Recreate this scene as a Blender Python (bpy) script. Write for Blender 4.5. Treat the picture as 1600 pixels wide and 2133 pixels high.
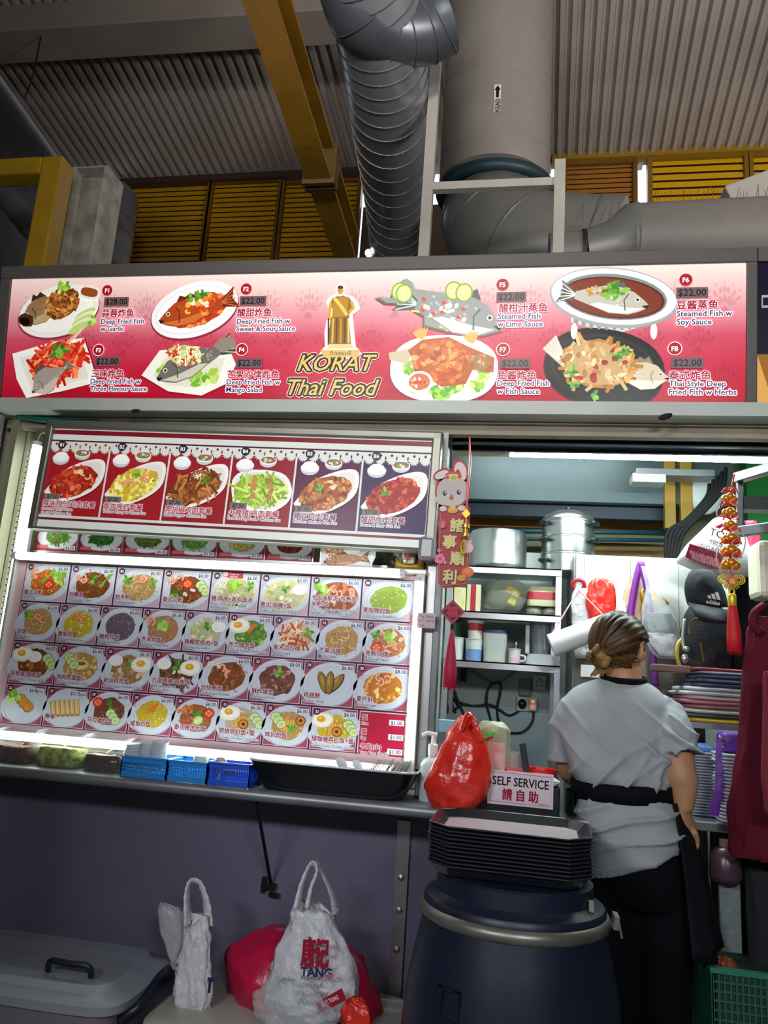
import bpy, math, random
from mathutils import Vector, Matrix, Euler, noise
R=math.radians; PI=math.pi
for o in list(bpy.data.objects): bpy.data.objects.remove(o)
SC=bpy.context.scene; COL=SC.collection
rnd=random.Random(7)

# ---------------------------------------------------------------- camera
CAM_H=1.36; FPX=1602.0
def _axes(p,r,y):
    f=Vector((-math.sin(y)*math.cos(p),math.cos(y)*math.cos(p),math.sin(p)))
    r0=Vector((math.cos(y),math.sin(y),0)); u0=r0.cross(f)
    return r0*math.cos(r)+u0*math.sin(r), -r0*math.sin(r)+u0*math.cos(r), f
CR,CU,CF=_axes(R(12.356),R(3.973),R(9.998)); CC=Vector((0,0,CAM_H))
cd=bpy.data.cameras.new('camera'); cam=bpy.data.objects.new('camera',cd); COL.objects.link(cam)
m=Matrix((CR,CU,-CF)).transposed().to_4x4(); m.translation=CC; cam.matrix_world=m
cd.sensor_fit='HORIZONTAL'; cd.sensor_width=36; cd.lens=36*FPX/1600; cd.clip_start=.05
SC.camera=cam
def ray(x,y): return CF*FPX+CR*(x-800)-CU*(y-1066.5)
def PY(x,y,Y): d=ray(x,y); return CC+d*(Y/d.y)
def PZ(x,y,Z): d=ray(x,y); return CC+d*((Z-CAM_H)/d.z)
def PX(x,y,X): d=ray(x,y); return CC+d*(X/d.x)
def PD(x,y,D): d=ray(x,y); return CC+d*(D/FPX)
def PP(x,y,o,n): d=ray(x,y); return CC+d*((o-CC).dot(n)/d.dot(n))

# ---------------------------------------------------------------- world, exposure, lamps
SC.view_settings.view_transform='Standard'; SC.view_settings.look='None'
SC.view_settings.exposure=0.0; SC.view_settings.gamma=1.0; SC.view_settings.use_curve_mapping=False
W=bpy.data.worlds.new('sky'); SC.world=W; W.use_nodes=True
W.node_tree.nodes['Background'].inputs[0].default_value=(.80,.88,1,1)
W.node_tree.nodes['Background'].inputs[1].default_value=3.5
def area(name,loc,target,sx,sy,power,color):
    l=bpy.data.lights.new(name,'AREA'); l.shape='RECTANGLE'; l.size=sx; l.size_y=sy; l.energy=power; l.color=color
    o=bpy.data.objects.new(name,l); COL.objects.link(o); o.location=loc
    o.rotation_euler=(Vector(target)-Vector(loc)).to_track_quat('-Z','Y').to_euler(); return o
area('unseen_hall_light',(-1.5,-1.5,2.5),(.3,2.8,.4),1.0,.25,58,(.90,.92,1))
area('unseen_hall_light.001',(1.0,-1.8,2.6),(.25,3.4,1.1),1.0,.25,52,(.92,.96,1))
area('unseen_hall_light.002',(-.4,-1.2,3.3),(-.2,1.6,8.0),1.3,.3,170,(1,.91,.82))  # unseen uplight, added to brighten the roof and ducts
area('unseen_hall_light.003',(3.0,1.6,3.3),(3.2,4.0,8.0),1.2,.25,190,(1,.93,.86))  # second unseen uplight, added for the right side of the roof

area('stall_lamp',(.15,3.25,2.72),(.15,3.35,0),.9,.1,14,(.86,.97,.97))

# ---------------------------------------------------------------- helpers
def lin(h):
    if not isinstance(h,str): return tuple(h)[:3]
    h=h.lstrip('#'); o=[]
    for i in (0,2,4):
        c=int(h[i:i+2],16)/255; o.append(c/12.92 if c<=.04045 else ((c+.055)/1.055)**2.4)
    return tuple(o)
_M={}
def M(name,col='888888',rough=.5,metal=0,bump=0,bscale=40,var=0,vscale=6,trans=0,alpha=1,emit=0,ecol=None,spec=.5,col2=None,stretch=None,sss=0):
    if name in _M: return _M[name]
    m=bpy.data.materials.new(name); m.use_nodes=True; nt=m.node_tree; b=nt.nodes['Principled BSDF']
    c=lin(col); I=b.inputs
    I['Base Color'].default_value=(*c,1); I['Roughness'].default_value=rough; I['Metallic'].default_value=metal
    I['Specular IOR Level'].default_value=spec
    if trans: I['Transmission Weight'].default_value=trans; I['IOR'].default_value=1.3
    if alpha<1: I['Alpha'].default_value=alpha
    if sss: I['Subsurface Weight'].default_value=sss; I['Subsurface Radius'].default_value=(.01,.004,.002)
    if emit:
        I['Emission Color'].default_value=(*lin(ecol or col),1); I['Emission Strength'].default_value=emit
    tc=None
    def coords(sc):
        t=nt.nodes.new('ShaderNodeTexCoord'); mp=nt.nodes.new('ShaderNodeMapping')
        if stretch: mp.inputs['Scale'].default_value=stretch
        nt.links.new(t.outputs['Object'],mp.inputs[0]); n=nt.nodes.new('ShaderNodeTexNoise')
        n.inputs['Scale'].default_value=sc; n.inputs['Detail'].default_value=5; nt.links.new(mp.outputs[0],n.inputs['Vector']); return n
    if var or col2:
        n=coords(vscale); rp=nt.nodes.new('ShaderNodeValToRGB'); nt.links.new(n.outputs[0],rp.inputs[0])
        c2=lin(col2) if col2 else tuple(x*(1-var) for x in c)
        rp.color_ramp.elements[0].position=.35; rp.color_ramp.elements[0].color=(*c2,1)
        rp.color_ramp.elements[1].position=.62; rp.color_ramp.elements[1].color=(*c,1)
        nt.links.new(rp.outputs[0],I['Base Color'])
    if bump:
        n=coords(bscale); bp=nt.nodes.new('ShaderNodeBump'); bp.inputs['Strength'].default_value=bump; bp.inputs['Distance'].default_value=.01
        nt.links.new(n.outputs[0],bp.inputs['Height']); nt.links.new(bp.outputs[0],I['Normal'])
    _M[name]=m; return m
def print_mat(name,emit=0,rough=.35):
    m=bpy.data.materials.new(name); m.use_nodes=True; nt=m.node_tree; b=nt.nodes['Principled BSDF']
    a=nt.nodes.new('ShaderNodeAttribute'); a.attribute_name='Col'
    nt.links.new(a.outputs['Color'],b.inputs['Base Color']); b.inputs['Roughness'].default_value=rough
    b.inputs['Specular IOR Level'].default_value=.25
    if emit:
        nt.links.new(a.outputs['Color'],b.inputs['Emission Color']); b.inputs['Emission Strength'].default_value=emit
    return m
PRINT=print_mat('printed_paper'); SETLIT=print_mat('set_meal_backlit',.42,.3); BACKLIT=print_mat('backlit_print',.52,.3); BACKLIT2=print_mat('dim_backlit_print',.55,.3)

class MB:
    def __init__(s): s.v=[]; s.f=[]; s.m=[]; s.c=[]
    def add(s,vs,fs,mi=0,col=None):
        k=len(s.v); s.v+= [tuple(p) for p in vs]
        for i,f in enumerate(fs):
            s.f.append(tuple(k+j for j in f)); s.m.append(mi)
            s.c.append(col)
        return s
    def box(s,c,d,mi=0,rot=None,taper=1):
        x,y,z=d[0]/2,d[1]/2,d[2]/2; t=taper
        vs=[Vector(p) for p in ((-x*t,-y*t,-z),(x*t,-y*t,-z),(x*t,y*t,-z),(-x*t,y*t,-z),(-x,-y,z),(x,-y,z),(x,y,z),(-x,y,z))]
        if rot is not None:
            q=rot if isinstance(rot,Matrix) else Euler(rot).to_matrix(); vs=[q@v for v in vs]
        c=Vector(c); return s.add([v+c for v in vs],[(3,2,1,0),(4,5,6,7),(0,1,5,4),(1,2,6,5),(2,3,7,6),(3,0,4,7)],mi)
    def b2(s,x0,x1,y0,y1,z0,z1,mi=0): return s.box(((x0+x1)/2,(y0+y1)/2,(z0+z1)/2),(x1-x0,y1-y0,z1-z0),mi)
    def bar(s,a,b,w,h,mi=0,up=(0,0,1)):
        a=Vector(a);b=Vector(b);d=b-a;L=d.length;d.normalize();u=Vector(up)
        if abs(d.dot(u))>.98:u=Vector((0,1,0))
        x=d.cross(u).normalized();z=x.cross(d)
        q=Matrix((x,d,z)).transposed(); return s.box((a+b)/2,(w,L,h),mi,q)
    def tube(s,pts,r,n=8,mi=0,caps=True,closed=False,sx=1):
        pts=[Vector(p) for p in pts]; N=len(pts); rs=r if isinstance(r,(list,tuple)) else [r]*N
        vs=[];pu=None
        for i,p in enumerate(pts):
            if closed: t=pts[(i+1)%N]-pts[i-1]
            else: t=pts[min(i+1,N-1)]-pts[max(i-1,0)]
            if t.length<1e-9: t=Vector((0,0,1))
            t.normalize()
            if pu is None:
                u=Vector((0,0,1)) if abs(t.z)<.9 else Vector((0,1,0))
            else: u=pu
            u=(u-t*u.dot(t)); u=u.normalized() if u.length>1e-6 else t.orthogonal().normalized(); pu=u; w=t.cross(u)
            for k in range(n):
                a=2*PI*k/n; vs.append(p+(u*math.cos(a)+w*math.sin(a)*sx)*rs[i])
        fs=[]
        for i in range(N if closed else N-1):
            j=(i+1)%N
            for k in range(n):
                l=(k+1)%n; fs.append((i*n+k,i*n+l,j*n+l,j*n+k))
        if caps and not closed: fs+= [tuple(range(n-1,-1,-1)),tuple((N-1)*n+k for k in range(n))]
        return s.add(vs,fs,mi)
    def lathe(s,prof,c=(0,0,0),n=32,mi=0,q=None,capb=False,capt=False,sx=1,sy=1):
        c=Vector(c); vs=[];fs=[]
        for r,z in prof:
            for k in range(n):
                a=2*PI*k/n; p=Vector((r*math.cos(a)*sx,r*math.sin(a)*sy,z)); vs.append(c+(q@p if q else p))
        for i in range(len(prof)-1):
            for k in range(n):
                l=(k+1)%n; fs.append((i*n+k,i*n+l,(i+1)*n+l,(i+1)*n+k))
        if capb: fs.append(tuple(range(n-1,-1,-1)))
        if capt: fs.append(tuple((len(prof)-1)*n+k for k in range(n)))
        return s.add(vs,fs,mi)
    def loft(s,rings,mi=0,caps=True,closed=True):
        n=len(rings[0]); vs=[p for r in rings for p in r]; fs=[]
        for i in range(len(rings)-1):
            for k in range(n if closed else n-1):
                l=(k+1)%n; fs.append((i*n+k,i*n+l,(i+1)*n+l,(i+1)*n+k))
        if caps and closed: fs+=[tuple(range(n-1,-1,-1)),tuple((len(rings)-1)*n+k for k in range(n))]
        return s.add(vs,fs,mi)
    def grid(s,fn,nu,nv,mi=0):
        vs=[fn(i/nu,j/nv) for j in range(nv+1) for i in range(nu+1)]
        return s.add(vs,[(j*(nu+1)+i,j*(nu+1)+i+1,(j+1)*(nu+1)+i+1,(j+1)*(nu+1)+i) for j in range(nv) for i in range(nu)],mi)
    def ball(s,c,r,n=16,mi=0,sc=(1,1,1),rot=None):
        q=Euler(rot).to_matrix() if rot else Matrix.Identity(3); c=Vector(c); vs=[];fs=[];h=n//2
        for i in range(h+1):
            t=PI*i/h
            for k in range(n):
                a=2*PI*k/n; vs.append(c+q@Vector((math.sin(t)*math.cos(a)*r*sc[0],math.sin(t)*math.sin(a)*r*sc[1],math.cos(t)*r*sc[2])))
        for i in range(h):
            for k in range(n): fs.append((i*n+k,(i+1)*n+k,(i+1)*n+(k+1)%n,i*n+(k+1)%n))
        return s.add(vs,fs,mi)
    def prism(s,poly,o,ux,uy,t,mi=0):
        o=Vector(o);ux=Vector(ux);uy=Vector(uy);nn=ux.cross(uy).normalized()*t
        a=[o+ux*x+uy*y for x,y in poly]; b=[p+nn for p in a]; n=len(a)
        return s.add(a+b,[tuple(range(n-1,-1,-1)),tuple(range(n,2*n))]+[(i,(i+1)%n,n+(i+1)%n,n+i) for i in range(n)],mi)
    def build(s,name,mats,parent=None,smooth=False,loc=None,bevel=0,sub=0,solid=0,angle=None,off=-1):
        me=bpy.data.meshes.new(name); v=s.v
        base=Vector(loc) if loc is not None else None
        if base is None and parent is not None:
            base=Vector(parent.location)
            if parent.parent is not None: base=base+parent.parent.location
            loc=base; pbase=True
        else: pbase=False
        if base is not None: v=[tuple(Vector(p)-base) for p in v]
        me.from_pydata(v,[],s.f); me.update()
        if not isinstance(mats,(list,tuple)): mats=[mats]
        for mm in mats: me.materials.append(mm)
        me.polygons.foreach_set('material_index',s.m)
        if any(c is not None for c in s.c):
            at=me.color_attributes.new('Col','FLOAT_COLOR','CORNER'); buf=[]
            for f,c in zip(s.f,s.c):
                if c is None: c=(1,1,1)
                if isinstance(c[0],(tuple,list)):
                    for q in c: buf+= [*q,1]
                else: buf+= [*c,1]*len(f)
            at.data.foreach_set('color',buf)
        if smooth:
            me.polygons.foreach_set('use_smooth',[True]*len(me.polygons))
            if angle: me.set_sharp_from_angle(angle=R(angle))
        o=bpy.data.objects.new(name,me); COL.objects.link(o)
        if base is not None: o.location=base
        if parent is not None:
            o.parent=parent
            o.location=(0,0,0) if pbase else base-parent.location
        if solid:
            md=o.modifiers.new('solid','SOLIDIFY'); md.thickness=solid; md.offset=off
        if bevel:
            md=o.modifiers.new('bevel','BEVEL'); md.width=bevel; md.segments=2; md.limit_method='ANGLE'
        if sub:
            md=o.modifiers.new('sub','SUBSURF'); md.levels=sub; md.render_levels=sub
        return o
def tag(o,label,cat,group=None,kind=None):
    if label: o['label']=label
    if cat: o['category']=cat
    if group: o['group']=group
    if kind: o['kind']=kind
    return o
def thing(name,loc,label,cat,group=None):
    o=bpy.data.objects.new(name,None); COL.objects.link(o); o.location=Vector(loc); o.empty_display_size=.05
    return tag(o,label,cat,group)
def struct(o): o['kind']='structure'; return o
def dup(root,loc,label,rz=None,group=None):
    r=root.copy(); COL.objects.link(r); r.location=Vector(loc); r['label']=label
    if rz is not None: r.rotation_euler.z=rz
    if group: r['group']=group
    for ch in list(root.children):
        c=ch.copy(); COL.objects.link(c); c.parent=r
        for g in list(ch.children):
            d=g.copy(); COL.objects.link(d); d.parent=c
    return r
def nz(p,s=1.0,seed=0): return noise.noise(Vector(p)*s+Vector((seed*7.3,seed*3.1,seed*1.7)))
def cr(pts,n=8):
    """Catmull-Rom through points"""
    P=[Vector(p) for p in pts]; o=[]
    for i in range(len(P)-1):
        a=P[max(i-1,0)];b=P[i];c=P[i+1];d=P[min(i+2,len(P)-1)]
        for k in range(n):
            t=k/n; o.append(.5*((2*b)+(c-a)*t+(2*a-5*b+4*c-d)*t*t+(3*b-a-3*c+d)*t**3))
    o.append(P[-1]); return o

# ---------------------------------------------------------------- flat printing (menus, signs)
_T={}
def glyphs(s,off=0.0,shear=0.0,res=2,space=1.0,lh=1.0):
    k=(s,off,shear,res,space,lh)
    if k in _T: return _T[k]
    cu=bpy.data.curves.new('t','FONT'); cu.body=s; cu.size=1; cu.offset=off; cu.shear=shear; cu.resolution_u=res; cu.space_character=space; cu.space_line=lh
    ob=bpy.data.objects.new('t',cu); me=ob.to_mesh()
    vs=[(v.co.x,v.co.y) for v in me.vertices]; fs=[tuple(p.vertices) for p in me.polygons]
    ob.to_mesh_clear(); bpy.data.objects.remove(ob); bpy.data.curves.remove(cu)
    _T[k]=(vs,fs); return _T[k]
class Ink:
    """flat print on a plane: o origin, ux / uy axes in metres, printed layers stacked on a hair's breadth"""
    def __init__(s,o,ux,uy,mb=None,step=1.6e-5):
        s.o=Vector(o); s.ux=Vector(ux).normalized(); s.uy=Vector(uy).normalized(); s.n=s.ux.cross(s.uy).normalized()
        s.mb=mb or MB(); s.k=1; s.step=step
    def at(s,px,py):
        p=PP(px,py,s.o,s.n)-s.o; return p.dot(s.ux),p.dot(s.uy)
    def raw(s,vs,fs,col):
        o=s.o+s.n*(s.step*s.k); s.k+=1
        if col and isinstance(col[0],(tuple,list)):
            for f in fs: pass
        s.mb.add([o+s.ux*x+s.uy*y for x,y in vs],fs,0,col)
    def poly(s,pts,col): s.raw(pts,[tuple(range(len(pts)))],lin(col) if not isinstance(col,list) else [lin(c) for c in col])
    def rect(s,x0,y0,x1,y1,col): s.poly([(x0,y0),(x1,y0),(x1,y1),(x0,y1)],col)
    def ell(s,x,y,a,b,rot,col,n=14,w=0,rr=None,e=1):
        pts=[];ca,sa=math.cos(rot),math.sin(rot)
        for k in range(n):
            t=2*PI*k/n; q=1+(w*(rr or rnd).uniform(-1,1) if w else 0); c_,s_=math.cos(t),math.sin(t)
            if e!=1: c_=math.copysign(abs(c_)**e,c_); s_=math.copysign(abs(s_)**e,s_)
            u,v=a*c_*q,b*s_*q; pts.append((x+u*ca-v*sa,y+u*sa+v*ca))
        s.poly(pts,col)
    def leaf(s,x,y,L,w,rot,col,n=5):
        pts=[(L*t,w*math.sin(PI*t)) for t in [i/n for i in range(n+1)]]+[(L*t,-w*math.sin(PI*t)) for t in [i/n for i in range(n-1,0,-1)]]
        ca,sa=math.cos(rot),math.sin(rot); s.poly([(x+u*ca-v*sa,y+u*sa+v*ca) for u,v in pts],col)
    def strand(s,pts,w,col):
        L=[];Rr=[]
        for i,(x,y) in enumerate(pts):
            a=pts[max(i-1,0)];b=pts[min(i+1,len(pts)-1)];dx,dy=b[0]-a[0],b[1]-a[1];d=math.hypot(dx,dy) or 1
            L.append((x-dy/d*w,y+dx/d*w));Rr.append((x+dy/d*w,y-dx/d*w))
        n=len(pts); s.raw(L+Rr,[(i,i+1,n+i+1,n+i) for i in range(n-1)],lin(col))
    def text(s,t,x,y,size,col,align='l',off=.012,shear=0,out=None,outw=.06,fit=None,space=1,res=2,lh=1.0,rot=0):
        cjk=any(ord(c)>0x3000 for c in t); bold=off if cjk else 0
        vs,fs=glyphs(t,0.0 if cjk else off,shear,res,space,lh)
        if not vs: return
        x0=min(v[0] for v in vs);x1=max(v[0] for v in vs); sx=size
        if fit and (x1-x0)*size>fit: sx=fit/(x1-x0)
        dx={'l':x0,'c':(x0+x1)/2,'r':x1}[align]
        ca,sa=math.cos(rot),math.sin(rot)
        def pl(vv,ox=0,oy=0): 
            q=[((v[0]-dx)*sx+ox,v[1]*size+oy) for v in vv]
            return [(x+u*ca-w*sa,y+u*sa+w*ca) for u,w in q]
        if out:
            for i in range(6):
                a=PI*2*i/6; s.raw(pl(vs,math.cos(a)*outw*size,math.sin(a)*outw*size),fs,lin(out)); s.k-=.83
            s.k+=1
        s.raw(pl(vs),fs,lin(col))
        if bold:
            for i in range(4): s.raw(pl(vs,(1,-1,1,-1)[i]*bold*size,(1,1,-1,-1)[i]*bold*size),fs,lin(col)); s.k-=.8
# ---------------------------------------------------------------- printed food
def mixc(a,b,t): a=lin(a);b=lin(b); return tuple(x*(1-t)+y*t for x,y in zip(a,b))
def jit(c,q=.25): 
    c=lin(c); k=1+rnd.uniform(-q,q); return tuple(max(0,min(1,x*k)) for x in c)
GREENS=['5d9a2f','7fb63c','3f7d28','a9cf5c']
def inell(rx,ry,q=1):
    while 1:
        x,y=rnd.uniform(-1,1),rnd.uniform(-1,1)
        if x*x+y*y<q*q: return x*rx,y*ry
def pile(I,x,y,rx,ry,rot,style,pal,n=70):
    ca,sa=math.cos(rot),math.sin(rot)
    T=lambda u,v:(x+u*ca-v*sa,y+u*sa+v*ca)
    I.ell(x,y,rx,ry,rot,mixc(pal[0],'402010',.25),22,.06)
    S=min(rx,ry)
    for i in range(n):
        u,v=inell(rx,ry,.97); c=jit(rnd.choice(pal),.3); p=T(u,v); a=rnd.uniform(0,PI)
        if style=='noodle':
            L=S*rnd.uniform(.35,.7);b=rnd.uniform(-.8,.8); pts=[]
            for k in range(6):
                t=(k/5-.5)*L; th=a+b*(k/5-.5)*3; pts.append((p[0]+t*math.cos(th),p[1]+t*math.sin(th)))
            I.strand(pts,S*.035,c)
        elif style=='rice': I.ell(p[0],p[1],S*rnd.uniform(.05,.1),S*.045,a,c,6)
        elif style=='chunk': I.ell(p[0],p[1],S*rnd.uniform(.12,.25),S*rnd.uniform(.08,.16),a,c,7,.25)
        elif style=='leaf': I.leaf(p[0],p[1],S*rnd.uniform(.4,.75),S*rnd.uniform(.06,.15),rnd.uniform(0,2*PI),c)
        elif style=='stick': 
            L=S*rnd.uniform(.3,.55); I.strand([(p[0]-L*math.cos(a),p[1]-L*math.sin(a)),(p[0]+L*math.cos(a),p[1]+L*math.sin(a))],S*.07,c)
def shrimp(I,x,y,s,rot,c='e8845c'):
    for w,cc,dd in ((.26,mixc(c,'8a2a10',.5),0),(.2,c,0),(.08,'f6c8a8',.05)):
        pts=[(x+s*math.cos(rot+t)*(.6+dd),y+s*math.sin(rot+t)*(.6+dd)) for t in [k*.45 for k in range(9)]]; I.strand(pts,s*w,cc)
def lettuce(I,x,y,s,c=('9cc94a','6fae36','c5df7e'),n=9):
    for i in range(n):
        a=rnd.uniform(0,2*PI); d=rnd.uniform(0,.7)*s; I.ell(x+d*math.cos(a),y+d*math.sin(a),s*rnd.uniform(.3,.5),s*rnd.uniform(.2,.35),rnd.uniform(0,3),jit(rnd.choice(c),.2),12,.22)
def herb(I,x,y,s):
    for i in range(8): I.leaf(x,y,s*rnd.uniform(.5,1),s*.22,rnd.uniform(0,2*PI),jit(rnd.choice(GREENS[:3]),.2))
def topping(I,k,x,y,s):
    r=rnd
    if k=='e':
        I.ell(x,y,s*.95,s*.62,.1,'e9e4d2',18,.06); I.ell(x+.02*s,y+.03*s,s*.8,s*.48,.1,'f7f4ea',16); I.ell(x-.1*s,y+.08*s,s*.38,s*.26,0,'e9a61d',14); I.ell(x-.16*s,y+.13*s,s*.16,s*.09,0,'f7cc55',10)
    elif k=='l': lettuce(I,x,y,s*.8)
    elif k=='h': herb(I,x,y,s*.6)
    elif k=='s': 
        for i in range(3): shrimp(I,x+r.uniform(-.5,.5)*s,y+r.uniform(-.3,.3)*s,s*.42,r.uniform(0,6))
    elif k=='c':
        for i in range(3):
            a,b=x+i*s*.28,y-i*s*.3; I.ell(a,b,s*.46,s*.36,.3,'86a94e',14); I.ell(a,b,s*.39,s*.3,.3,'d3e0a4',14); I.ell(a,b,s*.2,s*.15,.3,'b9cf86',10)
    elif k=='t':
        I.ell(x,y,s*.5,s*.42,.2,'c92f1c',14); I.ell(x,y,s*.38,s*.3,.2,'e8613f',12)
        for q in range(4): I.ell(x+.22*s*math.cos(q*1.57),y+.18*s*math.sin(q*1.57),s*.1,s*.07,q,'f0b070',8)
    elif k=='r':
        for i in range(9): I.ell(x+r.uniform(-.7,.7)*s,y+r.uniform(-.12,.2)*s,s*.05,s*.03,r.uniform(0,3),'c81e14',6)
    elif k=='R': 
        I.ell(x,y,s*.62,s*.46,0,'f1f1ee',16); 
        for i in range(22): u,v=inell(s*.5,s*.36); I.ell(x+u,y+v,s*.07,s*.03,r.uniform(0,3),jit('e4e6e4',.08),6)
    elif k=='m':
        I.ell(x,y,s*.5,s*.4,.5,'7da33a',14); I.ell(x,y,s*.42,s*.33,.5,'cddf95',14); I.strand([(x-.3*s,y-.15*s),(x+.3*s,y+.15*s)],s*.02,'f1f5dd')
    elif k=='g':
        for i in range(5): a=.9+r.uniform(-.25,.25); I.strand([(x-.8*s*math.cos(a),y-.8*s*math.sin(a)),(x+.9*s*math.cos(a),y+.9*s*math.sin(a))],s*.06,jit('7ec043',.25))
    elif k=='a':
        for i in range(12): a=.7+r.uniform(-.3,.3); q=r.uniform(-.3,.3)*s; I.strand([(x+q-.5*s*math.cos(a),y-.5*s*math.sin(a)),(x+q+.5*s*math.cos(a),y+.5*s*math.sin(a))],s*.035,jit('e5772a',.2))
    elif k=='w':
        for i,(dx,ro) in enumerate(((-.5,2.0),(.55,.9),(.03,1.55))):
            I.ell(x+dx*s,y,s*.9,s*.36,ro,'4d3410',16,.04); I.ell(x+dx*s-.03*s,y+.03*s,s*.82,s*.29,ro,'96722a',16,.03); I.ell(x+dx*s-.08*s,y+.15*s,s*.42,s*.1,ro,'b8923f',12)
    elif k=='p':
        for dx,dy in ((-.45,.35),(-.1,.05),(.4,-.3)):
            I.ell(x+dx*s,y+dy*s,s*.52,s*.46,.2,'a8621e',16,.04); I.ell(x+dx*s,y+dy*s+.03*s,s*.46,s*.4,.2,'d99243',16,.04)
            for q in range(8): u,v=inell(s*.36,s*.3); I.ell(x+dx*s+u,y+dy*s+v,s*.05,s*.03,q,'c47a2c',6)
    elif k=='k':
        for i in range(6):
            a=x-s*1.1+i*s*.45; b=y-.3*s+i*.05*s
            I.strand([(a,b-.5*s),(a-.28*s,b+.7*s)],s*.24,'a8793a'); I.strand([(a+.02*s,b-.5*s),(a-.26*s,b+.7*s)],s*.19,'dcb878'); I.strand([(a-.06*s,b-.4*s),(a-.32*s,b+.66*s)],s*.05,'ecd3a2'); I.ell(a+.02*s,b-.55*s,s*.22,s*.12,0,'b98744',10)
    elif k=='O':
        I.ell(x,y,s*.85,s*.55,.05,'b98f45',18,.04); I.ell(x,y+.05*s,s*.75,s*.42,.05,'dfc283',18,.05); I.ell(x+.03*s,y+.14*s,s*.4,s*.14,.05,'8d6233',14,.1); I.ell(x-.1*s,y-.16*s,s*.5,s*.12,.1,'ebd7a0',14,.1)
    elif k=='k2' : pass
    elif k=='u':
        for i in range(5): I.strand([(x-.5*s+i*.24*s,y-.55*s),(x-.42*s+i*.22*s,y+.5*s)],s*.12,jit('d38a33',.15)); I.strand([(x-.46*s+i*.24*s,y-.5*s),(x-.4*s+i*.22*s,y+.4*s)],s*.05,'eebb66')
    elif k=='d':
        I.ell(x,y,s*.45,s*.4,0,'7a4a1a',14); I.ell(x,y,s*.36,s*.32,0,'d08a3c',14); I.ell(x,y,s*.16,s*.14,0,'5a3410',10)
    elif k=='W':
        for i in range(9): a=r.uniform(0,PI); I.strand([(x+r.uniform(-.5,.5)*s-.4*s*math.cos(a),y-.3*s*math.sin(a)),(x+r.uniform(-.5,.5)*s+.4*s*math.cos(a),y+.3*s*math.sin(a))],s*.03,'efe9cf')
    elif k=='q':
        for i in range(4): xx,yy=x+r.uniform(-.6,.6)*s,y+r.uniform(-.3,.3)*s; I.ell(xx,yy,s*.17,s*.13,i,'efe6d4',10); I.ell(xx,yy,s*.08,s*.05,i,'c9a982',8)
PL={'o':['d9702c','e58c3e','c9551f','ecaa62'],'b':['8a4e26','a8632f','6b3a1b','b97d45'],'t':['c9a164','ddbd84','b98b4d','e5cc9a'],'g':['5d8f2f','86ad45','44761f','a7c262'],
 'y':['d9c23c','e6d766','c4a82b','efe69a'],'w':['cfc0a2','e0d6c0','b9a585','efe8da'],'p':['6d6472','8b8290','575060','a9a2a0'],'r':['b83420','d34c2e','93261a','e3744f'],'n':['7c4a3c','9b6450','5f362c','b58a74'],'k':['d58a33','e8a94e','c06d22','f1c679'],'v':['9bbf3c','b4d157','7fa52b','cfdf7f'],'c':['d9d2a6','e6e2c4','bfc07f','a9c070']}
def dish(I,x,y,w,h,style,pal,tops='',rot=0.0,n=70,plate='ell',plc='e3e7ee',fill=.66,bowl=None):
    """plate and food drawn inside a w x h window around x, y"""
    rx,ry=w/2,h/2
    I.ell(x,y-h*.03,rx*1.02,ry*1.02,rot,mixc(plc,'8890a8',.55),30)
    if plate=='ell': I.ell(x,y,rx,ry,rot,plc,30)
    else: I.ell(x,y,rx,ry,rot,plc,30,e=.75)
    I.ell(x,y,rx*.86,ry*.84,rot,mixc(plc,'a8b0c4',.35),26); I.ell(x,y-.01*h,rx*.83,ry*.81,rot,plc,26)
    if bowl: I.ell(x,y,rx*.84,ry*.8,rot,bowl,26)
    pile(I,x,y,rx*fill,ry*fill,rot,style,PL[pal] if isinstance(pal,str) else pal,n)
    s=min(rx,ry)*.62; spots=[(0,.32),(-.55,.42),(.55,.3),(.1,-.1),(-.5,-.25),(.5,-.3)]
    for i,k in enumerate(tops):
        if k in 'ekwpOu': spots_=(0,.05) if i==0 and k!='e' else spots[i%6]
        else: spots_=spots[i%6]
        topping(I,k,x+spots_[0]*rx,y+spots_[1]*ry,s)
def disc_no(I,x,y,r,t,col='4a1d34',tc='f2eef2',ring=None,sz=1.15):
    if ring: I.ell(x,y,r*1.14,r*1.14,0,ring,22)
    I.ell(x,y,r,r,0,col,22); I.text(t,x,y-r*.42,r*sz,tc,'c',.03,fit=r*1.5)
def sticker(I,x,y,w,h,t,bg='e8eaec',tc='2c3450',rot=0,off=.012):
    I.rect(x-w/2,y-h/2,x+w/2,y+h/2,bg); I.text(t,x,y-h*.34,h*.98,tc,'c',off,fit=w*.86)
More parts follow.
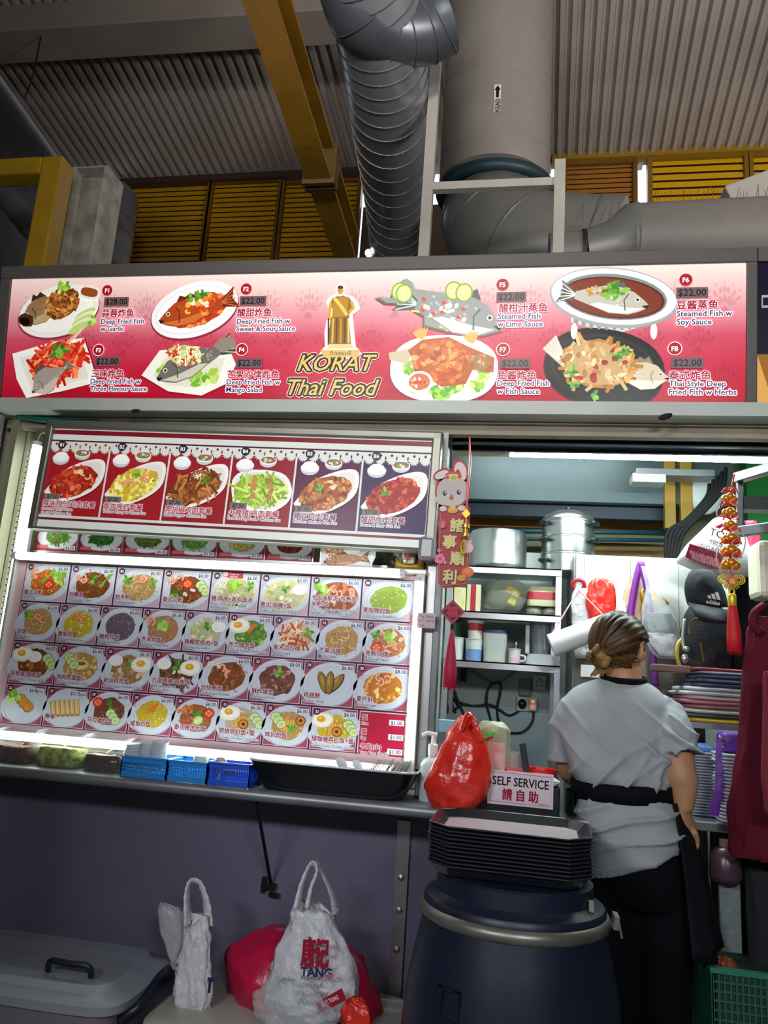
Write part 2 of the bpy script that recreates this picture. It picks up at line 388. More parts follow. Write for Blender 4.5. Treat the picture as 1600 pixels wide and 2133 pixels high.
def fish(I,x,y,L,rot,flip,c,belly,dark,H=.34):
    ca,sa=math.cos(rot),math.sin(rot); f=-1 if flip else 1; g=-1 if ca<0 else 1
    T=lambda u,v:(x+(u*f*ca-v*g*sa)*L,y+(u*f*sa+v*g*ca)*L)
    # u: -0.5 tail .. .5 head
    I.poly([T(-.36,.02),T(-.6,.17),T(-.55,.02),T(-.62,-.13),T(-.36,-.05)],dark)
    for k in range(5): I.strand([T(-.38,0),T(-.59,.13-.06*k)],L*.006,belly)
    up=[(-.4,.05),(-.25,.11),(-.05,H*.5),(.15,H*.52),(.3,H*.42),(.42,.08),(.5,.02)]; dn=[(.49,-.03),(.4,-.09),(.28,-H*.4),(.05,-H*.45),(-.2,-.1),(-.4,-.05)]
    I.poly([T(*p) for p in [(-.1,H*.45),(.0,H*.72),(.08,H*.62),(.15,H*.74),(.22,H*.5)]],dark)
    I.poly([T(*p) for p in up+dn],c)
    I.poly([T(*p) for p in [(.45,-.04),(.28,-H*.36),(.05,-H*.42),(-.2,-.09),(-.1,-.05),(.2,-.06)]],belly)
    for i in range(26):
        u=rnd.uniform(-.3,.2); v=rnd.uniform(-.06,.13); p=T(u,v); I.ell(p[0],p[1],L*.018,L*.012,rot,jit(mixc(c,belly,.4),.3),6)
    I.strand([T(.24,.12),T(.2,.03),T(.24,-.1)],L*.008,dark)
    p=T(.36,.06); I.ell(p[0],p[1],L*.03,L*.03,0,'e8e2cc',10); I.ell(p[0],p[1],L*.018,L*.018,0,'1a1410',10)
    I.poly([T(.51,.02),T(.42,-.01),T(.49,-.04)],'2a1510')

# ---------------------------------------------------------------- structure: stall shell
WHITE=M('white_paint','c9ccc6',.45,var=.12,vscale=3); STEEL=M('brushed_steel','b9bcc0',.28,1,bump=.05,bscale=90,stretch=(1,1,12)); STEELD=M('dull_steel','8d9094',.42,.6,var=.25,vscale=5)
ALU=M('aluminium','b4b6b4',.38,.85,var=.1); GREYF=M('sign_frame_grey','55504e',.55); BLACKP=M('black_plastic','0c0d10',.35); BLACKR=M('black_rubber','0a0a0c',.6)
def wall(name,x0,x1,y0,y1,z0,z1,mt): 
    b=MB(); b.b2(x0,x1,y0,y1,z0,z1); return struct(b.build(name,mt))
DARKW=M('dark_grey_wall','5b5855',.8,var=.2,vscale=2)  # plain dark grey used on the hall walls
wall('floor',-7,7,-4.5,8.2,-.1,0,M('floor_tile','6a6660',.5,var=.2,vscale=8))
wall('wall_rear',-7,7,-4.6,-4.5,0,8,DARKW)
wall('wall_right',6.0,6.1,-4.5,8.2,0,8.5,DARKW)
wall('off_view_blocker',-1.86,-1.39,.5,.9,0,8,M('blocker_grey','8a8880',.6))  # unseen box, added to cast shade on the left of the counter front
# half-height front wall below the ledge
wall('wall_counter',-2.6,.02,2.78,2.84,0,.95,M('counter_front','77748a',.36,.25,var=.16,vscale=2.2,bump=.04,bscale=5))
wall('wall_partition',-2.9,-2.03,2.58,2.66,0,2.36,M('partition_tile','5f5b60',.5,var=.1))
# recess behind the menus
BEIGE=M('beige_tile','b7b394',.4,var=.08,vscale=4)
b=MB(); b.b2(-2.03,-.30,2.93,2.97,.95,2.32); struct(b.build('wall_recess',BEIGE))
b=MB(); b.b2(-2.03,-1.99,2.66,2.93,.95,2.32)
struct(b.build('wall_recess_side',BEIGE))
b=MB()
for z in (1.36,1.68,2.0): b.b2(-1.989,-1.9885,2.66,2.93,z,z+.004)
struct(b.build('trim_1',M('grout','85826c',.7)))
# stall back wall, right wall and ceiling-level parts
TEAL=M('stall_back_wall','aebfb9',.35,var=.14,vscale=3)
wall('wall_back',-.4,1.35,3.78,3.84,0,2.02,TEAL)
wall('wall_stall_right',1.28,1.34,2.9,3.78,0,2.6,M('stall_side_wall','6d7a70',.6,var=.2))
wall('wall_stall_left',-.34,-.30,2.97,3.78,0,2.3,M('stall_left_wall','a9b0ac',.5,var=.15))
# ledge
b=MB(); y0,y1,z0,z1=2.45,2.78,.962,1.0
sec=[(y1,z0),(y1,z1)]+[(y0+.02-.02*math.sin(a),(z0+z1)/2+(.019)*math.cos(a)) for a in [PI*k/8 for k in range(9)]]
b.loft([[Vector((x,yy,zz)) for yy,zz in sec] for x in (-2.5,-.13)])
b.build('steel_ledge',STEELD,smooth=True,angle=35); tag(bpy.data.objects['steel_ledge'],'long stainless steel serving ledge with rounded front edge under the menu','ledge')
b=MB(); b.b2(-.128,.24,2.38,2.72,.945,.985); b.build('steel_worktop',STEEL,bevel=.008); tag(bpy.data.objects['steel_worktop'],'short steel worktop under the self service box, beside the person','worktop')
b=MB(); b.b2(-.1,.17,2.54,2.76,0,.943); tag(b.build('counter_cabinet',M('cabinet_steel','5c6066',.4,.7,var=.2)),'dark steel cabinet under the short worktop behind the barrel','cabinet')
b=MB(); t=PY(841,1740,2.77); b.b2(t.x-.022,t.x+.022,2.765,2.78,.05,.9); 
for z in (.72,.62,.5): b.lathe([(0,0),(.012,0),(.01,.006),(0,.008)],(t.x,2.765,z),10,q=Matrix.Rotation(R(90),3,'X'))
struct(b.build('trim_2',STEEL))
# strut under ledge
t=thing('shelf_strut',(PY(533,1690,2.5).x,2.78,.64),'thin black folding strut bracing the steel ledge against the front wall','bracket')
b=MB(); b.tube([(t.location.x,2.5,.955),(t.location.x-.005,2.77,.65)],.006,8); b.build('rod',BLACKP,t)
b=MB(); b.box((t.location.x-.012,2.768,.645),(.05,.02,.02)); b.box((t.location.x-.03,2.766,.65),(.012,.02,.05)); b.box((t.location.x+.01,2.766,.62),(.035,.018,.012)); b.build('bracket',BLACKP,t)

# fascia, shutter track
b=MB(); b.b2(-2.06,3,2.52,2.66,2.278,2.325); struct(b.build('trim_3',M('fascia_white','c3cdc4',.4,var=.15,vscale=3,bump=.02)))
b=MB(); b.b2(-2.06,3,2.6,3.0,2.27,2.278); b.b2(-2.0,3,2.62,2.66,2.235,2.27); struct(b.build('trim_4',M('underside_cream','9b927c',.6,var=.2)))
b=MB()
for i,(y,z) in enumerate(((2.66,2.262),(2.69,2.245),(2.72,2.255),(2.76,2.24))): b.b2(-1.62,3,y,y+.018,z-.02,z+.004)
tag(b.build('shutter_track',M('track_dark','35383e',.4,.8)),'dark roller shutter track running under the white fascia','track')
b=MB(); b.tube(cr([PY(38,866,2.6),PY(80,872,2.6),PY(130,878,2.6),PY(200,882,2.6)]),.014,8); tag(b.build('green_pipe',M('green_pvc','1f6f64',.4),smooth=True),'dark green pipe under the left end of the fascia','pipe')
b=MB(); c=PY(1386,868,2.515); b.ball(c,.018,10,sc=(1.3,.4,.6),rot=(0,-.3,0)); b.ball(c+Vector((.016,-.003,.006)),.006,8); tag(b.build('dark_mark',M('dirt','14100c',.8),smooth=True),'dark dirt blob stuck on the white fascia above the tube lamp','blob')
b=MB(); c=PY(283,856,2.516); b.ball(c,.013,10,sc=(1.5,.3,.6)); tag(b.build('dark_mark',M('dirt'),smooth=True),'small dirty scuff on the white fascia below the sweet and sour fish dishes','blob')
# left jamb: round post + aluminium channel
xl=-2.005
b=MB(); b.tube([(xl,2.57,0.9),(xl,2.57,2.268)],.024,14); tag(b.build('silver_post',ALU,smooth=True,angle=40),'round silver corner post at the left end of the stall','post')
b=MB(); b.b2(-1.965,-1.935,2.6,2.66,.96,2.268); b.b2(-1.93,-1.915,2.655,2.68,.96,2.268); struct(b.build('trim_5',M('jamb_olive','8d8c78',.45,.4)))
# window columns right of menus
t=thing('window_post',(-.27,2.6,1.001),'grey aluminium window post between the menu boards and the open stall','post')
b=MB(); b.b2(-.297,-.262,2.615,2.66,1.001,2.235); b.build('post_core',ALU,t,bevel=.004)
b=MB(); b.b2(-.262,-.245,2.6,2.68,1.0,2.235); b.build('side_channel',M('channel_dark','6b6f70',.4,.8),t)
b=MB(); b.b2(-.327,-.299,2.575,2.6,1.05,1.72); b.build('pale_strip',M('pale_strip','cfd0cc',.4),t)
# ---------------------------------------------------------------- big backlit sign
SO=Vector((0,2.6,2.34)); SUY=Vector((0,-.064,.496)).normalized(); SUX=Vector((1,0,0)); SN=SUX.cross(SUY).normalized()
XL,XR=-2.03,.747; SH=.5
t=thing('sign_lightbox',(XL,2.6,2.3),'long red backlit fish dish signboard across the top of the stall','sign')
fr=MB()
def sbar(b,x0,x1,v0,v1,d0=-.012,d1=.09,mi=0):
    q=Matrix((SUX,SUY,SN)).transposed(); b.box(SO+SUX*((x0+x1)/2)+SUY*((v0+v1)/2)-SN*((d0+d1)/2),(x1-x0,v1-v0,d1-d0),mi,q)
XE=XR+.034; sbar(fr,XL-.045,XE,SH,SH+.05); sbar(fr,XL-.045,XE,-.03,0); sbar(fr,XL-.045,XL,0,SH); sbar(fr,XR,XE,0,SH)
fr.build('frame',GREYF,t,bevel=.003)
b=MB(); sbar(b,XL-.02,XE,0,SH,.02,.1); b.build('back_box',M('lightbox_back','33302f',.7),t)
I=Ink(SO+SN*.001,SUX,SUY); S=I.at
st=[(0,'a01028'),(.12,'b2162f'),(.3,'bf2742'),(.5,'c64a60'),(.68,'d88e98'),(.85,'e6bcb8'),(1,'efd8d0')]
def grad(v):
    v=max(0,min(1,v))
    for (a,c),(b_,d) in zip(st,st[1:]):
        if v<=b_: return mixc(c,d,(v-a)/(b_-a))
for (a,c),(b_,d) in zip(st,st[1:]):
    o_=I.k; I.poly([(XL,a*SH),(XR,a*SH),(XR,b_*SH),(XL,b_*SH)],[c,c,d,d]); I.k=o_
I.k=2
def motif(x,y,s):
    def c(v): return mixc(grad((y+v*s)/SH),'8a0c22',.26)
    for i in range(7):
        a=PI/2+(i-3)*.42
        for q,(r0,L,w) in enumerate(((.1,.42,.06),(.5,.36,.075),(.85,.2,.05))):
            px,py=r0*math.cos(a)*.8,r0*math.sin(a)+(.0 if q else 0)
            if abs(i-3)==3 and q==2: continue
            ca=a+(.5 if (i<3) else -.5 if i>3 else 0)*(1 if q==1 else -.2)
            I.leaf(x+px*s,y+py*s,L*s,w*s,ca,c(py+.2)); I.k-=.8
    for i in range(3): I.leaf(x,y-.02*s,.4*s,.07*s,-PI/2+(i-1)*.5,c(-.2))
for r_ in range(3):
    for i in range(17):
        x=XL+.1+i*.163+(r_%2)*.08; y=(.07,.21,.35)[r_]
        if x<XR-.06: motif(x,y,.085); I.k=4
I.mb.build('sign_panel',BACKLIT,t)
def sub(): 
    n=Ink(SO+SN*.0018,SUX,SUY); return n
def wh(px): return px*.00184
# F1
I=sub(); x,y=S(122,648); I.ell(x,y-.006,wh(97),.108,.22,mixc(grad(.5),'5a1020',.6),34); I.ell(x,y,wh(95),.104,.22,'e6e6dd',34); I.ell(x,y,wh(85),.088,.22,'d8d8cc',30); I.ell(x,y,wh(83),.085,.22,'eeeee6',30)
x,y=S(80,655); fish(I,*S(95,645),.22,-2.75,False,'8a6b48','b49a74','3a2818',.5)
pile(I,*S(130,632),.075,.06,.5,'chunk',['9b5a26','b87a3a','6d3814','cf9a55'],130); lettuce(I,*S(132,600),.036,n=12)
for i in range(5): x,y=S(178-i*3,655+i*7); I.ell(x,y,.05,.016,.5,('b9d27a','dfe8bb')[i%2],14)
lettuce(I,*S(195,668),.03,n=7); 
x,y=S(56,668); I.ell(x,y,.036,.026,-.4,'4a2a14',12,.1); I.ell(x-.006,y-.004,.024,.016,-.4,'120a06',12,.1)
x,y=S(187,611); I.ell(x,y,.044,.026,-.2,'e6e0da',18,e=.7); I.ell(x,y+.003,.037,.018,-.2,'8f4a20',16,e=.7)
I.mb.build('dish_print',BACKLIT,t)
# F2
I=sub(); x,y=S(405,645); I.ell(x,y-.005,wh(99),.112,.28,mixc(grad(.45),'5a1020',.6),34); I.ell(x,y,wh(97),.107,.28,'e9ebef',34); I.ell(x,y,wh(86),.09,.28,'d4d8e0',30); I.ell(x,y,wh(84),.087,.28,'f1f2f4',30)
pile(I,*S(410,645),.125,.065,.28,'chunk',['c9481f','d9662c','b03416','e08a45'],90)
fish(I,*S(405,648),.29,-2.86,False,'a8431c','cc6a30','6b2410',.36)
for i in range(16):
    u,v=inell(.075,.035); x,y=S(415,640); I.ell(x+u,y+v,.016,.012,i,jit(['e9a83a','e27a2a','f0d9b5','d2431c'][i%4],.15),6,.2)
for i in range(3): x,y=S(425-i*14,612+i*6); herb(I,x,y,.03)
I.mb.build('dish_print',BACKLIT,t)
# F3
I=sub(); I.poly([S(24,742),S(100,714),S(178,704),S(208,795),S(130,818),S(55,834)],mixc(grad(.2),'5a0818',.55)); I.poly([S(26,737),S(110,712),S(175,704),S(190,750),S(203,796),S(130,815),S(55,829),S(35,790)],'eeece4'); I.poly([S(40,745),S(165,718),S(185,788),S(66,815)],'dedcd2')
pile(I,*S(120,752),.12,.075,.25,'stick',['cf2a1c','e2553a','e8935a','b71a14'],150)
fish(I,*S(105,790),.18,-2.5,False,'9c8f86','c4b6a6','5a4a44',.6); herb(I,*S(120,735),.045); herb(I,*S(132,730),.04)
I.strand([S(140,716),S(165,690)],.004,'d8b48a'); I.strand([S(145,718),S(172,686)],.003,'efe0c8')
I.mb.build('dish_print',BACKLIT,t)
# F4
I=sub(); P4=[S(295,782),S(333,730),S(400,724),S(478,728),S(492,760),S(470,800),S(420,824),S(350,815)]; I.poly([(a,b_-.006) for a,b_ in P4],mixc(grad(.15),'5a0818',.55)); I.poly(P4,'eceadf'); I.poly([S(318,782),S(345,745),S(470,745),S(455,790),S(410,808),S(350,802)],'dcd9c8')
lettuce(I,*S(405,790),.05,n=10); lettuce(I,*S(440,782),.045,n=8); lettuce(I,*S(335,765),.03,n=5)
fish(I,*S(400,757),.3,-2.72,False,'6e6a62','c9c2b0','4a4540',.38); pile(I,*S(385,740),.07,.04,-.1,'stick',['c8d08a','dfe3ae','e9ebcb','c23a22'],80)
I.poly([S(445,722),S(462,703),S(490,706),S(492,722),S(465,735)],'8a8272')
I.mb.build('dish_print',BACKLIT,t)
# F5
I=sub(); P5=[S(779,620),S(810,624),S(823,597),S(842,582),S(856,592),S(860,604),S(920,612),S(985,622),S(1030,660),S(1046,690),S(1005,701),S(930,692),S(880,680),S(880,660),S(840,635),S(800,633)]; I.poly([(a,b_-.006) for a,b_ in P5],mixc(grad(.4),'40101c',.6)); I.poly(P5,'5a605a'); I.poly([(a*.985+.002,b_+.004) for a,b_ in P5],'8e948c')
for q in ((895,650),(930,682),(980,690),(1015,680),(870,640),(990,635)): lettuce(I,*S(*q),.03,n=6)
fish(I,*S(945,655),.36,-.28,False,'8a9090','cfd2cc','50565a',.42)
for i in range(22): u,v=inell(.11,.035); x,y=S(925,648); I.ell(x+u,y+v-u*.28,.01,.007,i,['d23a2c','efe9d8','e9d6b8'][i%3],8); 
for q in ((833,608),(842,612),(945,606),(967,610)): x,y=S(*q); I.ell(x,y,.032,.036,0,'7da33a',16); I.ell(x,y,.026,.03,0,'cfe08f',16); I.ell(x,y,.005,.006,0,'eef3d0',8)
I.mb.build('dish_print',BACKLIT,t)
# F6
I=sub(); x,y=S(1278,640); I.poly([S(1188,632),S(1190,672),S(1280,696),S(1370,672),S(1372,632)],'c5c9c7'); 
for i in range(11): a=S(1200+i*16,668+8*math.sin(PI*i/10)); I.ell(a[0],a[1],.008,.022,0,'8b8f90',10)
for q in (1196,1362): a=S(q,690); I.ell(a[0],a[1],.012,.03,0,'d8dad8',10)
x,y=S(1277,620); I.ell(x,y,wh(119),.108,-.13,'9aa19f',36); I.ell(x,y+.004,wh(116),.1,-.13,'dde2df',36); I.ell(x,y+.003,wh(99),.082,-.13,'7c8684',32); I.ell(x,y,wh(95),.074,-.13,'5b1c10',32); I.ell(x,y,wh(90),.068,-.13,'76301a',32)
fish(I,*S(1265,625),.28,-.18,False,'b8b6a8','ece9df','5a5a58',.36)
for i in range(20): u,v=inell(.05,.02); a=S(1250,605); I.ell(a[0]+u,a[1]+v,.008,.006,i,jit('c28a45',.3),6)
for q in ((1278,600),(1290,608),(1270,612)): herb(I,*S(*q),.042)
I.mb.build('dish_print',BACKLIT,t)
# F7
I=sub(); x,y=S(924,768); I.ell(x,y-.006,wh(107),.128,-.02,mixc(grad(.2),'5a0818',.55),34,e=.85); I.ell(x,y,wh(106),.124,-.02,'eef0ee',34,e=.85); I.ell(x,y,wh(95),.108,0,'dfe2e0',30,e=.85)
for q in ((850,772),(862,800),(905,815),(950,812),(990,800),(1005,780),(925,820)): lettuce(I,*S(*q),.04,n=7)
I.poly([S(810,735),S(858,726),S(850,758),S(812,750)],'c5b79a')
for q in ((880,708),(985,716)): 
    for k in range(6): a=S(*q); I.leaf(a[0],a[1],.05,.006,1.2+.25*k,'dba94e')
I.poly([S(850,730),S(880,708),S(935,702),S(975,722),S(1030,745),S(1028,776),S(985,770),S(970,800),S(920,806),S(868,768)],'b3541f')
pile(I,*S(920,752),.11,.075,-.15,'chunk',['c9682a','dd8440','b5501c','e79c5c'],120); pile(I,*S(1000,755),.04,.032,-.5,'chunk',['b08050','d0a070','8a5a30'],25)
x,y=S(874,797); I.ell(x,y,.049,.042,0,'f0efec',20); I.ell(x,y+.002,.039,.031,0,'c96a3c',18,.03)
for i in range(9): u,v=inell(.03,.022); I.ell(x+u,y+v,.008,.005,i,['e8b080','c22a1a','efe3cf'][i%3],6)
I.mb.build('dish_print',BACKLIT,t)
# F8
I=sub(); x,y=S(1257,766); I.ell(x,y-.004,wh(112),.142,-.2,'4a0814',34,e=.9); I.ell(x,y,wh(110),.138,-.2,'14120f',34,e=.9); I.ell(x,y,wh(98),.118,-.2,'2a2722',30); I.ell(x+.004,y-.004,wh(94),.112,-.2,'191714',30)
I.poly([S(1130,727),S(1158,698),S(1182,748),S(1178,770)],'c9bfa8'); 
for k in range(5): I.strand([S(1134+k*6,724-k*6),S(1178,762)],.002,'efe8d6')
fish(I,*S(1330,785),.2,-.05,False,'cdbfa4','e8dfcd','8d7b5c',.5)
pile(I,*S(1245,758),.125,.085,-.25,'stick',['c08a3e','d9ac62','a86a28','e7cb92'],90); pile(I,*S(1245,758),.11,.075,-.2,'chunk',['d9b277','e6cb9c','b98545','a2301c'],50)
for q in ((1195,800),(1240,822),(1300,735),(1285,740),(1190,775)): herb(I,*S(*q),.03)
I.mb.build('dish_print',BACKLIT,t)
# captions
CAP=[('F1',225,606,'$28.00',(244,630),214,654,'蒜蓉炸鱼',(212,679),'Deep Fried Fish\nw Garlic'),('F2',514,603,'$22.00',(528,628),496,653,'酸甜炸鱼',(494,679),'Deep Fried Fish w\nSweet & Sour Sauce'),
('F3',207,730,'$22.00',(225,754),193,779,'三味炸鱼',(190,803),'Deep Fried Fish w\nThree Flavour Sauce'),('F4',505,729,'$22.00',(520,757),475,781,'芒果沙律炸鱼',(473,805),'Deep Fried Fish w\nMango Salad'),
('F5',1047,594,'$22.00',(1065,620),1040,643,'酸柑汁蒸鱼',(1037,669),'Steamed Fish\nw Lime Sauce'),('F6',1428,584,'$22.00',(1441,611),1409,637,'豆酱蒸鱼',(1409,664),'Steamed Fish w\nSoy Sauce'),
('F7',1048,729,'$22.00',(1073,758),1037,783,'鱼酱炸鱼',(1036,808),'Deep Fried Fish\nw Fish Sauce'),('F8',1405,727,'$22.00',(1431,757),1393,783,'泰式炸鱼',(1393,809),'Thai Style Deep\nFried Fish w Herbs')]
for n,nx,ny,pr,pp,cx,cy,cn,ep,en in CAP:
    I=Ink(SO+SN*.0075,SUX,SUY); x,y=S(nx,ny); disc_no(I,x,y,.0215,n,'9e1426','f6eeee','f1e4e2' if ny>700 else None,1.1)
    x,y=S(*pp); I.rect(x-.052,y-.019,x+.052,y+.019,'6b5558'); I.text(pr,x,y-.011,.034,'141018','c',.014)
    x,y=S(cx,cy); I.text(cn,x,y-.012,.0345,'9a1230','l',.022,out='f3e9ec',outw=.085)
    x,y=S(*ep)
    for li,ln in enumerate(en.split('\n')): I.text(ln,x,y-.006-li*.029+.012,.0285,'23285a','l',.016,out='f4ecf2',outw=.13)
    I.mb.build('caption',BACKLIT,t)
# emblem: plain golden standing figure on a plinth with a ribbon, white cut-out edge
I=Ink(SO+SN*.0075,SUX,SUY)
body=[S(*q) for q in ((687,718),(686,690),(690,664),(697,650),(692,642),(689,632),(694,622),(704,618),(707,613),(707,604),(714,604),(714,613),(717,618),(728,621),(736,634),(739,645),(728,655),(730,690),(732,718))]
cx_=sum(a for a,_ in body)/len(body); cy_=sum(b_ for _,b_ in body)/len(body)
I.poly([(cx_+(a-cx_)*1.42,cy_+(b_-cy_)*1.12) for a,b_ in body],'efe9e4')
I.poly([S(666,738),S(676,724),S(744,724),S(754,738),S(736,748),S(684,748)],'efe6dc')
I.poly(body,'8a6414'); 
I.ell(*S(710,606),.0185,.024,0,'efe9e4',16); I.ell(*S(710,606),.0115,.0165,0,'c2963a',14); I.ell(*S(710,600),.011,.007,0,'3a2808',12); I.ell(*S(707,607),.002,.002,0,'3a2808',6); I.ell(*S(713,607),.002,.002,0,'3a2808',6)
I.poly([S(696,622),S(727,620),S(724,660),S(692,662)],'b08120'); I.strand([S(697,622),S(712,640),S(724,658)],.006,'e2bf5a'); I.strand([S(690,632),S(687,655),S(686,668)],.006,'c79a35'); I.strand([S(733,630),S(737,642),S(728,652)],.006,'c79a35')
for k in range(5): I.strand([S(695+k*8,664),S(693+k*8.5,716)],.0035,('d9ae48','5f420c','c09030','5f420c','e6c56a')[k])
I.strand([S(685,664),S(685,720)],.003,'3a2a0c'); I.poly([S(686,718),S(734,718),S(738,727),S(682,727)],'d8c48a')
I.poly([S(668,730),S(752,730),S(746,745),S(676,745)],'d3b064'); I.text('ท้าวสุรนารี',*S(710,741),.02,'4a3a14','c',.01,fit=.09)
I.mb.build('emblem',BACKLIT,t)
I=Ink(SO+SN*.0075,SUX,SUY)
for s_,px,py,sz,wd in (('KORAT',620,773,.086,165),('Thai Food',600,823,.084,200)):
    x,y=S(px,py); a=S(px+wd,py)
    f_=a[0]-x
    for (oc,ow) in (('f0e3d0',.19),('120c08',.13)):
        vs_,_=glyphs(s_,.02,.32); 
        for k in range(8): I.text(s_,x+math.cos(k*PI/4)*ow*sz*.55,y+math.sin(k*PI/4)*ow*sz*.55,sz,oc,'l',.02,.32,fit=f_); I.k-=.8
    I.text(s_,x,y,sz,'dcb85c','l',.008,.32,fit=f_)
a=S(682,793); I.leaf(a[0],a[1]-.01,.022,.006,1.2,'6a9a2a'); 
I.mb.build('title_lettering',BACKLIT,t)
# neighbouring sign
t=thing('sign_lightbox',(XR+.036,2.6,2.31),'neighbouring dark blue and tan signboard cut off at the right edge','sign')
I=Ink(SO+SN*.001,SUX,SUY); x0=XR+.036; vm=S(1575,738)[1]
I.rect(x0,0,2.6,vm,'8a5a1c'); I.rect(x0,vm,2.6,SH,'0c0a20'); I.poly([(x0,vm),(x0+.055,0),(x0,0)],'c9964a'); 
a=S(1600,655); I.rect(x0+.045,.13,2.5,.36,'7da048'); I.rect(x0+.045,.27,2.5,.36,'f0ecd8')
a=S(1588,628); I.strand([(a[0]+.08,a[1]+.018),(a[0],a[1]+.018),(a[0],a[1]-.018),(a[0]+.08,a[1]-.018)],.0045,'9a98a0')
I.mb.build('sign_panel',BACKLIT2,t)
fr=MB(); sbar(fr,x0,3.0,SH,SH+.05); sbar(fr,x0,3.0,-.03,0); sbar(fr,x0,3.0,0,SH,.01,.1); fr.build('frame',GREYF,t)

# ---------------------------------------------------------------- set-meal lightbox (B1..B6)
by=2.55
bl=PY(75,1096,by); br=PY(884,1142,by); bu=(br-bl); bw=bu.length; bu.normalize(); bv=Vector((0,-1,0)).cross(bu); bv=Vector((-bu.z,0,bu.x))
BH=.39*by/2.6
t=thing('menu_lightbox',bl,'grey framed wide board of six set meals hung under the shutter','menu board')
fr=MB(); bq=Matrix((bu,Vector((0,1,0)),bv)).transposed()
def bbar(b,x0,x1,v0,v1,d0=-.01,d1=.06): b.box(bl+bu*((x0+x1)/2)+bv*((v0+v1)/2)+Vector((0,(d0+d1)/2,0)),(x1-x0,d1-d0,v1-v0),0,bq)
bbar(fr,-.03,bw+.035,BH,BH+.03); bbar(fr,-.03,bw+.035,-.012,0); bbar(fr,-.03,0,-.012,BH+.03); bbar(fr,bw,bw+.035,-.012,BH+.03); bbar(fr,-.02,bw+.02,0,BH,.006,.06)
fr.build('frame',M('board_frame','8d8f86',.4,.6,var=.1),t,bevel=.006)
b=MB(); bbar(b,bw-.02,bw+.037,-.04,.04,-.013,.065); b.build('corner_cap',M('clear_grey','8b9092',.3,.2),t,bevel=.012)
O=bl+Vector((0,-.0005,0))+Vector((0,.0055,0))
I=Ink(O,bu,bv); I.n=Vector((0,-1,0))
I.rect(0,0,bw,BH,'cfd6cf'); I.rect(0,BH-.022,bw,BH-.004,'741826'); I.rect(0,BH-.05,bw,BH-.044,'4a1830'); I.rect(0,.028,bw,.037,'701a2a')
pw=bw/6
BG=['9c2026','9c2026','941e26','8a1c28','55203f','36204a']
I.mb.build('backing_print',SETLIT,t)
BT=[('B1','辣味苏东/鸡肉套餐','Roasted Chilli Paste\nSquid / Chicken Set','chunk','r','srq'),('B2','黄咖喱虾套餐','Yellow Curry w Prawn Set','chunk','y','ssh'),('B3','黑胡椒鸡肉套餐','Black Pepper Chicken Set','stick','b','hrW'),('B4','火辣猪/鸡肉套餐','Red Sizzling Pork / Chicken Set','stick','v',''),('B5','腰豆鸡肉套餐','Chicken Cashew Nut Set','chunk',['a8602c','c07a3c','7c3c1c','d79a58'],'qh'),('B6','酸甜鱼肉套餐','Sweet & Sour Fish Set','chunk',['a82c22','c4432c','8a1c1c','d0684a'],'rh')]
def bowl_print(I,x,y,r,soup):
    I.poly([(x-r*math.cos(q*PI/12),y-r*.82*math.sin(q*PI/12)**.8) for q in range(13)],'c3c7cc'); I.ell(x,y,r,r*.5,0,'eceef0',18); I.ell(x,y+r*.05,r*.88,r*.4,0,'8a6c4e' if soup else 'e9ebe9',16)
    if soup:
        for i in range(5): u,v=inell(r*.5,r*.2); I.ell(x+u,y+v,r*.2,r*.13,i,['dcd0b4','7ea34a','e8dfca'][i%3],8)
    else:
        I.ell(x,y+r*.2,r*.8,r*.5,0,'f2f3f1',16)
        for i in range(40): u,v=inell(r*.72,r*.42); I.ell(x+u,y+r*.2+v,r*.07,r*.03,i,jit('dfe1df',.1),5)
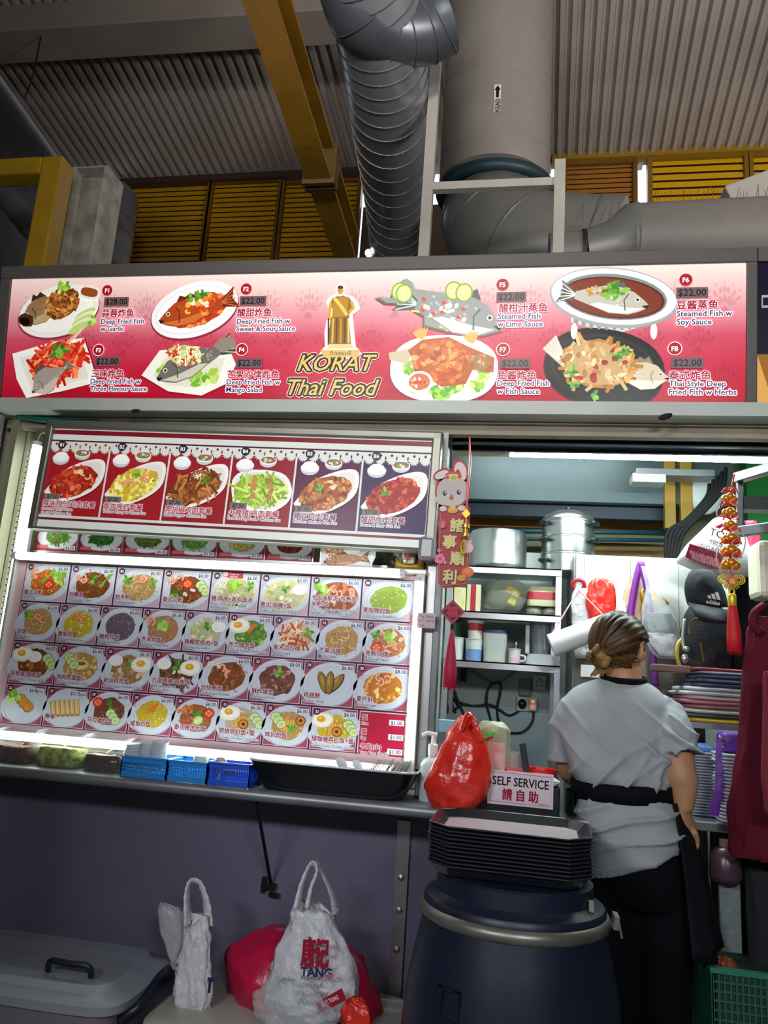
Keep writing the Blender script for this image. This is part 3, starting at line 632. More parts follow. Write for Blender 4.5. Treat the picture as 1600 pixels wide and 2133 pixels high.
for i,(n,cn,en,sty,pal,tops) in enumerate(BT):
    I=Ink(O,bu,bv); I.n=Vector((0,-1,0)); I.k=12; x0,x1=i*pw+(.004 if i else 0),(i+1)*pw; y0,y1=.047,BH-.064; I.rect(x0,y0,x1-.003,y1-.016,BG[i])
    # lace edge
    for k in range(6):
        lx=x0+(k+.5)*(x1-x0)/6
        for a in range(-2,3): I.leaf(lx,y1-.012,.02,.0035,-PI/2+a*.5,'cfd6cf')
        I.ell(lx,y1+.004,.006,.006,0,BG[i],4); I.ell(lx+.018,y1-.006,.003,.008,0,BG[i],6)
    cx,cy=(x0+x1)/2,y0+.142
    P=[(x0+.004,cy-.055),(x0+.07,cy+.03),(x0+.17,cy+.075),(x1-.012,cy+.068),(x1-.012,cy-.005),(x1-.06,cy-.055),(x0+.1,cy-.088),(x0+.03,cy-.084)]
    if i==3: P=[(x0+.02,cy-.06),(x0+.008,cy+.02),(x0+.06,cy+.06),(x1-.05,cy+.055),(x1-.005,cy+.0),(x1-.02,cy-.06),(x0+.13,cy-.1)]
    Pc=cr([(a,b_,0) for a,b_ in P+P[:1]],4)[:-1]; P=[(q.x,q.y) for q in Pc]
    I.poly([(a,b_-.006) for a,b_ in P],mixc(BG[i],'000000',.5)); I.poly(P,'eeebe6'); I.poly([(cx+(a-cx)*.88,cy+(b_-cy)*.86) for a,b_ in P],'e0dcd6')
    pile(I,cx-.005,cy-.012,.097,.058,.38 if i!=3 else 0,sty,PL[pal] if isinstance(pal,str) else pal,110)
    if i==3:
        for q in range(8): u,v=inell(.06,.04); I.ell(cx+u,cy+v-.01,.014,.01,q,jit('b9804a',.2),7,.2)
    for k,q in enumerate(tops): topping(I,q,cx+(.03,-.03,.0)[k%3],cy+(.02,.0,.03)[k%3],.042)
    bowl_print(I,x0+.05,cy+.078,.034,False); bowl_print(I,x0+.135,cy+.098,.032,True)
    if i==3: pass
    disc_no(I,x0+.045,y1-.0,.0165,n,'26262e','e6e9e6')
    I.rect(x0+.012,y0+.058,x0+.075,y0+.08,'77706c'); I.text('$7.50',x0+.043,y0+.063,.019,'17141a','c',.012,fit=.052)
    I.text(cn,x0+.01,y0+.034,.026,'a81c34' if i<4 else '7a1a3c','l',.016,out='ecebf0',outw=.09,fit=pw-.03)
    for li,ln in enumerate(en.split('\n')): I.text(ln,x0+.01,y0+.018-li*.0165,.0155,'3a3550','l',.008,out='e9e8ee',outw=.12,fit=pw-.03)
    I.mb.build('set_meal_print',SETLIT,t)

# ---------------------------------------------------------------- row of seven small dish cards
CD=[('leaf','5f9a35','84b44e','a3552a','$6.00'),('leaf','2f6b2a','4f8a3c','2a5020','$6.00'),('stick','5b7a2a','7a9438','46631c','$6.00'),('stick','6fa848','94c268','4f8a30','$6.00'),('chunk','d9cf8a','e08a3a','7fae45','$6.00'),('chunk','8a2a20','b04030','5a8a3a','$10.00')]
cw=[PY(80,1100,2.7).x]+[PY(x,1110,2.7).x for x in (168,262,360,458,558,658)]
WHAT=['leafy green vegetables topped with brown bits','dark green leafy vegetables in sauce','stir fried brown-green beans','thin pale green vegetable shoots','mixed vegetables with cauliflower and carrot','diced red and green stir fry priced $10.00']
for i,(sty,a,b_,c_,pr) in enumerate(CD):
    x0,x1=cw[i]+.003,cw[i+1]-.004; z0,z1=1.764,1.876
    I=Ink((x0,2.7-.004,z0),(1,0,0),(0,0,1)); w,h=x1-x0,z1-z0
    I.mb.b2(x0,x1,2.6965,2.7,z0,z1,0); I.mb.c=[lin('d8d4d2')]*6
    I.rect(0,0,w,h,'b02030'); I.poly([(0,h*.55),(w,h*.55),(w,h),(0,h)],['b02030','b02030','b89aa6','b89aa6'])
    dish(I,w*.5,h*.5,w*.96,h*.82,sty,[a,a,b_,c_],'',0,80,fill=.6)
    sticker(I,w*.84,h*.12,w*.25,h*.15,pr); I.rect(w*.05,h*.08,w*.3,h*.2,'c86a70'); 
    tag(I.mb.build('menu_card',PRINT,loc=(x0,2.7,z0)),'small red menu card showing '+WHAT[i],'menu card','dish cards in a row below the set meal board')
b=MB(); b.b2(-1.9,-.45,2.69,2.74,1.749,1.763); 
for x in cw[1:]: b.b2(x-.0025,x+.0015,2.69,2.702,1.763,1.878)
b.b2(-1.9,-1.88,2.69,2.93,1.749,1.763); b.b2(-.47,-.45,2.69,2.93,1.749,1.763)
tag(b.build('card_rail',ALU),'pale rail with thin dividers holding the six small dish cards','rail')
# table-top stand with NEW card
x0,x1=PY(672,1110,2.62).x,PY(780,1110,2.62).x; z0=PY(720,1195,2.62).z; z1=PY(720,1112,2.62).z
t=thing('card_stand',(x0,2.62,z0),'clear acrylic stand with a fried fish card and red starburst','card stand')
I=Ink((x0+.006,2.6195,z0+.004),(1,0,0),(0,0,1)); w,h=x1-x0-.012,z1-z0-.008
I.rect(0,0,w,h,'c4bfc2'); I.ell(w*.6,h*.5,w*.5,h*.5,.1,'d4d6dc',24); pile(I,w*.33,h*.62,w*.26,h*.24,.3,'stick',['c98a6a','d9a98a','e0c0a4','a86a4a'],60)
topping(I,'l',w*.3,h*.82,w*.16); topping(I,'R',w*.6,h*.66,w*.3); fish(I,w*.47,h*.33,w*.85,.12,True,'9a6a48','c99870','5a4a3c',.26)
pts=[]; 
for k in range(24): r_=(w*.14 if k%2 else w*.075); pts.append((w*.83+r_*math.cos(k*PI/12),h*.72+r_*math.sin(k*PI/12)))
I.poly(pts,'b01c48'); I.text('NEW',w*.83,h*.70,h*.1,'e8b0c0','c',.01,rot=.15); I.text('Fried Saba Fish Rice & Egg',w*.12,h*.06,h*.1,'8a5a4a','l',.004,fit=w*.5); sticker(I,w*.85,h*.09,w*.18,h*.13,'$9.00','77726f','2a2622')
I.mb.build('dish_card',PRINT,t)
b=MB(); b.b2(x0,x1,2.6205,2.624,z0,z1); b.b2(x0,x1,2.615,2.67,z0-.003,z0); b.b2(x0,x0+.003,2.612,2.62,z0,z1); b.b2(x1-.003,x1,2.612,2.62,z0,z1); b.build('acrylic_frame',M('acrylic','d8e4e6',.1,0,alpha=.35),t)
b=MB(); b.b2(x0,x1,2.612,2.628,z1-.006,z1+.006); b.build('black_clip',M('clip_teal','12343a',.4),t)

# ---------------------------------------------------------------- main menu lightbox, 33 dishes
MX0,MX1=-1.803,-.334; MZ=[1.703,1.558,1.413,1.261,1.12]
t=thing('menu_board',(MX0,2.6,1.1),'large printed menu board of numbered dish photos framed by tube lamps','menu board')
b=MB(); b.b2(MX0-.03,MX1+.01,2.606,2.64,1.085,1.72); b.build('backing_board',M('board_pink','c9a6ac',.4),t)
b=MB(); b.b2(MX0-.035,MX1+.04,2.585,2.66,1.72,1.74); b.b2(MX0-.035,MX1+.04,2.585,2.68,1.03,1.085); b.b2(MX0-.045,MX0-.03,2.585,2.66,1.03,1.74); b.build('frame',M('menu_frame','c9ccc8',.35,.3),t,bevel=.004)
D=[('泰式河粉','Phad Thai','noodle','o','gslt'),('炒粿条','Fried Kway Teow','noodle','b','hsg'),('炒冬粉','Fried Vermicelli','noodle','t','shh'),('泰式河粉','Thai Style Hor Fun','noodle','b','tscqh'),
('猪/鸡肉+肉丸面汤','Pork / Chicken & Meatball\nNoodle Soup','noodle','c','lqh'),('青/红咖喱+饭','Green / Red Curry w Rice','chunk','c','hrR'),('冬炎海鲜汤+快熟面/\n米粉/饭','Tom Yum Seafood Soup w Instant\nNoodle / Rice Noodle / Rice','chunk',['a8562a','c9743c','8a3c18','d99a66'],'slsq'),('青咖喱炒饭','Green Curry Fried Rice','rice','v','r'),
('炒饭','Fried Rice','rice','t','sh'),('黄梨炒饭','Pineapple Fried Rice','rice','y','s'),('橄榄炒饭','Olive Fried Rice','rice','p','r'),('冬炎炒饭','Tom Yum Fried Rice','rice',['c08a62','d6a67e','a56a44','e2c2a0'],'ls'),('辣椰浆鸡肉+饭','Tom Ka Kai w Rice','chunk','c','hqR'),('芥兰烧肉饭','Kailan & Roasted Pork w Rice','chunk','g','ae'),('青木瓜沙律','Papaya Salad','stick',['d9b98a','e8d6ae','c9532c','b8381e'],'Wrh'),('芒果沙律','Mango Salad','noodle',['c9a05c','dcc08a','b07f3c','a86a48'],'r'),('冬粉沙律','Vermicelli Salad','noodle',['c98a5c','dfb88a','b05c34','e6d0b0'],'lhqst'),
('蒜茸猪/鸡肉饭','Garlic Pork / Chicken w Rice','chunk','b','Rec'),('鸡肉煎蛋饭','Chicken Omelette w Rice','chunk','t','Oc'),('蚝油鸡肉饭','Oyster Sauce Chicken w Rice','chunk',['b08a5c','c9a878','8a6438','d9c49c'],'hRe'),('九层塔猪/鸡肉饭','Basil Leaves Pork/\nChicken Rice','stick',['6a4a34','8a6448','4a3424','b04a30'],'hReq'),('炒快熟面','Fried Instant Noodle','noodle','b','sqr'),('酥炸猪肉','Deep Fried Pork','chunk','n','h'),('鸡翅膀','Chicken Wing','leaf','g','w'),('麦片虾','Cereal Prawn','chunk','k','sr'),
('','','leaf','v','pl'),('春卷','','stick',['d8b878','e2c68c','c9a562','ecd9ac'],'k'),('马拉盏炒饭','','rice','n','htrc'),('咸鱼炒饭','','rice','y','ar'),('泰式猪肉炒饭','','chunk',['a86a44','c98a5c','b84a2c','7fa052'],'hatm'),('照烧鸡扒饭+蛋','Teriyaki Chicken Cutlet Rice','rice','w','uecd'),('鸡扒炒饭','','rice','t','ucdh'),('绿咖喱鸡扒饭+蛋','Green Curry Chicken Cutlet','rice','y','uecd')]
rows=[(0,8,8),(8,9,9),(17,8,8),(25,8,9)]
for r_,(s0,cnt,div) in enumerate(rows):
    pw=(MX1-MX0)/div; z1,z0=MZ[r_],MZ[r_+1]
    for i in range(cnt):
        n=s0+i; cn,en,sty,pal,tops=D[n]; x0=MX0+i*pw
        I=Ink((x0,2.6055,z0),(1,0,0),(0,0,1)); w,h=pw,z1-z0; I.rect(0,0,w,h,'3c1c3c'); I.rect(.003,.003,w-.003,h-.003,'d6ccd4')
        red=r_>=1
        if red: I.rect(.005,.005,w-.005,h-.005,'a04660' if r_>1 else 'ab8090'); I.ell(w*.5,h*.5,w*.56,h*.42,.25,'c6cad4',26)
        else: I.rect(.005,.005,w-.005,h-.005,'b9b8c4'); I.poly([(w*.5,.005),(w-.005,.005),(w-.005,h*.3)],'c4a3b0')
        lx=lambda q:max(.006,min(w-.006,q)); ly=lambda q:max(.006,min(h-.006,q))
        pn=len(I.mb.v)
        dish(I,w*.52,h*.5,w*.99,h*.93,sty,pal,tops,.12,46 if sty in('noodle','rice','stick') else 40,plc='c9cfdb',fill=.72 if tops[:1] not in 'wkp' else .12,bowl={'5':'d9cfa8','6':'d6cf86','7':'9a4e22'}.get(str(n+1)))
        # trim anything that would run over the edge of the printed panel
        for k in range(pn,len(I.mb.v)):
            p=I.mb.v[k]; I.mb.v[k]=(min(max(p[0],x0+.005),x0+w-.005),p[1],min(max(p[2],z0+.005),z1-.005))
        disc_no(I,.0205,h-.0165,.0115,'%02d'%(n+1),'4a1c34','e9e4ea')
        pr={22:'$8.00',24:'$8.00',25:'$6/8pcs',26:'$5/10pcs'}.get(n,'$6.00'); sw=.046 if len(pr)<6 else .066
        sticker(I,w-sw/2-.008,h-.02,sw,.0175,pr,'d3dae2','23304c',off=.016)
        if n==4: I.ell(w*.32,h-.008,.014,.012,0,'c23a4c',14,e=.6); I.ell(w*.32-.006,h-.009,.009,.009,0,'e6c8cc',12); I.rect(w*.34,h-.022,w*.34+.055,h-.003,'c4384a'); I.text('Lower in',w*.37,h-.012,.0095,'f0dde0','l',.02); I.text('calories',w*.37,h-.0205,.0095,'f0dde0','l',.02)
        cl=cn.split('\n'); el=en.split('\n') if en else []
        yb=.012+.0125*(len(el)-1 if el else 0)
        for li,ln in enumerate(el): I.text(ln,.009,yb-li*.0125,.0125,'2a2a40','l',.012,out='dfe2ea',outw=.1,fit=w-.018)
        yc=(yb+.016) if el else .022
        if r_==3 : yc=yb+.018
        for li,ln in enumerate(cl): I.text(ln,.009,yc+.021*(len(cl)-1-li),.0195,'8c1838','l',.022,out='e6e4ec',outw=.1,fit=w-.02)
        I.mb.build('dish_panel',PRINT,t)
    if r_==3:
        x0=MX0+8*pw; I=Ink((x0,2.6055,z0),(1,0,0),(0,0,1)); w,h=pw,z1-z0; I.rect(0,0,w,h,'3c1c3c'); I.rect(.003,.003,w-.003,h-.003,'dcc6cc'); I.rect(.006,.0,w-.006,h-.006,'b01c3c')
        for k,(a,b_) in enumerate((('饭','Rice'),('蛋','Egg'),('冬炎(小)','Tom Yum (Small)'))):
            y=h-.03-k*.046; I.text(a,.012,y,.02,'8c1030','l',.02,out='e9dce2',outw=.1); I.text(b_,.012,y-.017,.0135,'2a1c30','l',.012,out='e9dce2',outw=.1); sticker(I,w-.034,y-.004,.05,.018,'$1.00','dfe3ea','1c3a6c')
        I.mb.build('price_panel',PRINT,t)
# tube lamps round the menu
TUBE=M('lit_tube','ffffff',.4,emit=11,ecol='f4fbf4'); TUBE2=M('lit_tube_bright','ffffff',.4,emit=190,ecol='e2f6f2'); CAPM=M('lamp_cap','d9dcd8',.4)
def tube_lamp(a,b_,r,label,mt=TUBE,off=(0,.02,0)):
    a=Vector(a);b_=Vector(b_); t=thing('tube_lamp',a,label,'tube lamp','tube lamps lighting the stall')
    m_=MB(); m_.tube([a,b_],r,12); m_.build('tube',mt,t,smooth=True,angle=50)
    m_=MB(); d=(b_-a).normalized(); o=Vector(off); m_.bar(a+o,b_+o,r*2.2,r*1.2,0,(0,1,0)); m_.build('base_rail',CAPM,t)
    m_=MB(); m_.tube([a-d*.012,a+d*.004],r*1.15,10); m_.build('end_cap',CAPM,t)
    m_=MB(); m_.tube([b_-d*.004,b_+d*.012],r*1.15,10); m_.build('end_cap',CAPM,t); return t
tube_lamp((MX0-.02,2.565,1.722),(MX1-.045,2.565,1.720),.013,'horizontal tube lamp along the top edge of the main menu board')
tube_lamp((MX0-.25,2.55,1.085),(MX1-.03,2.55,1.083),.013,'horizontal tube lamp along the bottom edge of the main menu board')
tube_lamp((MX1+.012,2.57,1.11),(MX1+.012,2.57,1.70),.009,'upright tube lamp along the right edge of the main menu board',off=(0,.016,0))
a=PY(74,925,2.62)
lt=tube_lamp((a.x,2.63,a.z),(a.x,2.63,1.02),.016,'upright tube lamp with a toothed edge beside the left ends of the menus',off=(.0,.03,0))
b=MB()
for k in range(52):
    z=a.z-.02-k*.022; b.prism([(-.017,z),(-.03,z-.007),(-.017,z-.014)],(a.x,2.625,0),(1,0,0),(0,0,1),.003)
b.build('toothed_diffuser',ALU,lt)
b=MB(); b.tube(cr([(a.x+.0,2.63,a.z+.012),(a.x+.02,2.62,a.z+.045),(a.x+.07,2.62,a.z+.03),(a.x+.1,2.62,a.z-.06),(a.x+.09,2.6,a.z-.16)]),.0025,6); b.build('cable',M('white_cable','cfd0c0',.5),lt,smooth=True)
# interior ceiling tube
p0,p1=PY(1060,944,2.95),PY(1760,962,2.95)
tl=tube_lamp(p0,p1,.014,'long bright ceiling tube lamp over the open right half of the stall',TUBE2,off=(0,.0,.034))
# ---------------------------------------------------------------- hall roof, louvres, ducts
YL=7.0
ROOFM=M('roof_sheet','a8a09a',.5,.15,var=.22,vscale=1.2); CONC=M('concrete_beam','8a827c',.7,var=.15,vscale=2)
P0=PY(500,372,YL); dr=ray(1130,1750).normalized(); dr=dr/dr.y
xe=PY(166,372,YL).x
def roofp(x,Y,h=0): k=Y-YL; return Vector((x+dr.x*k,Y,P0.z+dr.z*k+h))
b=MB(); prof=[]; x=xe; pit=.1
while x<5.9:
    prof+= [(x,0),(x+.03,0),(x+.042,.055),(x+.08,.055),(x+.092,0)]; x+=pit
ys=[2.2,3,4,5,6,7.12]; vs=[roofp(px,y,h) for y in ys for px,h in prof]; n=len(prof)
b.add(vs,[(j*n+i,(j+1)*n+i,(j+1)*n+i+1,j*n+i+1) for j in range(len(ys)-1) for i in range(n-1)])
struct(b.build('ceiling',ROOFM))
b=MB(); zf=roofp(0,2.2).z; b.b2(-7,7,-4.6,2.3,zf+.02,zf+.1); struct(b.build('ceiling_hall',DARKW))
b=MB(); b.loft([[roofp(xe-.02,2.2,.06),roofp(xe-.02,2.2,-5),roofp(xe-.12,2.2,-5),roofp(xe-.12,2.2,.06)],[roofp(xe-.02,7.1,.06),roofp(xe-.02,7.1,-4),roofp(xe-.12,7.1,-4),roofp(xe-.12,7.1,.06)]])
struct(b.build('wall_left',M('gable_wall','3d3a3a',.8,var=.2)))
wall('wall_hall_left',-7.1,-7,-4.6,8.2,0,9.5,DARKW)
# far wall with louvres
zb=PY(500,556,YL).z; ztop=PY(500,378,YL).z
wall('wall_far',-7,6,YL,YL+.1,0,zb,DARKW)
wall('wall_far_left',-7,PY(160,450,YL).x,YL,YL+.1,zb,9,DARKW)
def hbeam(name,x0,y0,x1,y1,h,mt,Y=YL-.05):
    b=MB(); b.bar(PY(x0,y0,Y),PY(x1,y1,Y),.1,h,0); return b.build(name,mt)
YB=M('louvre_yellow','c8960a',.5,var=.12); YD=M('louvre_frame','6a4a14',.55,var=.2); OB=M('louvre_orange','a8702c',.55,var=.1); YB2=M('louvre_bright','d8a60c',.5)
tag(hbeam('eave_beam',228,385,765,359,.07,M('brown_beam','3e2a20',.6)),'dark brown eave beam above the left yellow louvres','beam')
tag(hbeam('eave_beam',1150,333,1760,304,.07,M('yellow_beam','8a6a12',.6)),'ochre eave beam above the right yellow louvres','beam')
def louvre(pxl,pxr,pyt,pyb,label,mt,fm,n,Y=YL,emit=0):
    a=PY(pxl,pyt,Y); c=PY(pxr,pyt,Y); zt=a.z; z0=PY((pxl+pxr)/2,pyb,Y).z; x0,x1=a.x,c.x
    t=thing('louvre_panel',(x0,Y,z0),label,'louvre','yellow louvre panels under the roof')
    b=MB()
    for i in range(n):
        z=z0+(i+.5)*(zt-z0)/n; s=(zt-z0)/n; b.box(((x0+x1)/2,Y,z),(x1-x0,.012,s*.8),0,(R(-18),0,0))
    b.build('slats',mt,t)
    b=MB(); b.b2(x0,x1,Y+.045,Y+.05,z0,zt); b.build('gap_shade_sheet',M('gap_shade','241806',.8),t)  # dark sheet standing in for the shade between the slats
    b=MB()
    for xx in (x0,x1): b.b2(xx-.022,xx+.022,Y-.06,Y+.04,z0-.1,zt)
    b.b2(x0,x1,Y-.05,Y+.03,zt-.03,zt); b.build('frame',fm,t)
for a,c,l in ((268,442,'leftmost'),(446,588,'second'),(594,752,'third')):
    louvre(a,c,383,556,'yellow louvre panel under the roof, '+{'leftmost':'leftmost, next to the bare gap with the small duct','second':'between the leftmost one and the sloping yellow girder','third':'crossed by the sloping yellow girder'}[l],YB,YD,17)
louvre(1176,1322,345,496,'orange-brown louvre panel beside the upright of the white steel frame',OB,YD,15)
louvre(1352,1552,333,470,'bright yellow louvre panel above the fat horizontal duct',YB2,M('louvre_frame_y','7a5c10',.5),9)
louvre(1560,1800,325,470,'bright yellow louvre panel cut off by the right edge',YB2,M('louvre_frame_y'),9)
wall('wall_outside',-8,8,9.2,9.3,0,zb+1.2,M('outside_wall','b9aca6',.8,var=.2))
wall('wall_far_mid',PY(757,400,YL).x,PY(1172,400,YL).x,YL+.05,YL+.1,zb,PY(900,420,YL).z,M('dim_wall','54463c',.8))
# concrete beam across the upper left
b=MB(); p,q=PY(-150,84,4.9),PY(760,24,4.9); b.bar(p,q,.34,.26); tag(b.build('concrete_beam',CONC,bevel=.01),'grey concrete beam crossing the upper left under the roof','beam')
# yellow girder running away from the viewer
zg=3.35
def at_z(px,py,z): return PZ(px,py,z)
g0,g1=PZ(520,-60,zg),PZ(722,545,zg); gx=(g0.x+g1.x)/2
d=(g1-g0).normalized(); sx=Vector((d.y,-d.x,0)).normalized(); W_=.105
b=MB(); YG=M('girder_yellow','a87a10',.5,var=.25,vscale=6); YGD=M('girder_web','5c4512',.6,var=.3)
b.bar(g0,g1,W_,.012,0); b.bar(g0+Vector((0,0,.14)),g1+Vector((0,0,.14)),W_,.012,0); b.bar(g0+Vector((0,0,.07)),g1+Vector((0,0,.07)),.012,.14,1)
tg=thing('roof_girder',g0,'yellow steel girder sloping down the middle of the picture towards the sign','girder'); b.build('beam',[YG,YGD],tg)
m_=g0.lerp(g1,.6); b=MB(); b.box(m_+Vector((0,0,.07)),(W_*1.3,.02,.19)); b.box(m_+Vector((0,.04,.07)),(W_*1.3,.02,.19)); b.build('flange_plate',YGD,tg)
# yellow portal and white H column at the left
Yp=4.0
b=MB(); a=PY(83,565,Yp); c=PY(122,358,Yp); YP=M('portal_yellow','b08a1c',.45,var=.18,vscale=5)
t=thing('steel_portal',(a.x,Yp,a.z-.4),'yellow square-tube steel portal at the left edge above the sign','frame'); b.b2(a.x-.075,a.x+.07,Yp-.07,Yp+.07,a.z-.4,c.z+.07); b.build('post',YP,t,bevel=.012); b=MB(); b.b2(-4.4,a.x-.076,Yp-.07,Yp+.07,c.z-.05,c.z+.07); b.build('lintel',YP,t,bevel=.012)
Yc=4.4; a=PY(172,565,Yc); c=PY(192,371,Yc); HC=M('column_white','b9b5a8',.6,var=.4,vscale=9)
b=MB(); b.b2(a.x-.135,a.x-.11,Yc-.11,Yc+.11,a.z-.5,c.z); b.b2(a.x+.11,a.x+.135,Yc-.11,Yc+.11,a.z-.5,c.z); b.b2(a.x-.11,a.x+.11,Yc+.0,Yc+.02,a.z-.5,c.z); b.b2(a.x-.135,a.x+.135,Yc-.11,Yc+.11,c.z,c.z+.012)
tag(b.build('steel_column',HC),'stained white H-section steel column next to the yellow portal','column')
# spiral ducts
GALV=M('galvanised','a4a9b2',.3,.55,var=.18,vscale=4); GALVD=M('galvanised_dark','6a7078',.35,.6,var=.2); DPAINT=M('duct_paint','8f8b86',.5,.1,var=.06); DGREY=M('duct_grey','6f706e',.45,.2,var=.1); SEAM=M('duct_seam','6c7076',.4,.6)
def duct(name,pts,r,label,mt,nseam=14,seam=SEAM,n=36,seam_r=.0035,tilt=.5):
    P=cr(pts,10) if len(pts)>2 else [Vector(pts[0]).lerp(Vector(pts[1]),i/20) for i in range(21)]
    t=thing(name,P[0],label,'duct'); b=MB(); b.tube(P,r,n); L=len(P)-1
    for k in range(nseam):
        f=(k+.5)/nseam*L; i=int(f); c=P[i].lerp(P[min(i+1,L)],f-i); d=(P[min(i+1,L)]-P[max(i-1,0)]).normalized()
        rr=r if not isinstance(r,(list,tuple)) else r[i]
        u=d.orthogonal().normalized() if abs(d.x)>.9 else (Vector((1,0,0))-d*d.x).normalized(); w=d.cross(u)
        b.tube([c+(u*math.cos(a)+w*math.sin(a))*(rr+.001)+d*(tilt*rr*math.sin(a)*.5) for a in [2*PI*q/n for q in range(n)]],seam_r,5,1,closed=True)
    b.build('pipe',[mt,seam],t,smooth=True,angle=60); return t
dd=.44
duct('spiral_duct',[PD(735,-140,3.4),PD(792,60,dd*1602/188),PD(812,250,dd*1602/162),PD(826,430,dd*1602/128),PD(830,560,dd*1602/112)],dd/2,'shiny spiral metal duct running down the middle behind the sign',GALV,26)
duct('spiral_duct',[PD(926,35,3.75),PD(880,55,3.75),PD(810,60,3.7),PD(755,20,3.6),PD(720,-110,3.5)],.17,'dark metal duct elbow at the top, left of the white painted duct',GALVD,6)
Yd=5.0; a,c=PY(1047,-260,Yd),PY(1037,395,Yd); a.z=roofp(0,Yd).z-.25; c.x=a.x=(a.x+c.x)/2
wd=(PY(1160,200,Yd).x-PY(937,200,Yd).x)/2; 
td=duct('painted_duct',[a,c],wd,'fat grey painted vertical duct carrying a black arrow sticker',DPAINT,3,M('duct_seam_pale','8a8782',.5),48,.003,.9)
# arrow sticker on the duct
I=Ink(PY(1036,205,Yd-wd-.004),(1,0,0),(0,0,1)); h=PY(1036,174,Yd-wd).z-PY(1036,232,Yd-wd).z
I.o=I.o+Vector((0,0,-h/2)); I.rect(-.024,0,.024,h,'d9d6cc'); I.rect(-.024,0,.024,h*.5,'b3b0a8'); I.text('KEAD',.018,h*.02,.042,'14120f','l',.02,rot=PI/2,fit=h*.48)
I.poly([(-.01,h*.54),(.01,h*.54),(.01,h*.8),(.022,h*.8),(0,h*.98),(-.022,h*.8),(-.01,h*.8)],'14120f'); tag(I.mb.build('arrow_sticker',PRINT,loc=I.o),'small white sticker with black letters and an upward arrow on the fat painted duct','sticker')
# elbow below the painted duct
ce=PY(1030,400,Yd-.15); r_=.37
P=[ce+Vector((0,.2,.12)),ce+Vector((0,.12,-.12)),ce+Vector((.06,-.06,-.36)),ce+Vector((.28,-.22,-.6)),ce+Vector((.8,-.3,-.72))]
duct('duct_elbow',P,[r_]*41,'large grey segmented duct elbow behind the white frame above the sign',DGREY,5,SEAM,40,.006,.3)
b=MB(); o=ce+Vector((0,.1,.05)); b.tube([o+Vector((math.cos(a)*r_*1.04,math.sin(a)*r_*1.0,.03*math.sin(a))) for a in [2*PI*k/40 for k in range(40)]],.045,8,closed=True)
tag(b.build('duct_collar',M('teal_collar','143038',.5),smooth=True),'dark teal collar joining the painted duct to its elbow','collar')
# fat horizontal duct at the right
Yh=3.6; rr=(PY(1450,435,Yh).z-PY(1450,580,Yh).z)/2; p=PY(1315,508,Yh); q=Vector((3.2,Yh,p.z+.06))
t=duct('horizontal_duct',[p,q],rr,'fat dark grey horizontal duct lying behind the right end of the sign',M('duct_dark','66635f',.5,var=.1),2,SEAM,36,.008)
b=MB(); b.tube([p+Vector((-.22,0,-.05)),p+Vector((-.1,0,-.03)),p,p+Vector((.02,0,0))],[rr*.62,rr*.72,rr*1.0,rr*1.03],32); b.build('cone',DGREY,t,smooth=True,angle=40)
b=MB(); b.tube([p+Vector((-.4,0,-.06)),p+Vector((-.24,0,-.05))],rr*.6,28); b.build('neck',M('duct_dark'),t,smooth=True,angle=40)
b=MB(); b.tube([p+Vector((-.245,0,-.05)),p+Vector((-.222,0,-.05))],rr*.64,28); b.build('clamp_band',BLACKR,t)
# bird spikes on it
b=MB()
for i in range(34):
    x=p.x+.1+i*.023; a=rnd.uniform(-.25,.25); z=p.z+rr*.98+(x-p.x)*.02; b.tube([(x,Yh,z-.01),(x+a*.1,Yh-.01,z+rnd.uniform(.06,.11))],.0012,4)
for i in range(10):
    x=p.x-.36+i*.04; b.tube([(x,Yh-.05,p.z+rr*.5),(x+rnd.uniform(-.05,.05),Yh-.06,p.z+rr*.5+rnd.uniform(.06,.13))],.0012,4)
tag(b.build('bird_spikes',M('rust_wire','5a3418',.6)),'row of thin rusty bird spikes along the top of the horizontal duct','spikes')
b=MB(); o=PY(1620,460,3.9); b.box(o,(.42,.2,.5),0,(0,R(-22),0)); tag(b.build('duct_hood',DPAINT,bevel=.01),'pale slanted duct hood cut off at the right edge above the horizontal duct','hood')
# white steel frame in front of the ducts
Yf=3.5; FW=M('frame_white','a8a59e',.5,var=.15)
t=thing('pipe_support',PY(880,552,Yf),'white square-tube steel frame standing in front of the fat ducts','frame')
b=MB(); a=PY(879,600,Yf); c=PY(920,-60,Yf); b.b2(a.x-.027,a.x+.027,Yf-.027,Yf+.027,a.z,c.z); a.x=(a.x); b.build('upright',FW,t)
b=MB(); e=PY(1161,600,Yf); f=PY(1161,338,Yf); b.b2(e.x-.027,e.x+.027,Yf-.027,Yf+.027,e.z,f.z); b.build('upright',FW,t)
b=MB(); z=PY(1020,387,Yf).z; b.b2(a.x+.027,e.x-.027,Yf-.02,Yf+.02,z-.022,z+.022); b.build('crossbar',FW,t)
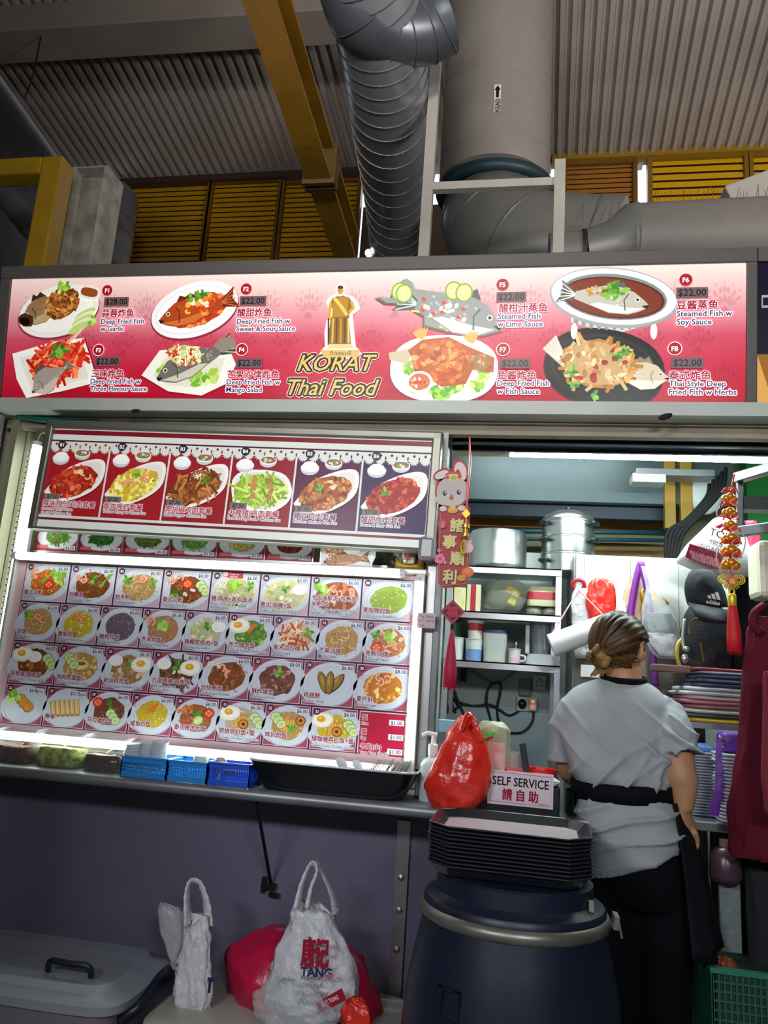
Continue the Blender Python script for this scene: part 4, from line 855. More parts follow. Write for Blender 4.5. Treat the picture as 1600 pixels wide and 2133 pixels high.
# small ducts at the far left
duct('spiral_duct',[PD(235,420,7.0),PD(222,490,6.6),PD(205,580,6.2)],.22,'small shiny duct glimpsed between the white column and the louvres',GALV,6)
duct('spiral_duct',[PD(10,395,6.7),PD(60,455,6.5),PD(115,520,6.2)],.13,'shiny duct glimpsed through the opening of the yellow portal',GALV,6)
b=MB(); b.tube(cr([PY(85,75,4.8),PY(70,150,4.8),PY(52,205,4.8)]),.006,6); tag(b.build('dangling_wire',BLACKR,smooth=True),'thin dark wire hanging below the concrete beam at upper left','wire')
b=MB(); b.ball(PD(768,527,6.0),.03,10); tag(b.build('small_lamp',M('lamp_spot','ffffff',.4,emit=8,ecol='ffffff'),smooth=True),'tiny bright lamp glimpsed below the spiral duct above the sign','lamp')
wall('light_block_slab',-2.0,2.6,2.72,4.4,2.8,2.84,M('block_slab_grey','8e928c',.6))  # unseen slab, added to keep the stall's light out of the hall
# ---------------------------------------------------------------- things on the ledge
ZL=1.0006; ZW=.9856
def super_ring(cx,cy,z,a,b,n=28,e=.5):
    o=[]
    for k in range(n):
        t=2*PI*k/n; c_,s_=math.cos(t),math.sin(t); o.append(Vector((cx+a*math.copysign(abs(c_)**e,c_),cy+b*math.copysign(abs(s_)**e,s_),z)))
    return o
CLEAR=M('clear_plastic','dfe6e4',.1,0,alpha=.09); CLID=M('clear_lid','eef4f4',.12,0,alpha=.32,bump=.4,bscale=60); FROST=M('frosted_plastic','d6dde0',.35,0,alpha=.75)
def tub(pxl,pxr,Y,h,fill,fm,label,d=.13,top=None):
    x0,x1=PY(pxl,1610,Y).x,PY(pxr,1612,Y).x; cx=(x0+x1)/2; a=(x1-x0)/2; cy=Y+d/2; b_=d/2
    t=thing('condiment_tub',(cx,cy,ZL),label,'tub','condiment tubs on the ledge')
    b=MB(); b.loft([super_ring(cx,cy,ZL,a*.93,b_*.93),super_ring(cx,cy,ZL+h*.15,a*.97,b_*.97),super_ring(cx,cy,ZL+h,a,b_)],caps=False); b.add(super_ring(cx,cy,ZL+.001,a*.93,b_*.93),[tuple(range(28))]); b.build('body',CLEAR,t,smooth=True,angle=50)
    b=MB(); hf=h*fill
    R_=[super_ring(cx,cy,ZL+.003,a*.9,b_*.9),super_ring(cx,cy,ZL+hf*.5,a*.945,b_*.945)]
    top_=super_ring(cx,cy,ZL+hf,a*.955,b_*.955); 
    for p in top_: p.z+=.006*nz(p,40)
    R_.append(top_)
    c=[p.lerp(Vector((cx,cy,ZL+hf+.004)),.5)+Vector((0,0,.006*nz(p,60))) for p in top_]; R_.append(c); b.loft(R_); b.build('sauce',fm,t,smooth=True)
    b=MB(); b.loft([super_ring(cx,cy,ZL+h,a*1.04,b_*1.04),super_ring(cx,cy,ZL+h+.006,a*1.06,b_*1.06),super_ring(cx,cy,ZL+h+.012,a*1.0,b_*1.0),super_ring(cx,cy,ZL+h+.016,a*.8,b_*.8)]); b.build('lid',CLID,t,smooth=True,angle=40)
    b=MB(); b.bar((cx-.02,cy-.01,ZL+hf-.01),(cx+.03,cy+.03,ZL+h-.004),.02,.003); b.build('spoon',M('spoon_tan','8a7a5a',.4),t)
    return t
tub(-26,55,2.505,.098,.55,M('chilli_flakes','5a2c14',.7,col2='2a100a',vscale=60,bump=.8,bscale=90),'clear lidded tub of brown ground chilli at the left end of the ledge')
tub(57,156,2.5,.104,.6,M('green_chilli','a8b34a',.35,col2='4f661c',vscale=55,bump=.8,bscale=60),'clear lidded tub of sliced green chillies in liquid')
tub(159,246,2.49,.104,.5,M('soy_chilli','3a100a',.2,col2='1a0806',vscale=40),'clear lidded tub of dark soy sauce with chopped chilli, beside the blue basket')
x=PY(6,1480,2.66).x; t=thing('chilli_jar',(x,2.69,ZL),'tall clear jar of red chilli oil behind the tubs at the left edge','jar')
b=MB(); b.lathe([(0,0),(.034,0),(.036,.01),(.036,.15),(.03,.165),(.03,.18)],(x,2.69,ZL),20); b.build('jar_body',CLEAR,t,smooth=True,angle=40)
b=MB(); b.lathe([(0,.004),(.032,.004),(.034,.12),(0,.125)],(x,2.69,ZL),20); b.build('chilli_oil',M('chilli_oil','d9822a',.3,col2='a8401a',vscale=60),t,smooth=True)
b=MB(); b.lathe([(0,.205),(.034,.203),(.037,.195),(.037,.172),(.033,.168)],(x,2.69,ZL),20); b.build('jar_lid',M('white_lid','d8d4cc',.4),t,smooth=True,angle=40)
BLUE=M('basket_blue','2383cf',.35); BLUE2=M('basket_royal','1f50c0',.35)
def basket(pxl,pxr,Y,h,mt,label,slots,d=.12,skew=0):
    x0,x1=PY(pxl,1625,Y).x,PY(pxr,1630,Y).x; y0,y1=Y,Y+d; z0,z1=ZL,ZL+h; tp=.006
    t=thing('plastic_basket',((x0+x1)/2,(y0+y1)/2,ZL),label,'basket','blue plastic baskets on the ledge')
    b=MB(); b.b2(x0+tp,x1-tp,y0+tp,y1-tp,z0,z0+.003)
    def side(p,q,n):
        p=Vector(p);q=Vector(q); L=(q-p).length; u=(q-p)/L; w=Vector((0,0,1)).cross(u)*.002
        b.bar(p+Vector((0,0,.008)),q+Vector((0,0,.008)),.003,.016); b.bar(p+Vector((0,0,h-.008)),q+Vector((0,0,h-.008)),.003,.016); b.bar(p+Vector((0,0,h)),q+Vector((0,0,h)),.008,.004)
        k=max(3,int(L/(.0085)))
        for i in range(k+1): c=p+u*(L*i/k); b.box(c+Vector((0,0,h/2)),(.0032,.0032,h))
        if not slots:
            m_=max(2,int((h-.03)/.0085))
            for i in range(m_+1): zz=.016+(h-.032)*i/m_; b.bar(p+Vector((0,0,zz)),q+Vector((0,0,zz)),.0028,.003)
    side((x0,y0,z0),(x1,y0,z0),0); side((x1,y0,z0),(x1,y1,z0),0); side((x1,y1,z0),(x0,y1,z0),0); side((x0,y1,z0),(x0,y0,z0),0)
    b.build('basket_body',mt,t); 
    b=MB(); b.bar((x0,y0-.003,z1),(x1,y0-.003,z1),.005,.006); b.bar((x0,y1,z1),(x1,y1,z1),.006,.006); b.bar((x0,y0,z1),(x0,y1,z1),.006,.006); b.bar((x1,y0,z1),(x1,y1,z1),.006,.006); b.build('rim',mt,t); return x0,x1
bx=basket(249,343,2.465,.062,BLUE,'pale blue lattice basket holding stacks of clear sauce cups',False)
basket(347,428,2.463,.062,BLUE,'pale blue lattice basket between the sauce cup basket and the royal blue one',False)
basket(432,518,2.46,.068,BLUE2,'royal blue basket with upright slots, beside the black tub',True)
cupm=FROST; first=None
for si,(px,ln,lab) in enumerate(((278,-.35,'left'),(305,-.1,'middle'),(327,.0,'right'))):
    x=PY(px,1600,2.52).x
    for k in range(4):
        z=ZL+.006+k*.009+si*.006; lab2='translucent sauce cup in the %s stack of the lattice basket, %s'%(lab,('bottom one','second from the bottom','third from the bottom','top one')[k])
        if first is None:
            b=MB(); b.lathe([(.02,0),(.027,.064),(.0285,.065),(.0285,.069),(.026,.069),(.019,.002)],(0,0,0),16); b.add([(.02*math.cos(2*PI*i/16),.02*math.sin(2*PI*i/16),.001) for i in range(16)],[tuple(range(16))])
            first=b.build('sauce_cup',cupm,smooth=True,angle=40); c=first
        else: c=first.copy(); COL.objects.link(c)
        c.location=(x+k*.002,2.52,z+.0); c.rotation_euler=(.15,ln*.3,0); tag(c,lab2,'cup','sauce cups in the blue basket')
x=PY(418,1590,2.52).x; t=thing('small_jar',(x,2.52,ZL+.004),'small clear jar with a pale green lid standing in the middle lattice basket','jar')
b=MB(); b.lathe([(0,0),(.022,0),(.022,.05),(.02,.055)],(x,2.52,ZL+.004),18); b.build('jar_body',CLEAR,t,smooth=True,angle=40); b=MB(); b.lathe([(.024,.052),(.025,.07),(.022,.074),(0,.075)],(x,2.52,ZL+.004),18); b.build('jar_lid',M('mint_lid','b6d6c0',.4),t,smooth=True,angle=40)
b=MB(); p=PY(457,1594,2.53); b.lathe([(0,-.004),(.026,-.003),(.027,0),(.026,.003),(0,.004)],p,18,q=Matrix.Rotation(R(75),3,'X')); b.b2(p.x-.004,p.x+.004,2.528,2.532,ZL+.004,p.z-.02); tag(b.build('round_scoop',M('scoop_pink','c9a69a',.5)),'flat round pinkish scoop sticking up out of the royal blue basket','scoop')
# black cutlery tub
x0,x1=PY(515,1640,2.47).x,PY(862,1650,2.47).x; cx=(x0+x1)/2; zt=PY(690,1600,2.45).z; 
t=thing('cutlery_tub',(cx,2.53,ZL),'long glossy black tub of plastic cutlery on the ledge','tub')
b=MB(); H=zt-ZL
b.loft([super_ring(cx,2.54,ZL+z,(x1-x0)/2*s,.085*s,40,.3) for z,s in ((0,.8),(.008,.86),(H*.5,.95),(H-.006,1),(H,1.02),(H+.004,1.0),(H-.004,.975),(H*.5,.92),(.012,.82))],caps=True); b.build('tub_body',M('tub_black','0f1117',.22),t,smooth=True,angle=40)
b=MB(); b.tube([Vector(p) for p in super_ring(cx,2.54,ZL+H+.003,(x1-x0)/2*1.02,.088,40,.3)],.004,6,closed=True); b.build('clear_rim',M('clear_rim','b9c0c6',.2,.3),t,smooth=True)
SPW=M('spoon_white','d9dade',.35)
def spoon(p,tip,label,k=0):
    b=MB(); p=Vector(p);tip=Vector(tip); d=(tip-p).normalized(); b.bar(p,tip-d*.03,.008,.003)
    b.ball(tip,.02,12,sc=(.75,.25,1.2),rot=(0,math.atan2(d.x,d.z),0)); tag(b.build('plastic_spoon',SPW,smooth=True,angle=50),label,'spoon','plastic cutlery in the black tub')
a=PY(712,1590,2.53); spoon((a.x+.08,2.54,ZL+.02),a,'white plastic spoon standing upright in the middle of the black tub')
a=PY(745,1596,2.54); spoon((a.x+.08,2.55,ZL+.02),a,'white plastic spoon lying low in the black tub, right of the upright spoon')
for i in range(16):
    a=PY(775+i*5.2,1596+rnd.uniform(-5,3),2.5+.006*(i%7)); b=MB(); b.bar((a.x-.05,a.y+.02,ZL+.03),a,.007,.002)
    for k in (-1,0,1): b.bar(a+Vector((k*.003,0,0)),a+Vector((k*.0035+.004,-.004,.016)),.0016,.0016)
    tag(b.build('plastic_fork',M('fork_grey','a9aaa6',.4)),'pale plastic fork bunched with its like at the right end of the black tub','fork','forks bunched in the black tub')
# pump bottle
x=PY(898,1640,2.56).x; zc=PY(898,1585,2.56).z; t=thing('pump_bottle',(x,2.56,ZW if x>-.13 else ZL),'white translucent pump bottle half hidden behind the red bag','bottle'); b=MB(); z0=t.location.z
b.lathe([(0,z0),(.036,z0),(.038,z0+.008),(.038,zc-.012),(.03,zc+.002),(.014,zc+.012),(.014,zc+.02)],(x,2.56,0),22); b.build('bottle_body',M('bottle_white','c9d4d6',.35),t,smooth=True,angle=45)
b=MB(); b.lathe([(.015,zc+.018),(.016,zc+.05),(.007,zc+.055),(.007,zc+.08)],(x,2.56,0),16); b.tube([(x+.012,2.56,zc+.082),(x-.02,2.555,zc+.085),(x-.035,2.55,zc+.078)],.006,8); b.build('pump_head',M('pump_white','e2e2e0',.35),t,smooth=True,angle=45)

# ---------------------------------------------------------------- bags
def sack(name,rows,Y,mt,label,cat='bag',depth=.6,fold=.05,seed=0,n=44,parent=None,sub=1,wr=.006,build=True,b=None,group=None):
    pts=[(PY(l,y,Y),PY(r,y,Y),dp) for y,l,r,dp in [(q+(depth,))[:4] if len(q)==3 else q for q in rows]]
    cx=cr([(p+q)/2 for p,q,_ in pts],5); hw=cr([((q-p).length/2,d,0) for p,q,d in pts],5); rings=[]
    b=b or MB()
    for i,(c,h) in enumerate(zip(cx,hw)):
        a=max(.001,h.x); ring=[]
        for k in range(n):
            t=2*PI*k/n; f=1+fold*(nz((math.cos(t)*2.2,math.sin(t)*2.2,i*.12),1.3,seed))+fold*.5*nz((math.cos(t)*6,math.sin(t)*6,i*.1),1,seed+3)
            q=Vector((math.cos(t)*a*f,math.sin(t)*a*h.y*f,0)); q+=Vector((nz((k*.3,i*.35,seed),1),nz((k*.3,i*.35,seed+5),1),nz((k*.3,i*.3,seed+9),1)))*wr
            ring.append(c+q)
        rings.append(ring)
    b.loft(rings)
    if not build: return b
    o=b.build(name,mt,parent,smooth=True,loc=tuple(cx[-1]) if parent is None else None)
    if parent is None: tag(o,label,cat,group)
    return o
REDP=M('red_plastic','e6382a',.22,bump=.5,bscale=26,col2='cc261e',vscale=9,spec=.6); WHP=M('white_plastic','d9dade',.25,bump=1.0,bscale=34,alpha=.86); MAGP=M('magenta_plastic','bc1642',.3,bump=.5,bscale=20); CLP=M('clear_bag','d9e0e2',.12,alpha=.3,bump=.9,bscale=30)
t=thing('carrier_bag',PY(950,1695,2.47),'full red plastic carrier bag tied at the top, beside the self service sign','bag')
sack('bag_body',[(1491,958,982,.8),(1510,945,998,.7),(1545,925,1012,.7),(1590,903,1022,.7),(1630,888,1020,.72),(1660,889,1006,.7),(1685,902,985,.65),(1698,925,962,.4)],2.47,REDP,'',fold=.10,seed=1,parent=t,wr=.007)
b=MB(); P=cr([PY(968,1512,2.42),PY(985,1500,2.40),PY(1000,1540,2.40),PY(1026,1535,2.42)],6); b.tube(P,[.012-.0003*i for i in range(len(P))],8,sx=.35); P=cr([PY(960,1520,2.42),PY(975,1488,2.40),PY(990,1500,2.42)],6); b.tube(P,.013,8,sx=.4); b.build('knot',REDP,t,smooth=True)
# self service box
BXY=2.5; a=PY(985,1690,BXY); c=PY(1166,1690,BXY); zt=PY(1100,1636,BXY).z; t=thing('display_box',(a.x,BXY,ZW),'black box carrying the white self service sign on the worktop','box')
b=MB(); b.b2(a.x,c.x,BXY,BXY+.2,ZW,zt); b.build('box_body',M('box_black','111318',.35),t,bevel=.004)
p=PY(1015,1672,BXY-.008); q=PY(1152,1687,BXY-.008); s_=PY(1015,1618,BXY-.008); w=q.x-p.x; h=.112*BXY/2.6*.92; 
I=Ink((p.x,BXY-.006,p.z),(w,0,q.z-p.z),(0,-.1,1)); I.mb.box((p.x+w/2,BXY-.004,p.z+h/2-.002),(w,.003,h)); I.mb.c=[lin('d8c9cf')]*6
I.n=-I.n if I.n.y>0 else I.n
I.rect(0,0,w,h,'dccbd2')
def frame_line(I,x0,y0,x1,y1,t_,c): I.strand([(x0,y0),(x1,y0),(x1,y1),(x0,y1),(x0,y0)],t_,c)
frame_line(I,.007,.007,w-.007,h-.006,.0007,'a8384c')
I.text('SELF SERVICE',w/2,h*.57,h*.36,'0e0e12','c',.02,fit=w*.86); I.text('請 自 助',w/2,h*.17,h*.36,'a01c38','c',.03,fit=w*.54); I.text('TSAK 2711',w-.012,.009,.007,'302028','r',.01)
I.mb.build('sign_plate',PRINT,t)
I=Ink((a.x+.004,BXY-.003,p.z+.02),(1,0,0),(0,0,1)); I.rect(0,0,p.x-a.x-.006,h*.8,'d3b6c2'); I.mb.build('second_plate',PRINT,t)
# clutter on the box
def on(px,py,Y=BXY+.08): return PY(px,py,Y)
b=MB(); a=on(1070,1606); b.box((a.x,a.y,zt+.022),(.075,.13,.022),0,(R(6),R(10),.3)); b.box((a.x,a.y,zt+.036),(.08,.135,.004),1,(R(6),R(10),.3)); tag(b.build('calculator',[BLACKP,M('case_red','b8281c',.4)],bevel=.003),'dark handheld device with a red edge on top of the black box','device')
a=on(1115,1612)
for i in range(4):
    b=MB(); b.box((a.x+.004*i,a.y-.02,zt+.003+i*.0045),(.11,.12,.003),0,(0,0,.05*i-.05))
    tag(b.build('paper_pad',M('paper_white','d6d6d8',.6)),'thin white paper pad on the black box, %s of its small pile'%('bottom','second from bottom','third from bottom','topmost')[i],'paper','white paper pads on the black box')
b=MB(); a=on(1125,1598,BXY+.14); b.lathe([(0,0),(.045,0),(.05,.035),(.054,.037),(.054,.04),(.046,.038),(.042,.004),(0,.003)],(a.x,a.y,zt+.0),24,sx=1.05); tag(b.build('red_tub',M('tub_red','d01c1c',.3),smooth=True,angle=40),'shallow red plastic tub at the back of the black box','tub')
b=MB(); a=on(1088,1548); c_=on(1098,1605); b.bar(a,Vector((c_.x,c_.y,zt+.024)),.02,.012); tag(b.build('box_cutter',M('cutter_dark','22262c',.35),bevel=.003),'black and silver cutter leaning upright beside the red tub','cutter')
b=MB(); a=on(1030,1625,BXY+.01); c_=on(1036,1546,BXY+.03); b.box((a+c_)/2,(.055,.001,(c_.z-a.z)),0,(R(-5),0,0)); tag(b.build('receipt_sheet',M('sheet_pink','d8aaa6',.7,var=.1,vscale=30)),'pale pink printed slip standing behind the red bag','slip')
b=MB(); a=on(1058,1585,BXY+.12); b.lathe([(0,0),(.032,0),(.042,.085)],(a.x,a.y,zt),20); tag(b.build('clear_tub',M('tub_frost','b9c4bd',.3,alpha=.7),smooth=True,angle=40),'translucent tub of bits with a yellow label behind the device','tub')
b=MB(); a=on(1010,1535,BXY+.12)
for i in range(24): b.tube([(a.x,a.y,a.z-.03),(a.x+rnd.uniform(-.03,.03),a.y+rnd.uniform(-.02,.02),a.z+rnd.uniform(0,.028))],.004,5)
b.tube([(a.x,a.y,a.z-.03),(a.x,a.y,zt)],.01,8); tag(b.build('green_brush',M('brush_green','4fe040',.5),smooth=True),'bright green bristly tuft poking up behind the red bag','brush')
sack('wrapped_pack',[(1503,1005,1045,.6),(1515,995,1060,.6),(1535,996,1062,.6),(1570,1000,1060,.5),(1606,1002,1058,.5)],2.64,M('wrap_beige','b9bf9e',.4,alpha=.85),'crumpled pale wrapped pack behind the red bag','pack',fold=.15,seed=4)
b=MB(); a=PY(1192,1690,2.5); b.box((a.x+.03,a.y,ZW+.004),(.03,.02,.006),0,(0,0,.4)); b.box((a.x+.028,a.y-.024,ZW+.003),(.022,.014,.004),0,(0,0,-.2)); b.tube(cr([(a.x+.02,a.y,ZW+.004),(a.x,a.y-.01,ZW+.006),(a.x-.01,a.y+.01,ZW+.008),(a.x-.008,a.y+.02,ZW+.006)]),.002,6,1); tag(b.build('key_tag',[M('key_pale','c9c9b0',.4),BLACKP]),'pale key tag on a thin cord lying on the worktop by the person','keys')

# ---------------------------------------------------------------- trays and barrel
TRY=2.2; TM=M('tray_black','22252d',.25,spec=.8); TP=M('tray_liner','a8989c',.45,bump=.25,bscale=160,var=.1)
def oct_ring(w,d,c_,z): 
    w/=2;d/=2; return [Vector(p) for p in ((-w+c_,-d,z),(w-c_,-d,z),(w,-d+c_,z),(w,d-c_,z),(w-c_,d,z),(-w+c_,d,z),(-w,d-c_,z),(-w,-d+c_,z))]
tz=PY(1060,1740,2.2).z
tl=PZ(884,1735,1.0); tr=PZ(1252,1775,1.0); tcx=(tl.x+tr.x)/2; tcy=2.235; tw=(tr.x-tl.x)*.985; td=.34
def mk_tray(loc,label,liner):
    t=thing('serving_tray',loc,label,'tray','stacked serving trays'); L=t.location
    b=MB(); R_=[oct_ring(tw*.86,td*.80,.03,0),oct_ring(tw*.88,td*.82,.03,.003),oct_ring(tw*.97,td*.95,.055,.026),oct_ring(tw,td,.06,.026),oct_ring(tw,td,.06,.022),oct_ring(tw*.96,td*.94,.05,.020),oct_ring(tw*.86,td*.80,.03,-.004)]
    b.loft([[p+L for p in r] for r in R_],caps=True); b.build('tray_body',TM,t,bevel=.0015)
    if liner: b=MB(); b.loft([[p+L for p in oct_ring(tw*.855,td*.79,.03,.0015)],[p+L for p in oct_ring(tw*.85,td*.785,.03,.0045)]]); b.build('liner',TP,t)
    return t
lidz=.888; NT=11; sp=.0093
names=['bottom tray of the black stack, resting on the barrel lid']+['black serving tray in the stack on the barrel, %s from the bottom'%w for w in ('second','third','fourth','fifth','sixth','seventh','eighth','ninth','tenth')]
t0=mk_tray((tcx,tcy,lidz+.006),names[0],False); t0.rotation_euler.z=R(-2)
for k in range(1,NT-1): dup(t0,(tcx+rnd.uniform(-.002,.002),tcy+rnd.uniform(-.002,.002),lidz+.006+k*sp),names[k],R(-2+rnd.uniform(-.4,.4)))
tt=mk_tray((tcx,tcy,lidz+.006+(NT-1)*sp),'topmost black serving tray with a pale liner, red bag just behind it',True); tt.rotation_euler.z=R(-2)
bc=Vector((PY(1070,1880,2.2).x,2.235,0)); BB=M('barrel_blue','151d30',.42,bump=.06,bscale=12,var=.15,vscale=4)
t=thing('plastic_barrel',bc,'big dark blue plastic barrel with a clamped lid carrying the tray stack','barrel')
b=MB(); b.lathe([(.0,0),(.25,0),(.272,.05),(.285,.25),(.283,.45),(.268,.62),(.248,.72),(.236,.775),(.232,.80)],bc,56,capb=False); b.build('barrel_body',BB,t,smooth=True)
b=MB(); b.lathe([(.0,lidz-.001),(.196,lidz-.002),(.203,lidz-.008),(.205,.842),(.214,.834),(.232,.828),(.237,.82),(.237,.808),(.232,.803)],bc,56); b.build('lid',BB,t,smooth=True,angle=35)
b=MB(); b.lathe([(.236,.812),(.244,.808),(.249,.796),(.246,.784),(.236,.778)],bc,56); rg=b.build('clamp_ring',M('clamp_zinc','8f8d84',.4,.7,var=.3,vscale=12),t,smooth=True)
b=MB(); c=PY(1282,1918,2.12); b.box(c,(.012,.05,.03),0,(0,.1,0)); b.tube([c+Vector((.004,-.02,.01)),c+Vector((.012,-.03,-.03))],.003,6); b.build('clamp_lever',M('clamp_zinc'),t)
b=MB(); c=PY(1240,1882,2.04); b.box((bc.x+.19,bc.y-.093,.848),(.012,.01,.026)); b.build('lid_tab',M('lid_tab','8a8578',.5),t)
b=MB(); a_=math.atan2(-.95,-.62)
for (u0,u1,v0,v1) in ((-.1,.1,.60,.604),(-.1,.1,.66,.664),(-.1,-.085,.6,.664),(.085,.1,.6,.664)):
    for k in range(6):
        aa=a_+u0+(u1-u0)*k/5; r_=.269+(.63-(v0+v1)/2)*.25+.002; b.box((bc.x+r_*math.cos(aa),bc.y+r_*math.sin(aa),(v0+v1)/2),(.012,.008,v1-v0+.002),0,(0,0,aa+PI/2))
b.build('moulded_mark',BB,t)
# ---------------------------------------------------------------- low things in front of the wall
BINM=M('bin_clear','8d9198',.3,alpha=.5,bump=.1); BINC=M('bin_contents','a05448',.7,col2='6a5a5e',vscale=5)
x1=PY(236,2108,2.27).x; x0=x1-.78; zl=PY(236,2100,2.27).z
t=thing('storage_bin',(x1-.4,2.48,0),'large translucent lidded storage bin with dark handles at lower left','bin')
b=MB(); cx=(x0+x1)/2; b.loft([super_ring(cx,2.48,z,.39*s,.215*s,40,.3) for z,s in ((0,.86),(.02,.88),(zl-.03,.96))]); b.build('bin_body',BINM,t,smooth=True,angle=40)
b=MB(); b.loft([super_ring(cx,2.48,z,.37*s,.2*s,40,.3) for z,s in ((.01,.85),(zl-.03,.94))]); b.build('contents',BINC,t,smooth=True,angle=40)
b=MB(); b.loft([super_ring(cx,2.48,zl+z,.39*s,.215*s2,40,.3) for z,s,s2 in ((-.03,.985,.97),(-.03,1.02,1.03),(-.005,1.03,1.045),(.006,1.0,1.0),(.012,.9,.86),(.03,.86,.8))]); b.build('bin_lid',M('bin_lid','a4aab2',.28,alpha=.72),t,smooth=True,angle=40)
HB=M('handle_navy','10172c',.4)
b=MB(); a=PZ(100,2022,zl+.04); c=PZ(190,2035,zl+.04); b.tube(cr([a,a+Vector((.01,-.01,.03)),(a+c)/2+Vector((0,-.015,.032)),c+Vector((-.01,-.01,.03)),c]),.009,8); b.build('lid_handle',HB,t,smooth=True)
b=MB(); b.tube(cr([(x1-.01,2.34,zl-.06),(x1+.035,2.36,zl-.02),(x1+.045,2.46,zl+.02),(x1+.03,2.56,zl+.01)]),.014,8); b.build('side_clip',HB,t,smooth=True)
zb=PY(430,2085,2.5).z; xa=PY(340,2120,2.5).x
t=thing('low_bin',(xa+.38,2.5,0),'pale lidded box on the floor carrying the plastic bags','bin')
b=MB(); b.loft([super_ring(xa+.38,2.52,z,.36*s,.22*s,40,.3) for z,s in ((0,.9),(zb-.05,.96))]); b.build('box_body',M('lowbox','77747a',.5),t,smooth=True,angle=40)
b=MB(); b.loft([super_ring(xa+.38,2.52,zb+z,.38*s,.235*s,40,.3) for z,s in ((-.05,.98),(-.04,1.02),(-.012,1.01),(0,.95))]); b.build('box_lid',M('lowlid','a9a59a',.4),t,smooth=True,angle=40)
def strap(pts,Y,w,mt,parent,name='handle',th=.35):
    b=MB(); P=cr([PY(x,y,Y+dy) for x,y,dy in pts],8); n_=len(P)-1; b.tube(P,[w*(.7+.9*abs(2*i/n_-1)**1.6)+.002*math.sin(i*1.7) for i in range(n_+1)],8,sx=th); return b.build(name,mt,parent,smooth=True)
t=thing('carrier_bag',PY(400,2105,2.45),'slim white plastic bag standing with its handle loop up, left of the bigger bags','bag')
sack('bag_body',[(1905,400,432,.5),(1930,388,436,.5),(1975,378,438,.5),(2030,366,440,.5),(2080,362,440,.5),(2108,372,424,.4)],2.45,WHP,'',fold=.2,seed=11,parent=t,wr=.012)
strap([(392,1925,-.02),(389,1870,-.02),(394,1840,-.01),(404,1834,0),(418,1842,.0),(430,1880,.01),(434,1925,.02)],2.45,.017,WHP,t,th=.3)
I=Ink(PY(432,2045,2.37),(.9,.25,0),(0,0,1)); I.rect(0,0,.018,.012,'2a2a5c'); I.rect(.004,-.03,.012,.0,'2a2a3c'); I.mb.build('print',PRINT,t)
b=MB(); sack('x',[(1882,335,345,.4),(1895,331,378,.4),(1940,333,384,.4),(1990,350,378,.4),(2020,362,374,.4)],2.52,WHP,'',fold=.2,seed=13,b=b,build=False); b.build('side_flap',M('white_plastic_thin','c9c8cc',.3,alpha=.55,bump=.5),t,smooth=True)
# magenta bag behind, with white red-print bag in front
sack('carrier_bag',[(1935,560,640,.5),(1960,520,720,.6),(2000,482,765,.6),(2060,475,792,.6),(2120,480,795,.55),(2150,500,770,.5)],2.6,MAGP,'big crumpled magenta-red plastic bag slumped behind the printed white bag',fold=.14,seed=21,wr=.012)
t=thing('carrier_bag',PY(650,2100,2.42),'white plastic bag with red shop lettering and knotted handles, in front of the magenta bag','bag')
sack('bag_body',[(1880,618,664,.5),(1905,608,690,.5),(1950,592,715,.55),(2000,575,735,.6),(2050,560,745,.6),(2090,552,745,.55),(2110,565,730,.4)],2.44,WHP,'',fold=.15,seed=23,parent=t,wr=.012)
strap([(618,1890,-.03),(628,1845,-.02),(642,1808,-.01),(653,1797,0),(660,1815,-.01),(648,1850,-.02),(640,1890,-.03)],2.42,.02,WHP,t,th=.3)
strap([(700,1900,.0),(690,1860,.0),(668,1812,.0),(655,1797,0)],2.44,.022,M('white_plastic_thin'),t)
o=PY(628,2030,2.335); I=Ink(o,(.97,.12,.03),(-.03,0,1)); I.step=6e-5
def k(px,py): p=PP(px,py,I.o,I.n)-I.o; return p.dot(I.ux),p.dot(I.uy)
x,y=k(628,2008); I.text('唐记',x,y,.082,'a01830','l',.03,fit=.075); x,y=k(626,2026); I.text('TANG',x,y-.008,.032,'23285a','l',.03); x,y=k(628,2036); I.text('INDUSTRIES',x,y-.004,.011,'4a4a60','l',.01)
for s_,px,py,z_ in (('TRUE',645,2050,.017),('SINGAPORE',615,2068,.018),('FLAVOUR',625,2086,.018)): x,y=k(px,py); I.text(s_,x,y-.006,z_,'7a6a70','l',.0)
I.poly([k(658,2090),k(712,2058),k(722,2082),k(664,2112)],'a01830'); x,y=k(672,2092); I.text('唐记 TONG',x,y-.006,.016,'e0c8cc','l',.02,rot=.45,fit=.05); 
for q in range(7): I.rect(*(lambda p:(p[0],p[1],p[0]+.004,p[1]+.008+.004*(q%3)))(k(668+q*4.6,2044-q*1.4)),'c88a90')
I.mb.build('print',PRINT,t)
sack('clear_bag',[(2040,575,612,.5),(2060,550,665,.6),(2090,540,690,.6),(2125,545,700,.6),(2150,560,690,.5)],2.33,CLP,'shiny clear plastic bag crumpled in front of the printed white bag',fold=.25,seed=31,wr=.014)
sack('red_wrapper',[(2076,718,750,.5),(2095,710,768,.5),(2130,712,775,.5),(2150,720,770,.4)],2.4,M('red_plastic'),'small crumpled bright red bag beside the printed white bag',fold=.2,seed=33,wr=.008)
